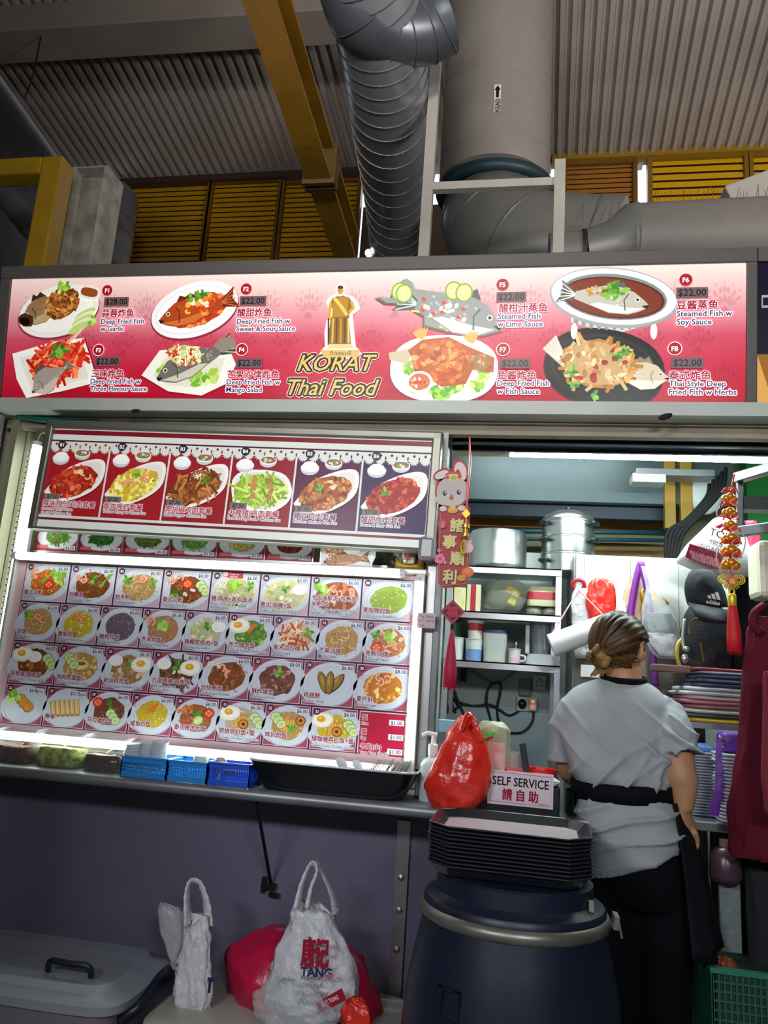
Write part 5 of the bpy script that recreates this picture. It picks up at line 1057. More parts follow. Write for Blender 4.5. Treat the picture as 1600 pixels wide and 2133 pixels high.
# ---------------------------------------------------------------- inside the stall: back wall zone
def rbox(pxl,pxr,pyt,pyb,Y,d,mt,name,label=None,cat=None,parent=None,bevel=.004,group=None):
    a=PY(pxl,(pyt+pyb)/2,Y);c=PY(pxr,(pyt+pyb)/2,Y);m_=(pxl+pxr)/2; z1=PY(m_,pyt,Y).z; z0=PY(m_,pyb,Y).z
    b=MB(); b.b2(a.x,c.x,Y,Y+d,z0,z1); o=b.build(name,mt,parent,bevel=bevel); 
    if label: tag(o,label,cat,group)
    return o
HOODM=M('hood_steel','566468',.34,.4,var=.15,vscale=2,bump=.03)
wall('wall_back_upper',-.4,3.0,4.35,4.42,0,2.8,M('upper_back','8d8a68',.6,var=.25))
wall('wall_back_green',1.2,2.6,4.2,4.3,0,2.8,M('green_panel','2f9a4c',.6,var=.1))
tag(rbox(905,1530,935,1046,3.9,.05,HOODM,'exhaust_hood'),'dull steel exhaust hood panel behind the ceiling tube lamp','hood')
tag(rbox(940,1420,1046,1078,4.0,.08,M('navy_beam','17263f',.5),'steel_beam'),'dark navy beam under the exhaust hood','beam')
OL=M('ochre_slats','a5642c',.6,var=.15)
tag(rbox(975,1430,1086,1102,4.25,.11,OL,'ochre_strip'),'orange-brown slat strip glimpsed above the pipes at the back','slat')
for k,(py,h) in enumerate(((1108,9),(1124,7))):
    b=MB(); b.tube([PY(970,py-3,3.98),PY(1405,py+2,3.98)],.013-.003*k,10); tag(b.build('wall_pipe',M('pipe_teal','1f4450',.4,.2),smooth=True),('upper','lower')[k]+' of two thin teal pipes running along the back above the pots','pipe')
tag(rbox(1236,1412,1132,1160,4.2,.16,M('ochre_wall','7a5c14',.6,var=.2),'ochre_board'),'dark ochre board at the back above the steel cabinet','board')
for l,r_,t_,b_,lab in ((1385,1408,955,1100,'left'),(1418,1443,955,1092,'right')):
    tag(rbox(l,r_,t_,b_,3.86,.044,M('post_yellow','9c781c',.5,var=.15),'yellow_post'),'%s of two yellow uprights in front of the exhaust hood'%lab,'post')
tag(rbox(1325,1490,976,990,3.6,.12,STEELD,'steel_bracket_shelf'),'narrow grey steel shelf crossing the yellow uprights','shelf')
tag(rbox(1318,1388,985,1004,3.6,.1,M('pale_light_box','a9b0a6',.4),'light_box'),'pale box fixed under the narrow grey shelf','box')
for k in range(5):
    b=MB(); o=k*8.5; P=cr([PY(1512-o,975+o,3.5),PY(1505-o,1020+o*.5,3.45),PY(1465-o,1068+o*.4,3.42),PY(1425-o,1110,3.4),PY(1408-o*.6,1165,3.38)],8); b.tube(P,.009,8)
    tag(b.build('hanging_hose',M('hose_black','0c0d0f',.7,spec=.1),smooth=True),'dark hose in the bundle running down from the right of the hood','hose','bundle of dark hoses')
b=MB(); b.ball(PY(1468,1030,3.88),.085,20,sc=(1,.3,1.2)); tag(b.build('round_vent',M('vent_grey','b3b8b6',.5),smooth=True),'pale rounded thing behind the dark hose bundle','vent')
# shelf unit
sz=[PY(1080,1182,3.38).z,PY(1050,1276,3.38).z,PY(1050,1380,3.38).z]; SX0,SX1=-.29,.2
t=thing('shelf_unit',(SX0,3.56,.9),'stainless wall shelf unit with three shelves holding pots, packs and tubs','shelf')
for z in sz:
    b=MB(); b.b2(SX0,SX1,3.38,3.74,z-.006,z); b.b2(SX0,SX1,3.38,3.384,z-.03,z); b.build('shelf_board',STEEL,t)
for x in (SX0+.01,SX1-.01):
    for y in (3.4,3.73):
        b=MB(); b.b2(x-.012,x+.012,y-.012,y+.012,0.0,sz[0]); b.build('upright',STEEL,t)
def sx(px,z,Y): return PZ(px,1000,z).x
ALP=M('pot_aluminium','a9adad',.3,.95,bump=.05,bscale=30,var=.15,vscale=6); BLK=M('handle_black','141416',.4)
def pot(pxl,pxr,pyt,z,Y,label,dark=False):
    a=PY(pxl,1130,Y);c=PY(pxr,1130,Y); r_=(c.x-a.x)/2; x=(a.x+c.x)/2; h=PY((pxl+pxr)/2,pyt,Y-r_).z-z; return x,r_,h
x,r_,h=pot(978,1098,1098,sz[0],3.56,''); t=thing('cooking_pot',(x,3.56,sz[0]+.001),'big aluminium pot turned upside down on the top shelf','pot')
z=sz[0]+.001
b=MB(); b.lathe([(r_*1.0,z+.016),(r_*1.02,z+.02),(r_*1.0,z+.03),(r_*.99,z+h-.02),(r_*.96,z+h-.004),(r_*.88,z+h),(0,z+h)],(x,3.56,0),44); b.build('pot_body',ALP,t,smooth=True,angle=50)
b=MB(); b.lathe([(0,z),(r_*1.1,z),(r_*1.12,z+.01),(r_*1.05,z+.015),(0,z+.016)],(x,3.56,0),44); b.build('pot_lid',M('lid_dark','4a4e52',.35,.8),t,smooth=True,angle=40)
Ys=3.56; a=PY(1127,1130,Ys);c=PY(1240,1130,Ys); r_=(c.x-a.x)/2; x=(a.x+c.x)/2; ztop=PY(1183,1063,Ys).z; t=thing('steamer',(x,Ys,sz[0]),'three-tier aluminium steamer with a domed lid beside the upturned pot','steamer'); z=sz[0]; H=(ztop-z)
for k,(f0,f1) in enumerate(((0,.30),(.31,.55),(.56,.80))):
    b=MB(); b.lathe([(r_*.88 if k==0 else r_*.96,z+H*f0),(r_*.97,z+H*(f0+.03)),(r_*.98,z+H*(f1-.02)),(r_*1.01,z+H*(f1-.015)),(r_*1.01,z+H*f1),(r_*.9,z+H*f1)],(x,Ys,0),40,capb=k==0); bt=b.build('tier',ALP,t,smooth=True,angle=40)
    for s_ in (-1,1):
        b=MB(); zz=z+H*(f0+.17); b.tube(cr([(x+s_*r_*.7,Ys-r_*.72,zz),(x+s_*r_*.85,Ys-r_*.95,zz+.004),(x+s_*r_*1.05,Ys-r_*.62,zz+.004),(x+s_*r_*.93,Ys-r_*.4,zz)]),.008,8); b.build('handle',BLK,t,smooth=True)
b=MB(); b.lathe([(r_*1.02,z+H*.80),(r_*1.02,z+H*.82),(r_*.85,z+H*.9),(r_*.5,z+H*.965),(0,z+H*.985)],(x,Ys,0),40); b.build('lid',ALP,t,smooth=True,angle=50)
b=MB(); b.lathe([(0,z+H*.98),(.01,z+H*.98),(.018,z+H*1.03),(.012,z+H*1.05),(0,z+H*1.05)],(x,Ys,0),14); b.build('lid_knob',BLK,t,smooth=True)
# middle shelf
def shelf_box(pxl,pxr,pyt,k,Y,d,mt,name,label,cat,bevel=.003):
    z=sz[k]+.0008; a=PY(pxl,1200,Y);c=PY(pxr,1200,Y); zt=PY((pxl+pxr)/2,pyt,Y).z; b=MB(); b.b2(a.x,c.x,Y,Y+d,z,zt); return b,(a.x,c.x,z,zt)
b,(xa,xb,za,zc)=shelf_box(931,972,1223,1,3.42,.1,None,'','',''); tag(b.build('food_carton',M('carton_yellow','d9cf3a',.5,col2='dfe3e6',vscale=14),bevel=.003),'yellow and white carton on the middle shelf beside the hanging rabbit sign','carton')
CRM=M('cream_pack','cfcfa8',.35); CRED=M('pack_red','a81830',.35)
b,(xa,xb,za,zc)=shelf_box(974,1003,1217,1,3.42,.06,None,'','',''); t=thing('wrapped_carton',((xa+xb)/2,3.45,za),'cream carton with an upright red band, wrapped in film on the middle shelf','carton'); b.build('carton_body',CRM,t,bevel=.003); b=MB(); m_=(xa+xb)/2; b.b2(m_-.013,m_+.01,3.419,3.481,za+.001,zc+.001); b.build('red_band',CRED,t)
sack('snack_bag',[(1206,1040,1075,.5),(1218,1022,1092,.6),(1240,1012,1096,.6),(1262,1012,1088,.6),(1269,1020,1082,.5)],3.5,M('clear_bag_tint','c9cdb8',.15,alpha=.24,bump=.6),'clear knotted bag of yellow packets on the middle shelf',fold=.2,seed=41)
for q,(px,py) in enumerate(((1066,1252),(1075,1235),(1064,1228))):
    b=MB(); p=PY(px,py,3.5); b.box(p,(.04,.03,.035),0,(.3*q,.4,.2)); tag(b.build('yellow_packet',M('packet_yellow','d6c628',.35),bevel=.008),('lowest','middle','topmost')[q]+' yellow packet inside the clear knotted bag','packet')
zz=sz[1]; xa,xb=PY(1098,1260,3.45).x,PY(1164,1260,3.45).x
for q in range(2):
    b=MB(); x0=xa+(xb-xa)*q*.5; m_=x0+(xb-xa)*.25; b.ball((m_,3.5,zz+.023),.023,16,sc=(1.7,2,1)); tag(b.build('noodle_pack',M('noodle_bag','8f8f84',.3,bump=.5),smooth=True),('left','right')[q]+' grey clear noodle bag under the cream pack on the middle shelf','pack')
t=thing('cream_pack',((xa+xb)/2,3.47,zz+.044),'floppy cream pack with a red stripe lying on the noodle bags','pack')
hh=PY(1130,1222,3.45).z-zz-.044
b=MB(); b.loft([super_ring((xa+xb)/2,3.5,zz+.044+hh*f,(xb-xa)/2*s,.06*s,28,.4) for f,s in ((0,.92),(.15,1.0),(.85,.95),(1,.85))]); b.build('pack_body',CRM,t,smooth=True,angle=50)
b=MB(); b.loft([super_ring((xa+xb)/2,3.5,zz+.044+hh*f,(xb-xa)/2*s,.06*s,28,.4) for f,s in ((.32,1.012),(.72,.985))],caps=False); b.build('red_stripe',CRED,t,smooth=True)
# lower shelf
def cup(px,pxw,pyt,zb,Y,mt,name,label,cat='cup',tap=.85,lid=None,band=None):
    a=PY(px-pxw/2,1330,Y);c=PY(px+pxw/2,1330,Y); r_=(c.x-a.x)/2; x=(a.x+c.x)/2; h=PY(px,pyt,Y-r_).z-zb; t=thing(name,(x,Y,zb),label,cat)
    b=MB(); b.lathe([(0,zb),(r_*tap,zb),(r_*.97,zb+h-.004),(r_*1.04,zb+h-.003),(r_*1.04,zb+h),(r_*.95,zb+h),(0,zb+h-.002)],(x,Y,0),24); b.build('cup_body',mt,t,smooth=True,angle=40)
    if lid: b=MB(); b.lathe([(r_*1.06,zb+h),(r_*1.06,zb+h+.008),(r_*.9,zb+h+.012),(0,zb+h+.012)],(x,Y,0),24); b.build('lid',lid,t,smooth=True,angle=40)
    if band: b=MB(); f0,f1=band[1]; b.lathe([(r_*(tap+(.97-tap)*f0)+.0006,zb+h*f0),(r_*(tap+(.97-tap)*f1)+.0006,zb+h*f1)],(x,Y,0),24); b.build('band',band[0],t,smooth=True)
    return zb+h
WC=M('cup_white','ccd3d2',.4); z=sz[2]+.0008
h1=cup(952,32,1327,z,3.46,WC,'paper_cup','white cup under the dark green tub on the lower shelf')
cup(946,30,1297,h1+.001,3.46,M('tub_green','2a5a3a',.35,alpha=.9),'green_tub','dark green tub stacked on a white cup, lower shelf','tub',tap=.92)
cup(926,24,1326,z,3.5,M('cup_bluegrey','9ba6b8',.4),'plastic_cup','bluish grey cup at the left end of the lower shelf')
h1=cup(988,37,1330,z,3.45,WC,'paper_cup','white and pale blue cup carrying the red paper cup',band=(M('band_blue','6f95c9',.4),(.02,.52)))
cup(990,34,1296,h1+.001,3.45,M('cup_cream','d5cfc8',.45),'paper_cup','red and white paper cup with a white lid stacked on the pale blue cup',tap=.9,lid=WC,band=(M('band_red','b8322e',.4),(.5,.98)))
a=PY(1005,1340,3.42).x;c=PY(1057,1340,3.42).x; zt=PY(1031,1318,3.42).z; t=thing('storage_tub',((a+c)/2,3.47,z),'square translucent tub of cream powder with a navy lid on the lower shelf','tub')
b=MB(); b.loft([super_ring((a+c)/2,3.47,zz,(c-a)/2*s,.055*s,28,.4) for zz,s in ((z,.9),(zt,1))]); b.build('tub_body',M('tub_milk','c2c8c2',.3,alpha=.8),t,smooth=True,angle=40)
b=MB(); b.loft([super_ring((a+c)/2,3.47,zz,(c-a)/2*s,.055*s,28,.4) for zz,s in ((z+.004,.88),(z+.05,.91))]); b.build('powder',M('powder','d9cfa8',.8),t,smooth=True,angle=40)
b=MB(); b.loft([super_ring((a+c)/2,3.47,zz,(c-a)/2*s,.055*s,28,.4) for zz,s in ((zt,1.05),(zt+.012,1.05))]); b.build('lid',M('lid_navy','20285a',.35),t,smooth=True,angle=40)
h1=cup(1073,26,1351,z,3.42,M('mug_pink','cfa8b8',.35,col2='d9d6d2',vscale=20),'mug','small pink and white mug with a spoon in it, beside the powder tub','mug',tap=.92)
mx=PY(1073,1360,3.42).x; mg=[o for o in bpy.data.objects if o.name.startswith('mug') and o.type=='EMPTY'][0]
b=MB(); b.tube(cr([(mx+.022,3.41,z+.035),(mx+.042,3.4,z+.03),(mx+.04,3.4,z+.012),(mx+.022,3.41,z+.01)]),.004,8); b.build('handle',WC,mg,smooth=True)
b=MB(); b.tube([(mx,3.42,z+.02),(mx+.004,3.42,z+.075)],.002,6); b.ball((mx+.004,3.42,z+.082),.008,10,sc=(.7,.4,1.3)); tag(b.build('teaspoon',STEEL,smooth=True),'teaspoon standing in the small pink mug','spoon')
t=thing('blender',(PY(1125,1375,3.45).x,3.48,z),'grey blender with a clear jug at the right end of the lower shelf','blender'); bxx=t.location.x
b=MB(); b.loft([super_ring(bxx,3.48,z+zz,w_,.07,20,.5) for zz,w_ in ((0,.07),(.02,.07),(.045,.05))]); b.build('motor_base',M('blender_grey','b3babc',.4),t,smooth=True,angle=40)
b=MB(); b.lathe([(.036,z+.046),(.045,z+.18),(.045,z+.185)],(bxx,3.48,0),20); b.build('jug',M('jug_clear','8a94a0',.15,alpha=.5),t,smooth=True)
b=MB(); b.b2(bxx-.065,bxx-.046,3.45,3.51,z+.045,z+.17); b.build('side_panel',M('blender_grey'),t,bevel=.004)
b=MB(); b.tube([(bxx+.02,3.48,z+.07),(bxx+.012,3.45,z+.21)],.004,6); b.build('stirrer',M('white_lid'),t)
# wall sockets and cables
YW=3.775
def plate(l,r_,t_,b_,label,mt):
    a=PY(l,b_,YW);c=PY(r_,t_,YW); t=thing('wall_socket',((a.x+c.x)/2,YW,a.z),label,'socket'); b=MB(); b.b2(a.x,c.x,YW-.03,YW,a.z,c.z); b.build('socket_box',mt,t,bevel=.003); return t,a,c
SOC=M('socket_white','c9ccc0',.4)
t,a,c=plate(1110,1137,1408,1436,'old white wall socket below the shelf unit',SOC)
for q in ((.3,.6),(.7,.6),(.3,.3),(.7,.3),(.5,.75)): 
    b=MB(); b.box((a.x+(c.x-a.x)*q[0],YW-.031,a.z+(c.z-a.z)*q[1]),(.005,.002,.007)); b.build('pin_hole',BLK,t)
t,a,c=plate(1076,1119,1453,1480,'white double wall socket with a black plug and a glowing red switch',SOC)
b=MB(); b.ball((a.x+.025,YW-.045,(a.z+c.z)/2),.02,14,sc=(1,.8,1.1)); b.build('plug',BLK,t,smooth=True)
b=MB(); b.box((c.x-.02,YW-.04,(a.z+c.z)/2),(.034,.025,.055)); ad=b.build('adaptor',M('adaptor_white','d9d6cc',.4),t,bevel=.003)
b=MB(); b.box((c.x-.02,YW-.0535,(a.z+c.z)/2+.014),(.008,.002,.006)); b.build('neon',M('neon_red','ff6a3a',.4,emit=5,ecol='ff5a2a'),ad)
b=MB(); b.box((c.x-.02,YW-.0535,(a.z+c.z)/2-.01),(.012,.002,.012)); b.build('switch_rocker',M('neon_dim','c8502a',.4,emit=1.5,ecol='ff5a2a'),ad)
rbox(1082,1106,1415,1450,YW-.02,.02,M('grey_box','77807e',.4),'junction_box','grey junction box between the two wall sockets','box')
rbox(960,972,1392,1420,YW-.03,.03,M('black_box','22262a',.5),'black_box','small dark box on the wall under the shelf','box')
CB=M('cable_black','14161a',.45)
for pts,lab in (([(1086,1478),(1062,1490),(1040,1478),(1020,1468),(985,1470),(955,1462),(940,1450)],'black cable drooping from the plug to the left along the wall'),([(1112,1480),(1108,1505),(1088,1525),(1060,1527)],'black cable curving down from the adaptor'),([(1040,1510),(1036,1478),(1043,1440),(1040,1422),(1020,1430),(1014,1462),(1024,1505)],'black cable loop hanging in the middle of the back wall'),([(938,1450),(945,1475),(955,1472),(948,1455),(935,1462),(950,1485)],'tangled black cable coil beside the brass valve'),([(945,1432),(955,1462),(968,1490)],'thin black cable running down behind the red bag')):
    b=MB(); b.tube(cr([PY(x,y,YW-.022-.004*(i%3)) for i,(x,y) in enumerate(pts)],8),.0055,7); tag(b.build('power_cable',CB,smooth=True),lab,'cable')
b=MB(); b.tube(cr([PY(975,1388,YW-.01),PY(1010,1415,YW-.01),PY(1040,1422,YW-.01),PY(1080,1392,YW-.01)]),.006,6); tag(b.build('grey_cable',M('cable_grey','7f8a86',.5),smooth=True),'grey cable slung in a V under the lower shelf','cable')
b=MB(); p=PY(923,1485,3.6); b.lathe([(.026,0),(.026,.03),(.02,.04),(.02,.1),(.026,.11),(.026,.13),(.014,.135),(.014,.17)],p,16); tag(b.build('brass_valve',M('brass_dull','8a6a24',.4,.6),smooth=True,angle=40),'dull brass gas valve on the left side of the open stall','valve')
rbox(935,1175,1478,1600,3.76,.018,M('lower_panel','a9c4cc',.35,var=.1,vscale=3),'splash_panel','pale blue splash panel along the bottom of the back wall','panel')
rbox(912,978,1500,1528,3.2,.03,M('blue_board','9cc0d2',.4),'pale_blue_board','pale blue board lying behind the red bag','board')
# steel cabinet (fridge)
FY=3.3; FS=M('fridge_steel','c2c9c6',.33,.55,bump=.04,bscale=60,var=.12,vscale=4,stretch=(1,1,6)); FX0,FX1=PY(1196,1200,FY).x,PY(1462,1200,FY).x; fz=PY(1320,1160,FY).z; fm=PY(1200,1308,FY).z
t=thing('steel_cabinet',((FX0+FX1)/2,FY+.22,0),'tall stainless steel cabinet behind the person, hung with bags','cabinet')
b=MB(); b.b2(FX0,FX1,FY+.02,FY+.42,0,fz); b.build('cabinet_body',STEELD,t)
b=MB(); b.b2(FX0+.006,FX1,FY-.01,FY+.019,fm+.01,fz); b.build('door',FS,t,bevel=.004)
b=MB(); b.b2(FX0+.006,FX1,FY-.01,FY+.019,.12,fm-.012); b.build('door',M('fridge_lower','77726c',.4,.5,var=.3),t,bevel=.004)
for px in (1218,1313,1412):
    b=MB(); p=PY(px,1170,FY); b.b2(p.x-.0012,p.x+.0012,FY-.0115,FY-.01,fm+.02,fz-.004); b.build('door_seam',M('seam_dark','5c625e',.5),t)
# things hanging on it
def ribbon(pts,w,mt,name,label,cat,Y=FY-.05,th=.003):
    P=cr([PY(x,y,Y+(q[0] if q else 0)) for x,y,*q in pts],8); b=MB(); vs=[]
    for p in P: vs+= [p+Vector((-w/2,0,0)),p+Vector((w/2,0,0))]
    n=len(P); b.add(vs,[(2*i,2*i+1,2*i+3,2*i+2) for i in range(n-1)]); o=b.build(name,mt,smooth=True,solid=th); tag(o,label,cat); return o
b=MB(); c_=PY(1205,1219,FY-.04); b.tube([c_+Vector((.024*math.cos(a),-.008*math.sin(a),.022*math.sin(a))) for a in [2*PI*k/20 for k in range(20)]],.009,8,closed=True); tag(b.build('tape_ring',M('ring_red','a81c2c',.35),smooth=True),'dark red tape ring hanging on the cabinet','ring')
sack('carrier_bag',[(1205,1240,1262,.3),(1215,1228,1278,.35),(1240,1222,1279,.4),(1270,1224,1278,.4),(1298,1228,1272,.3)],FY-.07,REDP,'bunch of flat red plastic bags hanging on the steel cabinet',fold=.22,seed=51,wr=.006)
sack('carrier_bag',[(1225,1200,1220,.2),(1250,1192,1300,.16),(1300,1192,1296,.16),(1372,1198,1240,.2)],FY-.045,WHP,'flat white plastic bags hanging behind the red ones on the cabinet',fold=.08,seed=53)
a=PY(1148,1345,FY-.2);c=PY(1262,1303,FY-.2); t=thing('plastic_roll',a,'tilted white roll of plastic bags hanging from a pink string','roll')
b=MB(); b.tube([a,c],.045,24); b.build('roll',M('roll_white','d3d6d6',.35),t,smooth=True,angle=50)
b=MB(); b.tube([c_+Vector((0,-.01,-.02)),a+Vector((0,0,.04))],.003,5); b.tube([c_+Vector((0,-.01,-.02)),c+Vector((0,0,.03))],.003,5); b.build('string',M('string_pink','c98a9a',.6),t)
ribbon([(1335,1170),(1324,1215),(1316,1260),(1312,1300)],.028,M('lanyard_purple','6a1a80',.5),'lanyard','purple lanyard strap hanging left of the golden packets','strap')
ribbon([(1336,1172),(1348,1230),(1358,1310),(1362,1380),(1366,1428)],.026,M('lanyard_purple'),'lanyard','long purple lanyard strap hanging beside the person\'s face','strap',Y=FY-.08)
sack('cloth_bag',[(1205,1312,1330,.3),(1230,1303,1338,.3),(1275,1296,1338,.3),(1305,1300,1335,.3)],FY-.03,M('cloth_beige','bf9a86',.7,var=.15),'beige cloth hanging between the red bags and the purple straps','cloth',fold=.12,seed=55)
sack('golden_pack',[(1225,1338,1355,.3),(1240,1335,1372,.35),(1258,1338,1394,.3),(1275,1336,1345,.3)],FY-.05,M('gold_foil','b08a2c',.3,.6,bump=.6,bscale=40),'crumpled golden packets hanging on the cabinet','packet',fold=.2,seed=57)
t=thing('carrier_bag',PY(1375,1370,FY-.1),'clear bag of dark and white packets hanging behind the person\'s face','bag')
sack('bag_body',[(1180,1336,1345,.4),(1225,1345,1368,.4),(1275,1338,1402,.45),(1320,1340,1418,.5),(1355,1355,1416,.5),(1372,1372,1408,.4)],FY-.1,CLP,'',fold=.14,seed=59,parent=t)
b=sack('x',[(1278,1345,1398,.4),(1300,1342,1410,.42),(1318,1345,1412,.4)],FY-.1,None,'',fold=.12,seed=60,b=MB(),build=False); b.build('dark_contents',M('dark_navy','22303a',.4,bump=.4),t,smooth=True)
b=sack('x',[(1320,1346,1412,.4),(1340,1355,1412,.4),(1366,1375,1406,.35)],FY-.1,None,'',fold=.15,seed=61,b=MB(),build=False); b.build('white_contents',M('pack_white','c9cdd0',.35,bump=.6),t,smooth=True)
b=MB(); p,q=PY(1210,1384,FY-.04),PY(1252,1412,FY-.04); b.b2(p.x,q.x,FY-.045,FY-.043,q.z,p.z); tag(b.build('paper_notice',M('paper_white')),'white paper notice taped on the cabinet left of the person\'s neck','notice')
rbox(1360,1440,1385,1400,FY-.3,.06,M('box_brownish','6a4a42',.5),'wooden_tray','brownish tray sticking out right of the person\'s face','tray')
# backpack and cap
BKP=M('backpack_navy','10141b',.65,bump=.25,bscale=70,spec=.3)
BY=FY-.16; t=thing('backpack',PY(1465,1420,BY),'dark navy backpack hanging on the right of the steel cabinet','backpack')
sack('pack_body',[(1262,1440,1500,.5),(1280,1428,1520,.55),(1320,1420,1540,.6),(1365,1416,1535,.6),(1405,1424,1530,.6),(1425,1440,1515,.5)],BY,BKP,'',fold=.05,seed=63,parent=t)
b=MB(); p=[PY(1436,1320,BY-.17),PY(1440,1295,BY-.17),PY(1456,1288,BY-.17),PY(1472,1300,BY-.17)]; b.tube(cr(p),.003,5); b.build('zip',M('zip_gold','8a7a34',.3,.8),t)
b=MB(); b.tube([PY(1460,1338,BY-.18),PY(1466,1378,BY-.175)],.0035,6); b.build('zip_gold',M('zip_gold'),t)
b=MB(); 
b.tube(cr([PY(1426,1290,BY-.13),PY(1422,1330,BY-.15),PY(1426,1355,BY-.16)]),.006,6); b.ball(PY(1430,1352,BY-.16),.011,10); b.ball(PY(1427,1372,BY-.16),.013,10,sc=(1,.5,1.3)); b.build('keyring_charm',M('charm_silver','a9a9a4',.3,.8),t,smooth=True)
b=MB(); b.tube(cr([PY(1424,1400,BY-.1),PY(1412,1375,BY-.12),PY(1412,1345,BY-.12),PY(1424,1330,BY-.1)]),.01,6,sx=.4); b.build('strap',M('strap_yellow','b8a028',.5),t,smooth=True)
CY=BY-.22; t=thing('baseball_cap',PY(1475,1255,CY),'dark cap with a white three-bar emblem hung over the backpack','cap'); CAPM2=M('cap_navy','151b24',.7,bump=.15,bscale=120,spec=.25)
sack('crown',[(1186,1448,1476,.6),(1194,1436,1490,.75),(1215,1427,1503,.8),(1240,1427,1512,.8),(1262,1434,1518,.8)],CY,CAPM2,'',fold=.02,seed=65,parent=t,wr=.002)
b=MB(); 
P=[]; 
for (x0,y0,x1,y1,dy) in ((1434,1256,1518,1272,-.02),(1440,1270,1518,1282,-.06),(1450,1282,1518,1292,-.085),(1464,1293,1512,1297,-.09)):
    A,B_=PY(x0,y0,CY+dy),PY(x1,y1,CY+dy); P.append([A.lerp(B_,k/12)+Vector((0,-.07*math.sin(PI*k/12),-.012*math.sin(PI*k/12))) for k in range(13)])
b.loft(P,caps=False,closed=False); b.build('visor',CAPM2,t,smooth=True,solid=.004)
I=Ink(PY(1471,1254,CY-.088),(1,.10,-.10),(.1,-.1,1)); w=.052
for k in range(3): 
    x=.004+k*.0155; hgt=(.011,.019,.027)[k]; I.poly([(x+.002,.014),(x+.013,.014),(x+.013-hgt*.42,.014+hgt),(x+.002-hgt*.42,.014+hgt*.86)],'dfe2e6')
I.text('adidas',0,-.004,.019,'dfe2e6','l',.03,fit=.052); I.mb.build('emblem',PRINT,t)
sack('dark_jacket',[(1185,1530,1590,.3),(1230,1522,1600,.35),(1320,1525,1610,.35),(1400,1530,1605,.35),(1425,1540,1600,.3)],FY-.2,M('jacket_black','0c0a12',.85,bump=.2,bscale=40,spec=.1),'black jacket hanging between the backpack and the maroon garment',cat='jacket',fold=.1,seed=67)
# shop bag upper right, red bag behind it
GY=3.02; t=thing('carrier_bag',PY(1520,1200,GY),'white shop bag with a dark red base hanging tilted above the cap','bag')
b=MB(); front=[(1492,1078),(1540,1075),(1566,1150),(1568,1195),(1545,1203),(1480,1188),(1424,1163),(1422,1155),(1440,1128)]; A=[PY(x,y,GY) for x,y in front]; Bk=[p+Vector((0,.12,0)) for p in A]; cen=sum(A,Vector())/len(A)
mid=[cen+(p-cen)*1.03+Vector((0,.05,0)) for p in A]; inn=[cen+(p-cen)*.55+Vector((0,-.03,0)) for p in A]
b.loft([inn,A,mid,Bk]); b.build('bag_body',M('bag_shop','c3c6cc',.35,bump=.3,bscale=18),t,smooth=True)
fo=PY(1480,1170,GY-.034); I=Ink(fo,(.93,.1,-.26),(.26,0,.93)); 
def kk(px,py): p=PP(px,py,I.o,I.n)-I.o; return p.dot(I.ux),p.dot(I.uy)
I.poly([kk(1437,1132),kk(1492,1150),kk(1535,1158),kk(1538,1182),kk(1480,1182),kk(1427,1160)],'7a1430')
for s_,px,py,z_,c_ in (('TONG',1478,1108,.04,'2a2a3a'),('INDUSTRIES',1470,1118,.012,'4a4a58'),('TRUE',1478,1127,.022,'55555f'),('SINGAPORE',1451,1132,.024,'8a5a5a'),('FLAVOUR',1456,1142,.026,'4a4a54')): x,y=kk(px,py); I.text(s_,x,y-.01,z_,c_,'l',.01)
for q in range(4): x,y=kk(1437+q*2,1147+q*5); I.text('唐记工业私人有限公司' if q%2==0 else 'FOOD INDUSTRIES PTE LTD',x,y-.006,.011,'c9a8b4','l',.0)
x,y=kk(1488,1098); I.poly([(x,y),(x+.03,y+.03),(x+.045,y+.03),(x+.02,y)],'8a1838')
I.mb.build('print',PRINT,t)
sack('carrier_bag',[(1085,1552,1575,.5),(1130,1555,1585,.5),(1200,1540,1588,.5),(1250,1550,1592,.5),(1285,1560,1588,.4)],GY+.12,M('bag_crimson','a81c3c',.35,bump=.4),'dark crimson plastic bag hanging behind the white shop bag',fold=.15,seed=71)
b=MB(); p=PY(1590,1190,2.86); b.box(p,(.07,.14,.2)); tag(b.build('cream_canister',M('canister_cream','c9c6b0',.4),bevel=.02),'cream coloured canister at the right edge below the steel rack','canister')
# ---------------------------------------------------------------- right side: rack, decorations, stacks
RK=M('rack_steel','5f666c',.4,.5); RY=2.72
t=thing('steel_rack',PY(1535,1040,RY),'grey square-tube steel rack jutting in at the right edge','rack')
def seg(p,q,w,name='rack_bar'):
    b=MB(); b.bar(PY(*p),PY(*q),w,w,0); b.build(name,RK,t,bevel=.003)
seg((1536,996,RY),(1650,962,RY-.25),.034); seg((1538,1108,RY),(1650,1095,RY-.25),.034); seg((1541,992,RY),(1541,1112,RY),.02,'rack_post')
b=MB(); a=PY(1580,1052,RY+.02); b.box(a,(.11,.06,.045)); b.build('black_block',M('block_black','1c2022',.5,var=.4,vscale=30),t)
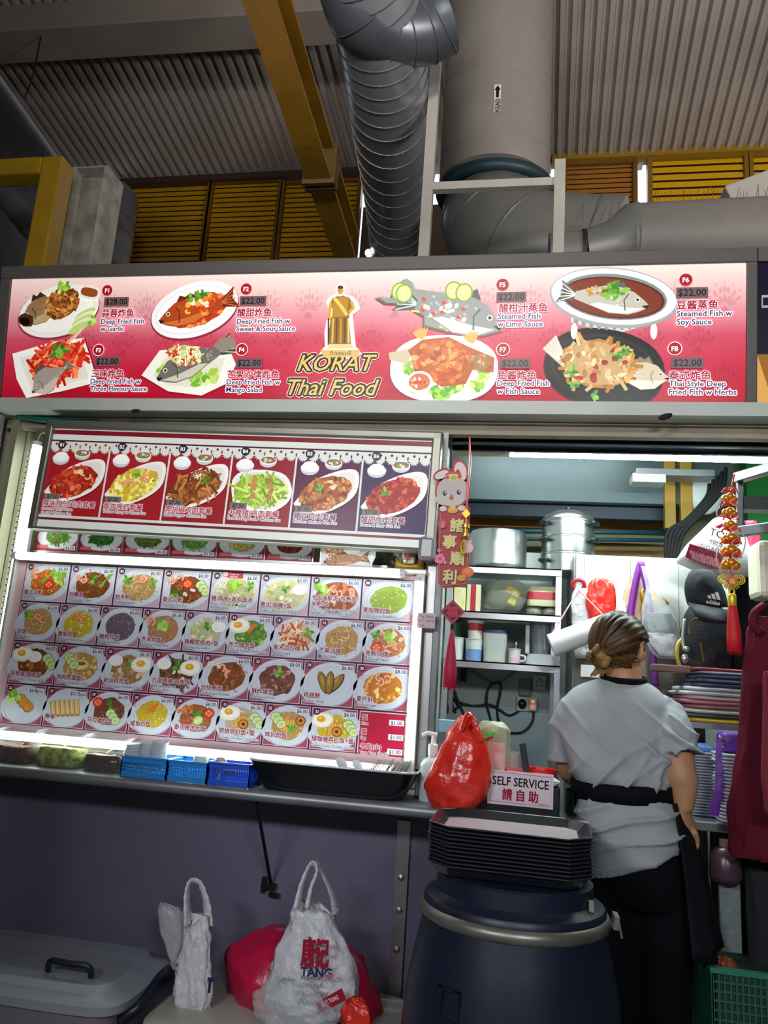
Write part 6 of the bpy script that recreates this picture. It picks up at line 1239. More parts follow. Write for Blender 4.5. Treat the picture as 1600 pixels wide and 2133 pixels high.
# string of golden gourds
GM=M('gourd_gold','d98a24',.25,.45,bump=.1,bscale=40); RB=M('ribbon_red','d8321e',.35); PK=M('ribbon_pink','e0a090',.4); DY=2.62
t=thing('gourd_string',PY(1525,990,DY),'hanging string of shiny golden gourds with red bows, knot and long red tassel','decoration')
gs=[(1520,1037,14),(1520,1067,14),(1521,1093,13),(1522,1122,17),(1522,1148,18),(1522,1175,17)]
b=MB(); b.tube([PY(1530,988,DY),PY(1521,1030,DY),PY(1522,1200,DY)],.003,6); b.build('cord',RB,t)
for i,(x,y,r_) in enumerate(gs):
    rr=r_*DY/1602*1.0
    for q,(dx,dz) in enumerate(((-.5,-.1),(.5,-.15),(0,.1))):
        b=MB(); c=PY(x,y,DY)+Vector((dx*rr,-.006*(q==2),dz*rr)); b.ball(c,rr*.62,16,sc=(1,1,.95)); gd=b.build('gourd',GM,t,smooth=True)
    b=MB(); c=PY(x,y-r_*.9,DY-.01)
    for k in range(5): a=k*PI/4+.1; b.tube(cr([c,c+Vector((math.cos(a)*rr*.8,-.01,math.sin(a)*rr*.3+.006)),c+Vector((math.cos(a)*rr*1.1,-.006,math.sin(a)*rr*.4-.004))],4),.0035,5,sx=.4)
    b.build('bow',RB,t,smooth=True)
    b=MB(); c=PY(x+r_*.6,y+2,DY-.022); b.tube(cr([c,c+Vector((-.012,0,-.012)),c+Vector((.004,0,-.022)),c+Vector((.014,0,-.01))],5),.002,5); b.build('curl_ribbon',PK,t,smooth=True)
for pts in ([(1500,1056),(1493,1065),(1496,1076),(1504,1072)],[(1545,1110),(1553,1125),(1548,1150),(1540,1160)],[(1497,1140),(1492,1165),(1500,1185),(1508,1190)],[(1508,1200),(1500,1190),(1502,1178)]):
    b=MB(); b.tube(cr([PY(x,y,DY-.01) for x,y in pts],6),.0022,5); b.build('curl_ribbon',PK,t,smooth=True)
KG=M('knot_gold','d9b92c',.35,.3); kc=PY(1524,1210,DY-.01)
b=MB()
for s_ in (-1,1):
    for r_ in (.007,.013,.019): b.tube([kc+Vector((s_*.022+r_*math.cos(a),0,.004+r_*.8*math.sin(a))) for a in [2*PI*k/16 for k in range(16)]],.0022,6,closed=True)
for k in range(7): a=-PI/2+(k-3)*.28; b.tube([kc,kc+Vector((.032*math.cos(a),.002,.03*math.sin(a)))],.003,6)
b.build('knot',KG,t,smooth=True)
b=MB(); b.prism([(0,.02),(.02,0),(0,-.02),(-.02,0)],kc+Vector((0,-.002,0)),(1,0,0),(0,0,1),.003); b.build('knot_centre',M('knot_red','c8281c',.4),t)
I=Ink(kc+Vector((0,-.0058,-.008)),(1,0,0),(0,0,1)); I.text('福',0,0,.018,'e9c83c','c',.02); I.mb.build('fu_print',PRINT,t)
def tassel(top,bot,w0,w1,mt,parent,name='tassel',n=26,seed=0):
    b=MB(); rr=random.Random(seed)
    top=Vector(top);bot=Vector(bot); L=[top.lerp(bot,f)+Vector((0,0,0)) for f in (0,.06,.3,.7,1)]
    rings=[]
    for c,w in zip(L,(w0*.5,w0,w0+(w1-w0)*.4,w1*.95,w1)):
        rings.append([c+Vector((math.cos(2*PI*k/n)*w*(1+.12*(k%2)),math.sin(2*PI*k/n)*w*.8*(1+.12*(k%2)),0)) for k in range(n)])
    b.loft(rings)
    for k in range(30):
        a=rr.uniform(0,2*PI); q=rr.uniform(.3,1); b.tube([L[3]+Vector((math.cos(a)*w1*q*.9,math.sin(a)*w1*q*.7,0)),bot+Vector((math.cos(a)*w1*q*1.05,math.sin(a)*w1*q*.8,-rr.uniform(0,.012)))],.0012,4)
    return b.build(name,mt,parent,smooth=True)
TR_=M('tassel_red','c4121c',.6)
b=MB(); c=PY(1525,1248,DY); b.lathe([(.012,-.022),(.013,-.02),(.013,.012),(.011,.016),(0,.017)],c,16); b.tube([c+Vector((.008*math.cos(a),0,.024+.009*math.sin(a))) for a in [2*PI*k/14 for k in range(14)]],.003,6,closed=True); b.build('tassel_cap',KG,t,smooth=True)
tassel(PY(1525,1256,DY),PY(1531,1358,DY),.012,.021,TR_,t)
# rabbit new-year hanger
HY=2.5
t=thing('rabbit_hanger',PY(945,920,HY),'red paper New Year hanger topped with a smiling white rabbit and four gold characters','decoration')
O=PY(945,1150,HY); u=(PY(985,1150,HY)-PY(905,1150,HY)).normalized(); 
I0=Ink(O,(1,0,.0),(.015,0,1))
def hk(px,py): p=PP(px,py,I0.o,I0.n)-I0.o; return p.dot(I0.ux),p.dot(I0.uy)
RDC=M('paper_red','a8142c',.5)
def card(polys,name,mt,parent,th=.003,dy=0):
    b=MB()
    for pl in polys: b.prism([hk(*q) for q in pl],O+Vector((0,dy,0)),I0.ux,I0.uy,-th)
    return b.build(name,mt,parent)
def cell(px,py,rx,ry,n=24,rot=0):
    return [(px+rx*math.cos(2*PI*k/n)*math.cos(rot)-ry*math.sin(2*PI*k/n)*math.sin(rot),py+rx*math.cos(2*PI*k/n)*math.sin(rot)+ry*math.sin(2*PI*k/n)*math.cos(rot)) for k in range(n)]
card([[(912,1060),(978,1056),(977,1210),(970,1222),(926,1225),(914,1215)]],'banner',RDC,t)
card([cell(941,1023,37,37),cell(918,988,19,12,20,-.45),cell(956,982,17,26,20,-.25),cell(943,1000,25,18)],'rabbit_backing',RDC,t,.003,-.001)
I=Ink(O+Vector((0,-.0048,0)),I0.ux,I0.uy)
def E(px,py,rx,ry,c,rot=0,n=22): x,y=hk(px,py); k=HY/1602*1.0; I.ell(x,y,rx*k,ry*k,-rot,c,n)
E(918,989,16,8.5,'d9cfc6',-.45); E(957,983,13,22,'d9cfc6',-.25); E(953,992,6,15,'a8142c',-.2)
E(941,1024,34.5,34,'bdb4b0'); E(934,1041,30,14,'c6bdb8')
E(942,992,18,10,'c42a3a'); E(942,995,17,8,'e0c070'); E(943,996,6,5,'8ab83a'); E(930,995,4,4,'c42a3a'); E(955,994,4,4,'c42a3a')
for x,y in ((925,1028),(954,1026)): E(x,y,4.4,6,'1c2440'); E(x+1.4,y-2,1.6,2,'e6e9f0')
E(939,1032,2,1.4,'5a3038'); E(939,1039,4.4,4.6,'8a1c2c'); E(939,1041,2.6,2.4,'e08a8a'); I.strand([hk(935,1034),hk(939,1036),hk(944,1034)],.0007,'3a2028')
E(922,1060,8,6,'d9cfc6'); E(961,1059,9,6,'d9cfc6'); E(942,1063,11,7.5,'e0a040'); E(942,1057,6,4,'eab860')
I.strand([hk(917,1072),hk(916,1214),hk(924,1220),hk(970,1217),hk(974,1208),hk(974,1070)],.0008,'c9a04a')
for ch,px,py in (('諸',951,1106),('事',936,1140),('順',953,1175),('利',937,1213)): x,y=hk(px,py); I.text(ch,x,y,.048,'d9cf8a','c',.035,out='3a2c14',outw=.05)
E(921,1092,10,10,'c4384a'); x,y=hk(921,1098); I.text('$',x,y,.026,'d9807a','c',.03)
E(975,1127,9,9,'e0a8b4'); E(975,1142,11,11,'e6bcc4')
for k in range(5): a=2*PI*k/5; E(917+6*math.cos(a),1164+6*math.sin(a),5.5,5.5,'e07a9a')
E(917,1164,3,3,'c23a6a'); E(915,1147,4,4,'e07a9a'); E(975,1193,13,10,'e0742c'); E(975,1190,7,6,'ea8a44'); E(962,1205,9,7,'d99a44')
E(928,1172,3,4,'d9a060')
I.mb.build('hanger_print',PRINT,t)
b=MB(); b.tube([PY(940,908,HY),PY(940,960,HY+.0),PY(940,975,HY)],.003,6); b.tube([PY(945,1222,HY),PY(945,1252,HY)],.002,5); b.build('hanging_cord',M('cord_dark','2c1418',.6),t)
d=[(945,1249),(971,1275),(944,1301),(918,1274)]
card([d],'diamond',RDC,t)
I=Ink(O+Vector((0,-.0038,0)),I0.ux,I0.uy); I.poly([hk(945,1256),hk(963,1275),hk(944,1293),hk(925,1274)],'3c1820'); x,y=hk(944,1284); I.text('福',x,y,.038,'c01c48','c',.04); I.mb.build('fu_print',PRINT,t)
tassel(PY(942,1312,HY),PY(936,1432,HY),.006,.02,M('tassel_crimson','a8103a',.6),t,seed=3)
# gold charm string beside it
t=thing('charm_string',PY(979,910,HY-.03),'double red cord with a small gold charm and glass vial, right of the rabbit hanger','decoration')
b=MB(); b.tube([PY(978,910,HY-.03),PY(977,960,HY-.03),PY(970,1070,HY-.03)],.0018,5); b.tube([PY(979,910,HY-.03),PY(981,965,HY-.03),PY(972,1070,HY-.03)],.0018,5); b.build('cord',RB,t)
b=MB(); p=PY(971,1070,HY-.03); b.prism([(0,.016),(.014,0),(0,-.016),(-.014,0)],p,(1,0,0),(0,0,1),.004); b.build('charm',KG,t)
b=MB(); p=PY(970,1100,HY-.03); b.lathe([(.013,.0),(.013,.012)],p,14,capb=True,capt=True); b.lathe([(.011,-.03),(.013,-.028),(.013,-.018),(.008,-.016)],p,14,capb=True); b.lathe([(.006,-.016),(.006,0)],p,10); b.tube([p+Vector((0,0,.012)),PY(971,1077,HY-.03)],.002,5); b.build('vial',M('vial_gold','b8923a',.3,.5),t,smooth=True,angle=40)
b=MB()
p=PY(967,1122,HY-.03)
for k in range(12): a=rnd.uniform(0,6.28); b.tube([p,p+Vector((.012*math.cos(a),.01*math.sin(a),-.02-.02*rnd.random())),p+Vector((.008*math.cos(a+1),.006*math.sin(a),-.05))],.0012,4)
b.build('gold_fringe',KG,t)
# payment note on the window post
I=Ink(PY(853,1306,2.565),(1,0,0),(0,0,1)); I.mb.box(I.o+Vector((.042,.003,.024)),(.084,.002,.05)); I.mb.c=[lin('b7a3ac')]*6
I.rect(0,0,.084,.049,'c3aeb8'); I.rect(0,.008,.03,.04,'c4848c'); I.text('Pay Now',.032,.034,.013,'2a2430','l',.0); I.text('8797 3899',.015,.019,.012,'2a2430','l',.0,space=1.3); I.text('Lek',.034,.005,.011,'2a2430','l',0)
tag(I.mb.build('payment_note',PRINT,loc=I.o),'small handwritten pinkish note stuck on the window post right of the menu board','note')
# fortune cat in its gold ingot, pineapple, red bottle, above the menu board
MZt=1.7415; cY=2.63
p=Vector((PY(853,1180,cY).x,cY,MZt)); t=thing('gold_ingot',p,'gold boat-shaped ingot carrying the small white cat figurine','ingot')
b=MB(); w=.05
R_=[]
for k in range(9):
    u_=(k/8-.5)*2; hh=.018+.022*u_*u_; ww=max(.003,.022*(1-u_*u_)**.5); R_.append([p+Vector((u_*w,ww*math.cos(a),hh*.5+hh*.5*math.sin(a) if True else 0)) for a in [2*PI*q/14 for q in range(14)]])
b.loft(R_); b.build('ingot_body',M('ingot_gold','b8962c',.35,.3),t,smooth=True)
t=thing('cat_figurine',p+Vector((0,0,.02)),'small white beckoning cat figurine with red collar and ears','figurine'); q=p+Vector((0,0,.02)); CW=M('cat_white','d6d0c4',.4)
b=MB(); b.ball(q+Vector((0,0,.02)),.021,16,sc=(1,.9,1.05)); b.ball(q+Vector((-.004,-.004,.05)),.018,16,sc=(1.15,1,1)); 
b.ball(q+Vector((-.02,-.01,.03)),.007,10,sc=(1,1,1.8)); b.ball(q+Vector((-.014,-.018,.008)),.008,10); b.ball(q+Vector((.012,-.018,.006)),.008,10); b.build('cat_body',CW,t,smooth=True)
b=MB(); b.tube([q+Vector((.0165*math.cos(a)-.002,.0155*math.sin(a)-.003,.036)) for a in [2*PI*k/16 for k in range(16)]],.003,6,closed=True); b.build('collar',M('cat_red','b01c24',.4),t,smooth=True)
for s_ in (-1,1):
    b=MB(); b.lathe([(.007,0),(0,.012)],q+Vector((-.004+s_*.013,-.002,.064)),8,capb=True); b.build('ear',M('cat_red'),t)
I=Ink(q+Vector((-.012,-.0225,.012)),(1,0,0),(0,0,1)); I.rect(0,0,.018,.014,'b01c24'); I.mb.build('belly_badge',PRINT,t)
for s_ in (-1,1): 
    b=MB(); b.ball(q+Vector((-.004+s_*.007,-.0215,.053)),.002,8); b.build('eye',BLK,t)
p=Vector((PY(808,1160,2.78).x,2.78,1.735)); t=thing('pineapple',p+Vector((0,0,-.6)),'dark scaly pineapple standing behind the gap right of the small cards','pineapple')
b=MB()
n=28;m_=16
def pin(u,v):
    a=2*PI*u; zz=v*.17; r_=.055*(math.sin(PI*(.12+.8*v)))**.5
    f=abs(math.sin((u*8+v*4)*PI))*abs(math.sin((u*8-v*4)*PI)); r_*=1+.14*f
    return p+Vector((r_*math.cos(a),r_*math.sin(a),zz))
b.grid(pin,64,32); b.build('fruit',M('pine_skin','6d6a48',.6,col2='2c3038',vscale=40,bump=.5,bscale=60),t,smooth=True)
b=MB()
for k in range(14): a=k*2.4; q=p+Vector((0,0,.165)); b.tube([q,q+Vector((.02*math.cos(a),.02*math.sin(a),.04)),q+Vector((.05*math.cos(a),.05*math.sin(a),.075))],[.008,.006,.001],6,sx=.4)
b.build('crown',M('pine_leaf','3a5a2c',.5),t,smooth=True)
t.location.z=p.z-.6
b=MB(); b.b2(p.x-.06,p.x+.06,2.70,2.86,p.z-.015,p.z-.001); b.b2(p.x-.06,p.x+.06,2.86,2.93,p.z-.015,p.z-.001); tag(b.build('fruit_shelf',M('shelf_pink','a85a62',.5)),'small pinkish shelf carrying the pineapple','shelf')
q=Vector((PY(878,1165,2.66).x,2.645,MZt)); t=thing('drink_bottle',q,'small dark red bottle with a clear cap beside the cat figurine','bottle')
b=MB(); b.lathe([(0,0),(.02,0),(.021,.01),(.021,.055),(.019,.06)],q,16); b.build('bottle_body',M('drink_red','8a1828',.25),t,smooth=True,angle=40); b=MB(); b.lathe([(.021,.06),(.021,.085),(.018,.09),(0,.09)],q,16); b.build('clear_cap',FROST,t,smooth=True,angle=40)
# folded bags on the right shelf
SYr=2.95; 
pz=PY(1500,1508,SYr).z; px0,px1=PY(1405,1480,SYr).x,PY(1570,1480,SYr).x
t=thing('wall_shelf',((px0+px1)/2+.05,SYr+.12,pz-.02),'steel shelf on the right wall carrying folded plastic bags','shelf'); b=MB(); b.b2(px0,1.28,SYr,SYr+.32,pz-.02,pz); b.build('shelf_board',STEELD,t); b=MB(); b.b2(px0+.02,px0+.05,SYr+.1,SYr+.13,pz-.32,pz-.02); b.build('shelf_leg',STEELD,t)
cols=['b0921c','2a3234','a8a89c','84505a','9a5a68','a88a8e','a9acb0','a3a6ac','28344e','4a5470','3a4460','a5a8ae','8a2430']
nm=['yellow','dark green','pale grey','dull maroon','crimson-edged','pinkish','silver grey','light grey','navy','slate blue','dark blue','off-white','red']
z=pz+.001
for i,(c_,n_) in enumerate(zip(cols,nm)):
    hh=.0155 if i<11 else .011; xo=rnd.uniform(-.012,.012)+(.05 if i>7 else 0); b=MB()
    def fb(f,s): return [Vector((p.x+.006*nz((p.x*20,p.y*20,i),1),p.y,p.z+.003*nz((p.x*14,i*2,0),1))) for p in super_ring((px0+px1)/2+xo+.03,SYr+.15,z+hh*f,(px1-px0)/2*s,.13*s,28,.3)]
    b.loft([fb(0,.95),fb(.3,1),fb(.7,1),fb(.95,.94)]); z+=hh
    tag(b.build('folded_bags',M('fold_'+c_,c_,.45,bump=.3,bscale=30),smooth=True),'bundle of folded %s plastic bags in the pile on the right shelf'%n_,'bag bundle','folded bag bundles on the right shelf')
# foam lid stacks
LZ=PY(1480,1700,2.85).z; FO=M('foam_white','c6cad8',.45); lid0=None
b=MB(); b.b2(PY(1440,1700,2.85).x-.02,1.28,2.72,3.12,LZ-.03,LZ-.001); tag(b.build('side_counter',STEEL,bevel=.004),'steel side counter carrying the two stacks of white foam boxes','counter')
b=MB(); b.b2(PY(1440,1700,2.85).x+.12,1.28,2.9,3.12,0,LZ-.031); tag(b.build('side_cabinet',M('cab_dark','1c2026',.5,.3)),'dark cabinet under the steel side counter','cabinet')
ordw=['bottom','second','third','fourth','fifth','sixth','seventh','eighth','ninth','tenth','eleventh','twelfth','thirteenth','fourteenth','fifteenth','sixteenth','seventeenth','eighteenth','nineteenth','twentieth','twenty-first','twenty-second','twenty-third','twenty-fourth']
def foam(cx,cy,w,d,n,h,side,jx):
    global lid0
    for k in range(n):
        if (side,)not in _F:
            b=MB(); b.loft([super_ring(0,0,zz,w/2*s,d/2*s,28,.35) for zz,s in ((0,.9),(h*.35,.97),(h*.45,1.0),(h*.8,1.0),(h*.9,.95),(h*.86,.8))]); o=b.build('foam_box',FO,smooth=True,angle=40); _F[(side,)]=o
        else: o=_F[(side,)].copy(); COL.objects.link(o)
        o.location=(cx+rnd.uniform(-jx,jx),cy+rnd.uniform(-jx,jx),LZ+k*h); tag(o,'white foam box lid in the %s stack, %s%s'%(side,ordw[k],' lid' if k==0 else ' from the bottom'),'foam lid','white foam lids stacked on the side counter')
_F={}
c1=PY(1468,1650,2.85).x; zt=PY(1470,1566,2.85).z; n1=22; foam(c1,2.9,.115,.16,n1,(zt-LZ)/n1,'left tidy',.001)
c2=PY(1530,1650,2.78).x; n2=20; zt2=PY(1520,1568,2.78).z; foam(c2+.005,2.8,.125,.17,n2,(zt2-LZ)/n2,'right uneven',.004)
PU=M('pouch_purple','5a1a8c',.5,bump=.3,bscale=40)
t=thing('purple_pouch',(c2,2.8,zt2+.001),'purple zipped pouch with a hanging strap on top of the right foam stack','pouch')
b=MB(); b.loft([super_ring(c2+.02,2.8,zt2+.002+zz,.062*s,.05*s,28,.5) for zz,s in ((0,.9),(.012,1),(.05,1),(.062,.9))]); b.build('pouch_body',PU,t,smooth=True)
b=MB(); q=[(c2-.045,2.75,zt2+.05),(c2-.06,2.72,zt2+.0),(c2-.066,2.705,zt2-.1),(c2-.085,2.705,zt2-.19)]; P=cr(q,6); vs=[]
for i,pp in enumerate(P): vs+=[pp+Vector((-.006-.0006*i,0,0)),pp+Vector((.006+.0006*i,0,0))]
b.add(vs,[(2*i,2*i+1,2*i+3,2*i+2) for i in range(len(P)-1)]); b.build('strap',PU,t,solid=.002)
b=MB(); b.tube([Vector((c2-.045,2.748,zt2+.02+.03*k/8))+Vector((.008*math.cos(k*2),-.004,0)) for k in range(9)],.005,6); b.build('metal_ring',M('charm_silver'),t,smooth=True)
b=MB(); b.loft([super_ring(c1+.0,2.87,zt+.002+zz,.045*s,.035*s,20,.8) for zz,s in ((0,1),(.012,.8),(.024,.35))]); tag(b.build('face_mask',M('mask_blue','2a50a8',.5,col2='7a9ac9',vscale=20),smooth=True),'blue face mask lying on the left foam stack','mask')
# hanging garments at the right edge
MR=M('garment_maroon','5c1024',.8,bump=.4,bscale=25,spec=.2,var=.15)
t=thing('hanging_garment',PY(1575,1300,2.66),'dark maroon garment hanging at the right edge down to the counter','garment')
sack('garment_body',[(1285,1575,1640,.4),(1320,1560,1660,.4),(1400,1552,1670,.42),(1500,1545,1680,.42),(1600,1532,1690,.42),(1700,1527,1690,.42),(1780,1524,1690,.42),(1790,1526,1690,.4)],2.62,MR,'',fold=.16,seed=81,parent=t,wr=.006)
b=MB(); b.tube(cr([PY(1590,1262,2.6),PY(1572,1278,2.58),PY(1570,1300,2.58),PY(1585,1318,2.58)]),.014,8); b.build('rolled_collar',MR,t,smooth=True)
sack('hanging_garment',[(1400,1592,1680,.4),(1500,1590,1680,.4),(1620,1588,1680,.4),(1700,1592,1680,.4)],2.45,M('garment_red','7c1c2c',.8,var=.1),'redder garment hanging in front of the maroon one at the right edge','garment',fold=.12,seed=83)
sack('dark_coat',[(1790,1545,1690,.4),(1900,1555,1700,.4),(2000,1560,1700,.4),(2135,1560,1700,.4)],2.75,M('coat_black','0e1218',.8),'black garment hanging below the maroon one at the right edge','garment',fold=.12,seed=85)
# low corner at lower right
b=MB(); a=PY(1490,2070,2.55); 
GB=M('crate_green','1f5a42',.5)
def gb(): 
    t=thing('green_basket',(a.x+.1,2.7,0),'green lattice basket on the floor at lower right','basket'); x0,x1,y0,y1=a.x,a.x+.24,2.57,2.85; zt=PY(1530,2030,2.57).z
    b=MB(); b.b2(x0+.01,x1-.01,y0+.01,y1-.01,.02,zt-.01)
    b.build('liner',M('crate_inner','1c3a30',.6),t)
    b=MB()
    for i in range(16): x=x0+(x1-x0)*i/15; b.b2(x-.003,x+.003,y0,y0+.006,0,zt)
    for i in range(26): z=zt*i/25; b.b2(x0,x1,y0-.001,y0+.005,z-.003 if i else 0,z+.003)
    b.b2(x0-.006,x0,y0,y1,0,zt); b.build('lattice',GB,t)
    b=MB(); b.b2(x0-.01,x1+.01,y0-.01,y0+.008,zt,zt+.014); b.b2(x0-.01,x0+.006,y0,y1,zt,zt+.014); b.build('rim',M('crate_rim','2f7a5c',.4),t)
    return zt
zt=gb()
sack('snack_packet',[(1990,1488,1512,.5),(2000,1480,1530,.5),(2020,1485,1540,.5),(2032,1500,1540,.5)],2.68,M('packet_olive','6a5c1c',.4,col2='8a2420',vscale=14,bump=.4),'olive and red foil packet lying on the green basket','packet',fold=.15,seed=91)
b=MB(); b.tube([PY(1568,2030,2.6),PY(1572,2140,2.6)],.011,10); tag(b.build('wooden_stick',M('stick_wood','8a6430',.6)),'yellowish wooden stick standing at lower right','stick')
t=thing('floor_bottle',PY(1510,1835,2.95),'dim plastic bottle with a tan cap under the side counter','bottle')
q=PY(1512,1835,2.72); zf=PY(1512,1780,2.72).z
b=MB(); b.lathe([(0,-.0),(.045,0),(.048,.02),(.046,.07),(.03,.095),(.016,.1)],q,20); b.build('bottle_body',M('bottle_dim','4a3440',.3),t,smooth=True); b=MB(); b.lathe([(.017,.1),(.017,.122),(0,.123)],q,14); b.build('bottle_cap',M('cap_tan','8a7458',.5),t,smooth=True,angle=40)
rbox(1500,1545,1840,1985,2.74,.02,M('tarp_grey','6f7a78',.5,bump=.4,var=.2),'plastic_sheet','dim grey plastic sheet hanging under the side counter','sheet')
# ---------------------------------------------------------------- person, seen from behind
def fuse(name,mb,voxel,smooth,mt,parent,deform=None,extra=None):
    me=bpy.data.meshes.new('tmp'); me.from_pydata(mb.v,[],mb.f); o=bpy.data.objects.new('tmp',me); COL.objects.link(o)
    r=o.modifiers.new('r','REMESH'); r.mode='VOXEL'; r.voxel_size=voxel; r.use_smooth_shade=True
    s=o.modifiers.new('s','SMOOTH'); s.factor=.5; s.iterations=smooth
    dg=bpy.context.evaluated_depsgraph_get(); m2=bpy.data.meshes.new_from_object(o.evaluated_get(dg)); bpy.data.objects.remove(o)
    m2.name=name; m2.materials.clear(); m2.materials.append(mt)
    nr=[v.normal.copy() for v in m2.vertices]
    for v,nn in zip(m2.vertices,nr):
        if deform: v.co=deform(v.co,nn)
        v.co-=parent.location
    m2.polygons.foreach_set('use_smooth',[True]*len(m2.polygons))
    o=bpy.data.objects.new(name,m2); COL.objects.link(o); o.parent=parent; return o
SKIN=M('skin','b58663',.5,sss=.08,bump=.05,bscale=120); SHIRT=M('shirt_grey','a3a9ad',.85,bump=.18,bscale=180,spec=.15,var=.08,vscale=10); BLKC=M('black_cloth','0b0c12',.8,bump=.2,bscale=60,spec=.15)
PYD=2.72
pp=Vector((PY(1310,1700,PYD).x,PYD,0)); person=thing('person',pp,'person in grey T-shirt and black apron, hair bunched, back to the viewer','person')
def Q(px,py,dy=0): return PY(px,py,PYD+dy)
hc=Q(1292,1350); fd=Vector((.56,.825,-.06)).normalized(); fr_=Vector((fd.y,-fd.x,0)).normalized(); fu=Vector((0,0,1))
def HP(f,r,u): return hc+fd*f+fr_*r+fu*u      # forward, to the person's right, up
b=MB()
# head: skull, face, jaw, nose, brow, lips, ears
b.ball(hc+fd*-.012+fu*.012,.088,24,sc=(.98,.9,1.08)); 
hm=Matrix((fd,Vector((-fd.y,fd.x,0)).normalized(),fu)).transposed()
def hball(f,r,u,s,rad): 
    k=len(b.v); b.ball((0,0,0),rad,16,sc=s); c=HP(f,r,u)
    for i in range(k,len(b.v)): b.v[i]=tuple(c+hm@Vector(b.v[i]))
hball(.035,0,-.035,(1,.86,1.15),.066); hball(.05,0,-.085,(.8,.8,.6),.042); hball(.04,.03,-.06,(1,.6,1),.045); hball(.04,-.03,-.06,(1,.6,1),.045); hball(.09,0,.02,(.5,1.3,.35),.03)
b.tube([HP(.092,0,.012),HP(.104,0,-.012),HP(.113,0,-.028)],[.007,.009,.012],10); hball(.098,.011,-.031,(1,1,.8),.009); hball(.098,-.011,-.031,(1,1,.8),.009)
hball(.096,0,-.056,(.6,1.5,.4),.013); hball(.095,0,-.066,(.6,1.4,.4),.013); hball(.088,.03,-.012,(.6,1,1),.022); hball(.088,-.03,-.012,(.6,1,1),.022)
for s_ in (1,-1):
    e=HP(-.004,s_*.078,-.008); pts=[]
    for k in range(14):
        a=2*PI*k/14; pts.append(e+fd*(.017*math.cos(a)-.004+.006*math.sin(a))+fu*(.031*math.sin(a))+fr_*(s_*(.006-.006*math.cos(a))))
    b.tube(pts,.006,8,closed=True); b.tube([e+fu*-.02,e+fu*.02+fd*-.003],[.008,.011],8,sx=.5)
# neck, trunk, legs, feet
nb=Q(1298,1432); b.tube([hc+Vector((-.0,.0,-.05)),Q(1300,1405),nb,Q(1296,1460)],[.058,.058,.066,.085],16)
def trunk(mb,rows,e=.85,n=36,tilt=0):
    P=cr([ (Q((l+r_)/2,y)+Vector((0,dy,0))) for y,l,r_,d,dy in rows],4); Wd=cr([((Q(r_,y)-Q(l,y)).length/2,d,0) for y,l,r_,d,dy in rows],4); rs=[]
    for p,w in zip(P,Wd):
        rs.append([p+Vector((w.x*math.copysign(abs(math.cos(a))**e,math.cos(a)),w.y*math.copysign(abs(math.sin(a))**e,math.sin(a)),0)) for a in [2*PI*k/n for k in range(n)]])
    mb.loft(rs); return rs
TR=[(1438,1235,1362,.06,0),(1455,1190,1382,.085,0),(1500,1172,1392,.105,0),(1560,1178,1392,.115,-.005),(1620,1200,1390,.115,-.005),(1680,1214,1400,.115,-.01),(1750,1228,1402,.108,-.01),(1830,1240,1402,.1,-.01),(1880,1255,1395,.09,0)]
trunk(b,TR)
hipL=Q(1270,1850); hipR=Q(1372,1850); zk=.47
for hp,dx in ((hipL,-.01),(hipR,.02)):
    k_=Vector((hp.x+dx*.4,PYD-.0,zk)); an=Vector((hp.x+dx,PYD+.03,.09)); b.tube(cr([hp+Vector((0,0,.05)),hp.lerp(k_,.5),k_,k_.lerp(an,.35)+Vector((0,.015,0)),an],4),[.095,.094,.092,.088,.084,.078,.07,.066,.062,.06,.058,.058,.056,.05,.044,.04,.038][:17],16)
    b.tube([an+Vector((0,.02,-.02)),an+Vector((0,-.07,-.055)),an+Vector((0,-.14,-.065))],[.04,.04,.03],12)
# arms: right hangs bent with the hand at the front of the hip, left reaches forward
shR=Q(1366,1490,.0); elR=Q(1416,1608,-.07); wrR=Q(1424,1690,-.085); haR=Q(1434,1722,-.06)
b.tube(cr([shR,shR.lerp(elR,.5)+Vector((.015,0,0)),elR,elR.lerp(wrR,.35)+Vector((.006,0,0)),wrR],4),[.07,.066,.062,.06,.056,.055,.053,.052,.05,.05,.05,.049,.046,.042,.036,.031,.027],16)
shL=Q(1198,1490); elL=Q(1190,1600,.10); wrL=Q(1262,1640,.30); haL=wrL+Vector((.05,.05,.0))
b.tube(cr([shL,shL.lerp(elL,.5),elL,elL.lerp(wrL,.5),wrL],4),[.068,.064,.06,.056,.054,.053,.052,.05,.05,.05,.048,.046,.042,.038,.032,.029,.026],16)
def hand(w,h,side,inn):
    d=(h-w).normalized(); ac=Vector(inn)-d*Vector(inn).dot(d); ac.normalize(); nn=d.cross(ac)
    b.tube([w-d*.01,w+d*.03,w+d*.075],[.026,.034,.034],12,sx=.55)
    for i,L in enumerate((.062,.072,.068,.052)):
        p=w+d*.078+ac*((1.5-i)*.0185); q=p+d*L*.45+nn*side*.004; r_=q+d*L*.3+nn*side*.016; t_=r_+d*L*.15+nn*side*.02
        b.tube([p-d*.02,p,q,r_,t_],[.009,.0092,.0086,.0078,.006],8)
    p=w+d*.022+ac*.03; b.tube([p-ac*.012,p+ac*.012+d*.02+nn*side*.008,p+ac*.016+d*.045+nn*side*.02,p+ac*.01+d*.062+nn*side*.03],[.012,.0115,.01,.007],8)
hand(wrR,haR,-1,(-.4,.9,0)); hand(wrL,haL,-1,(-.2,.2,1))
fuse('body',b,.0065,4,SKIN,person)
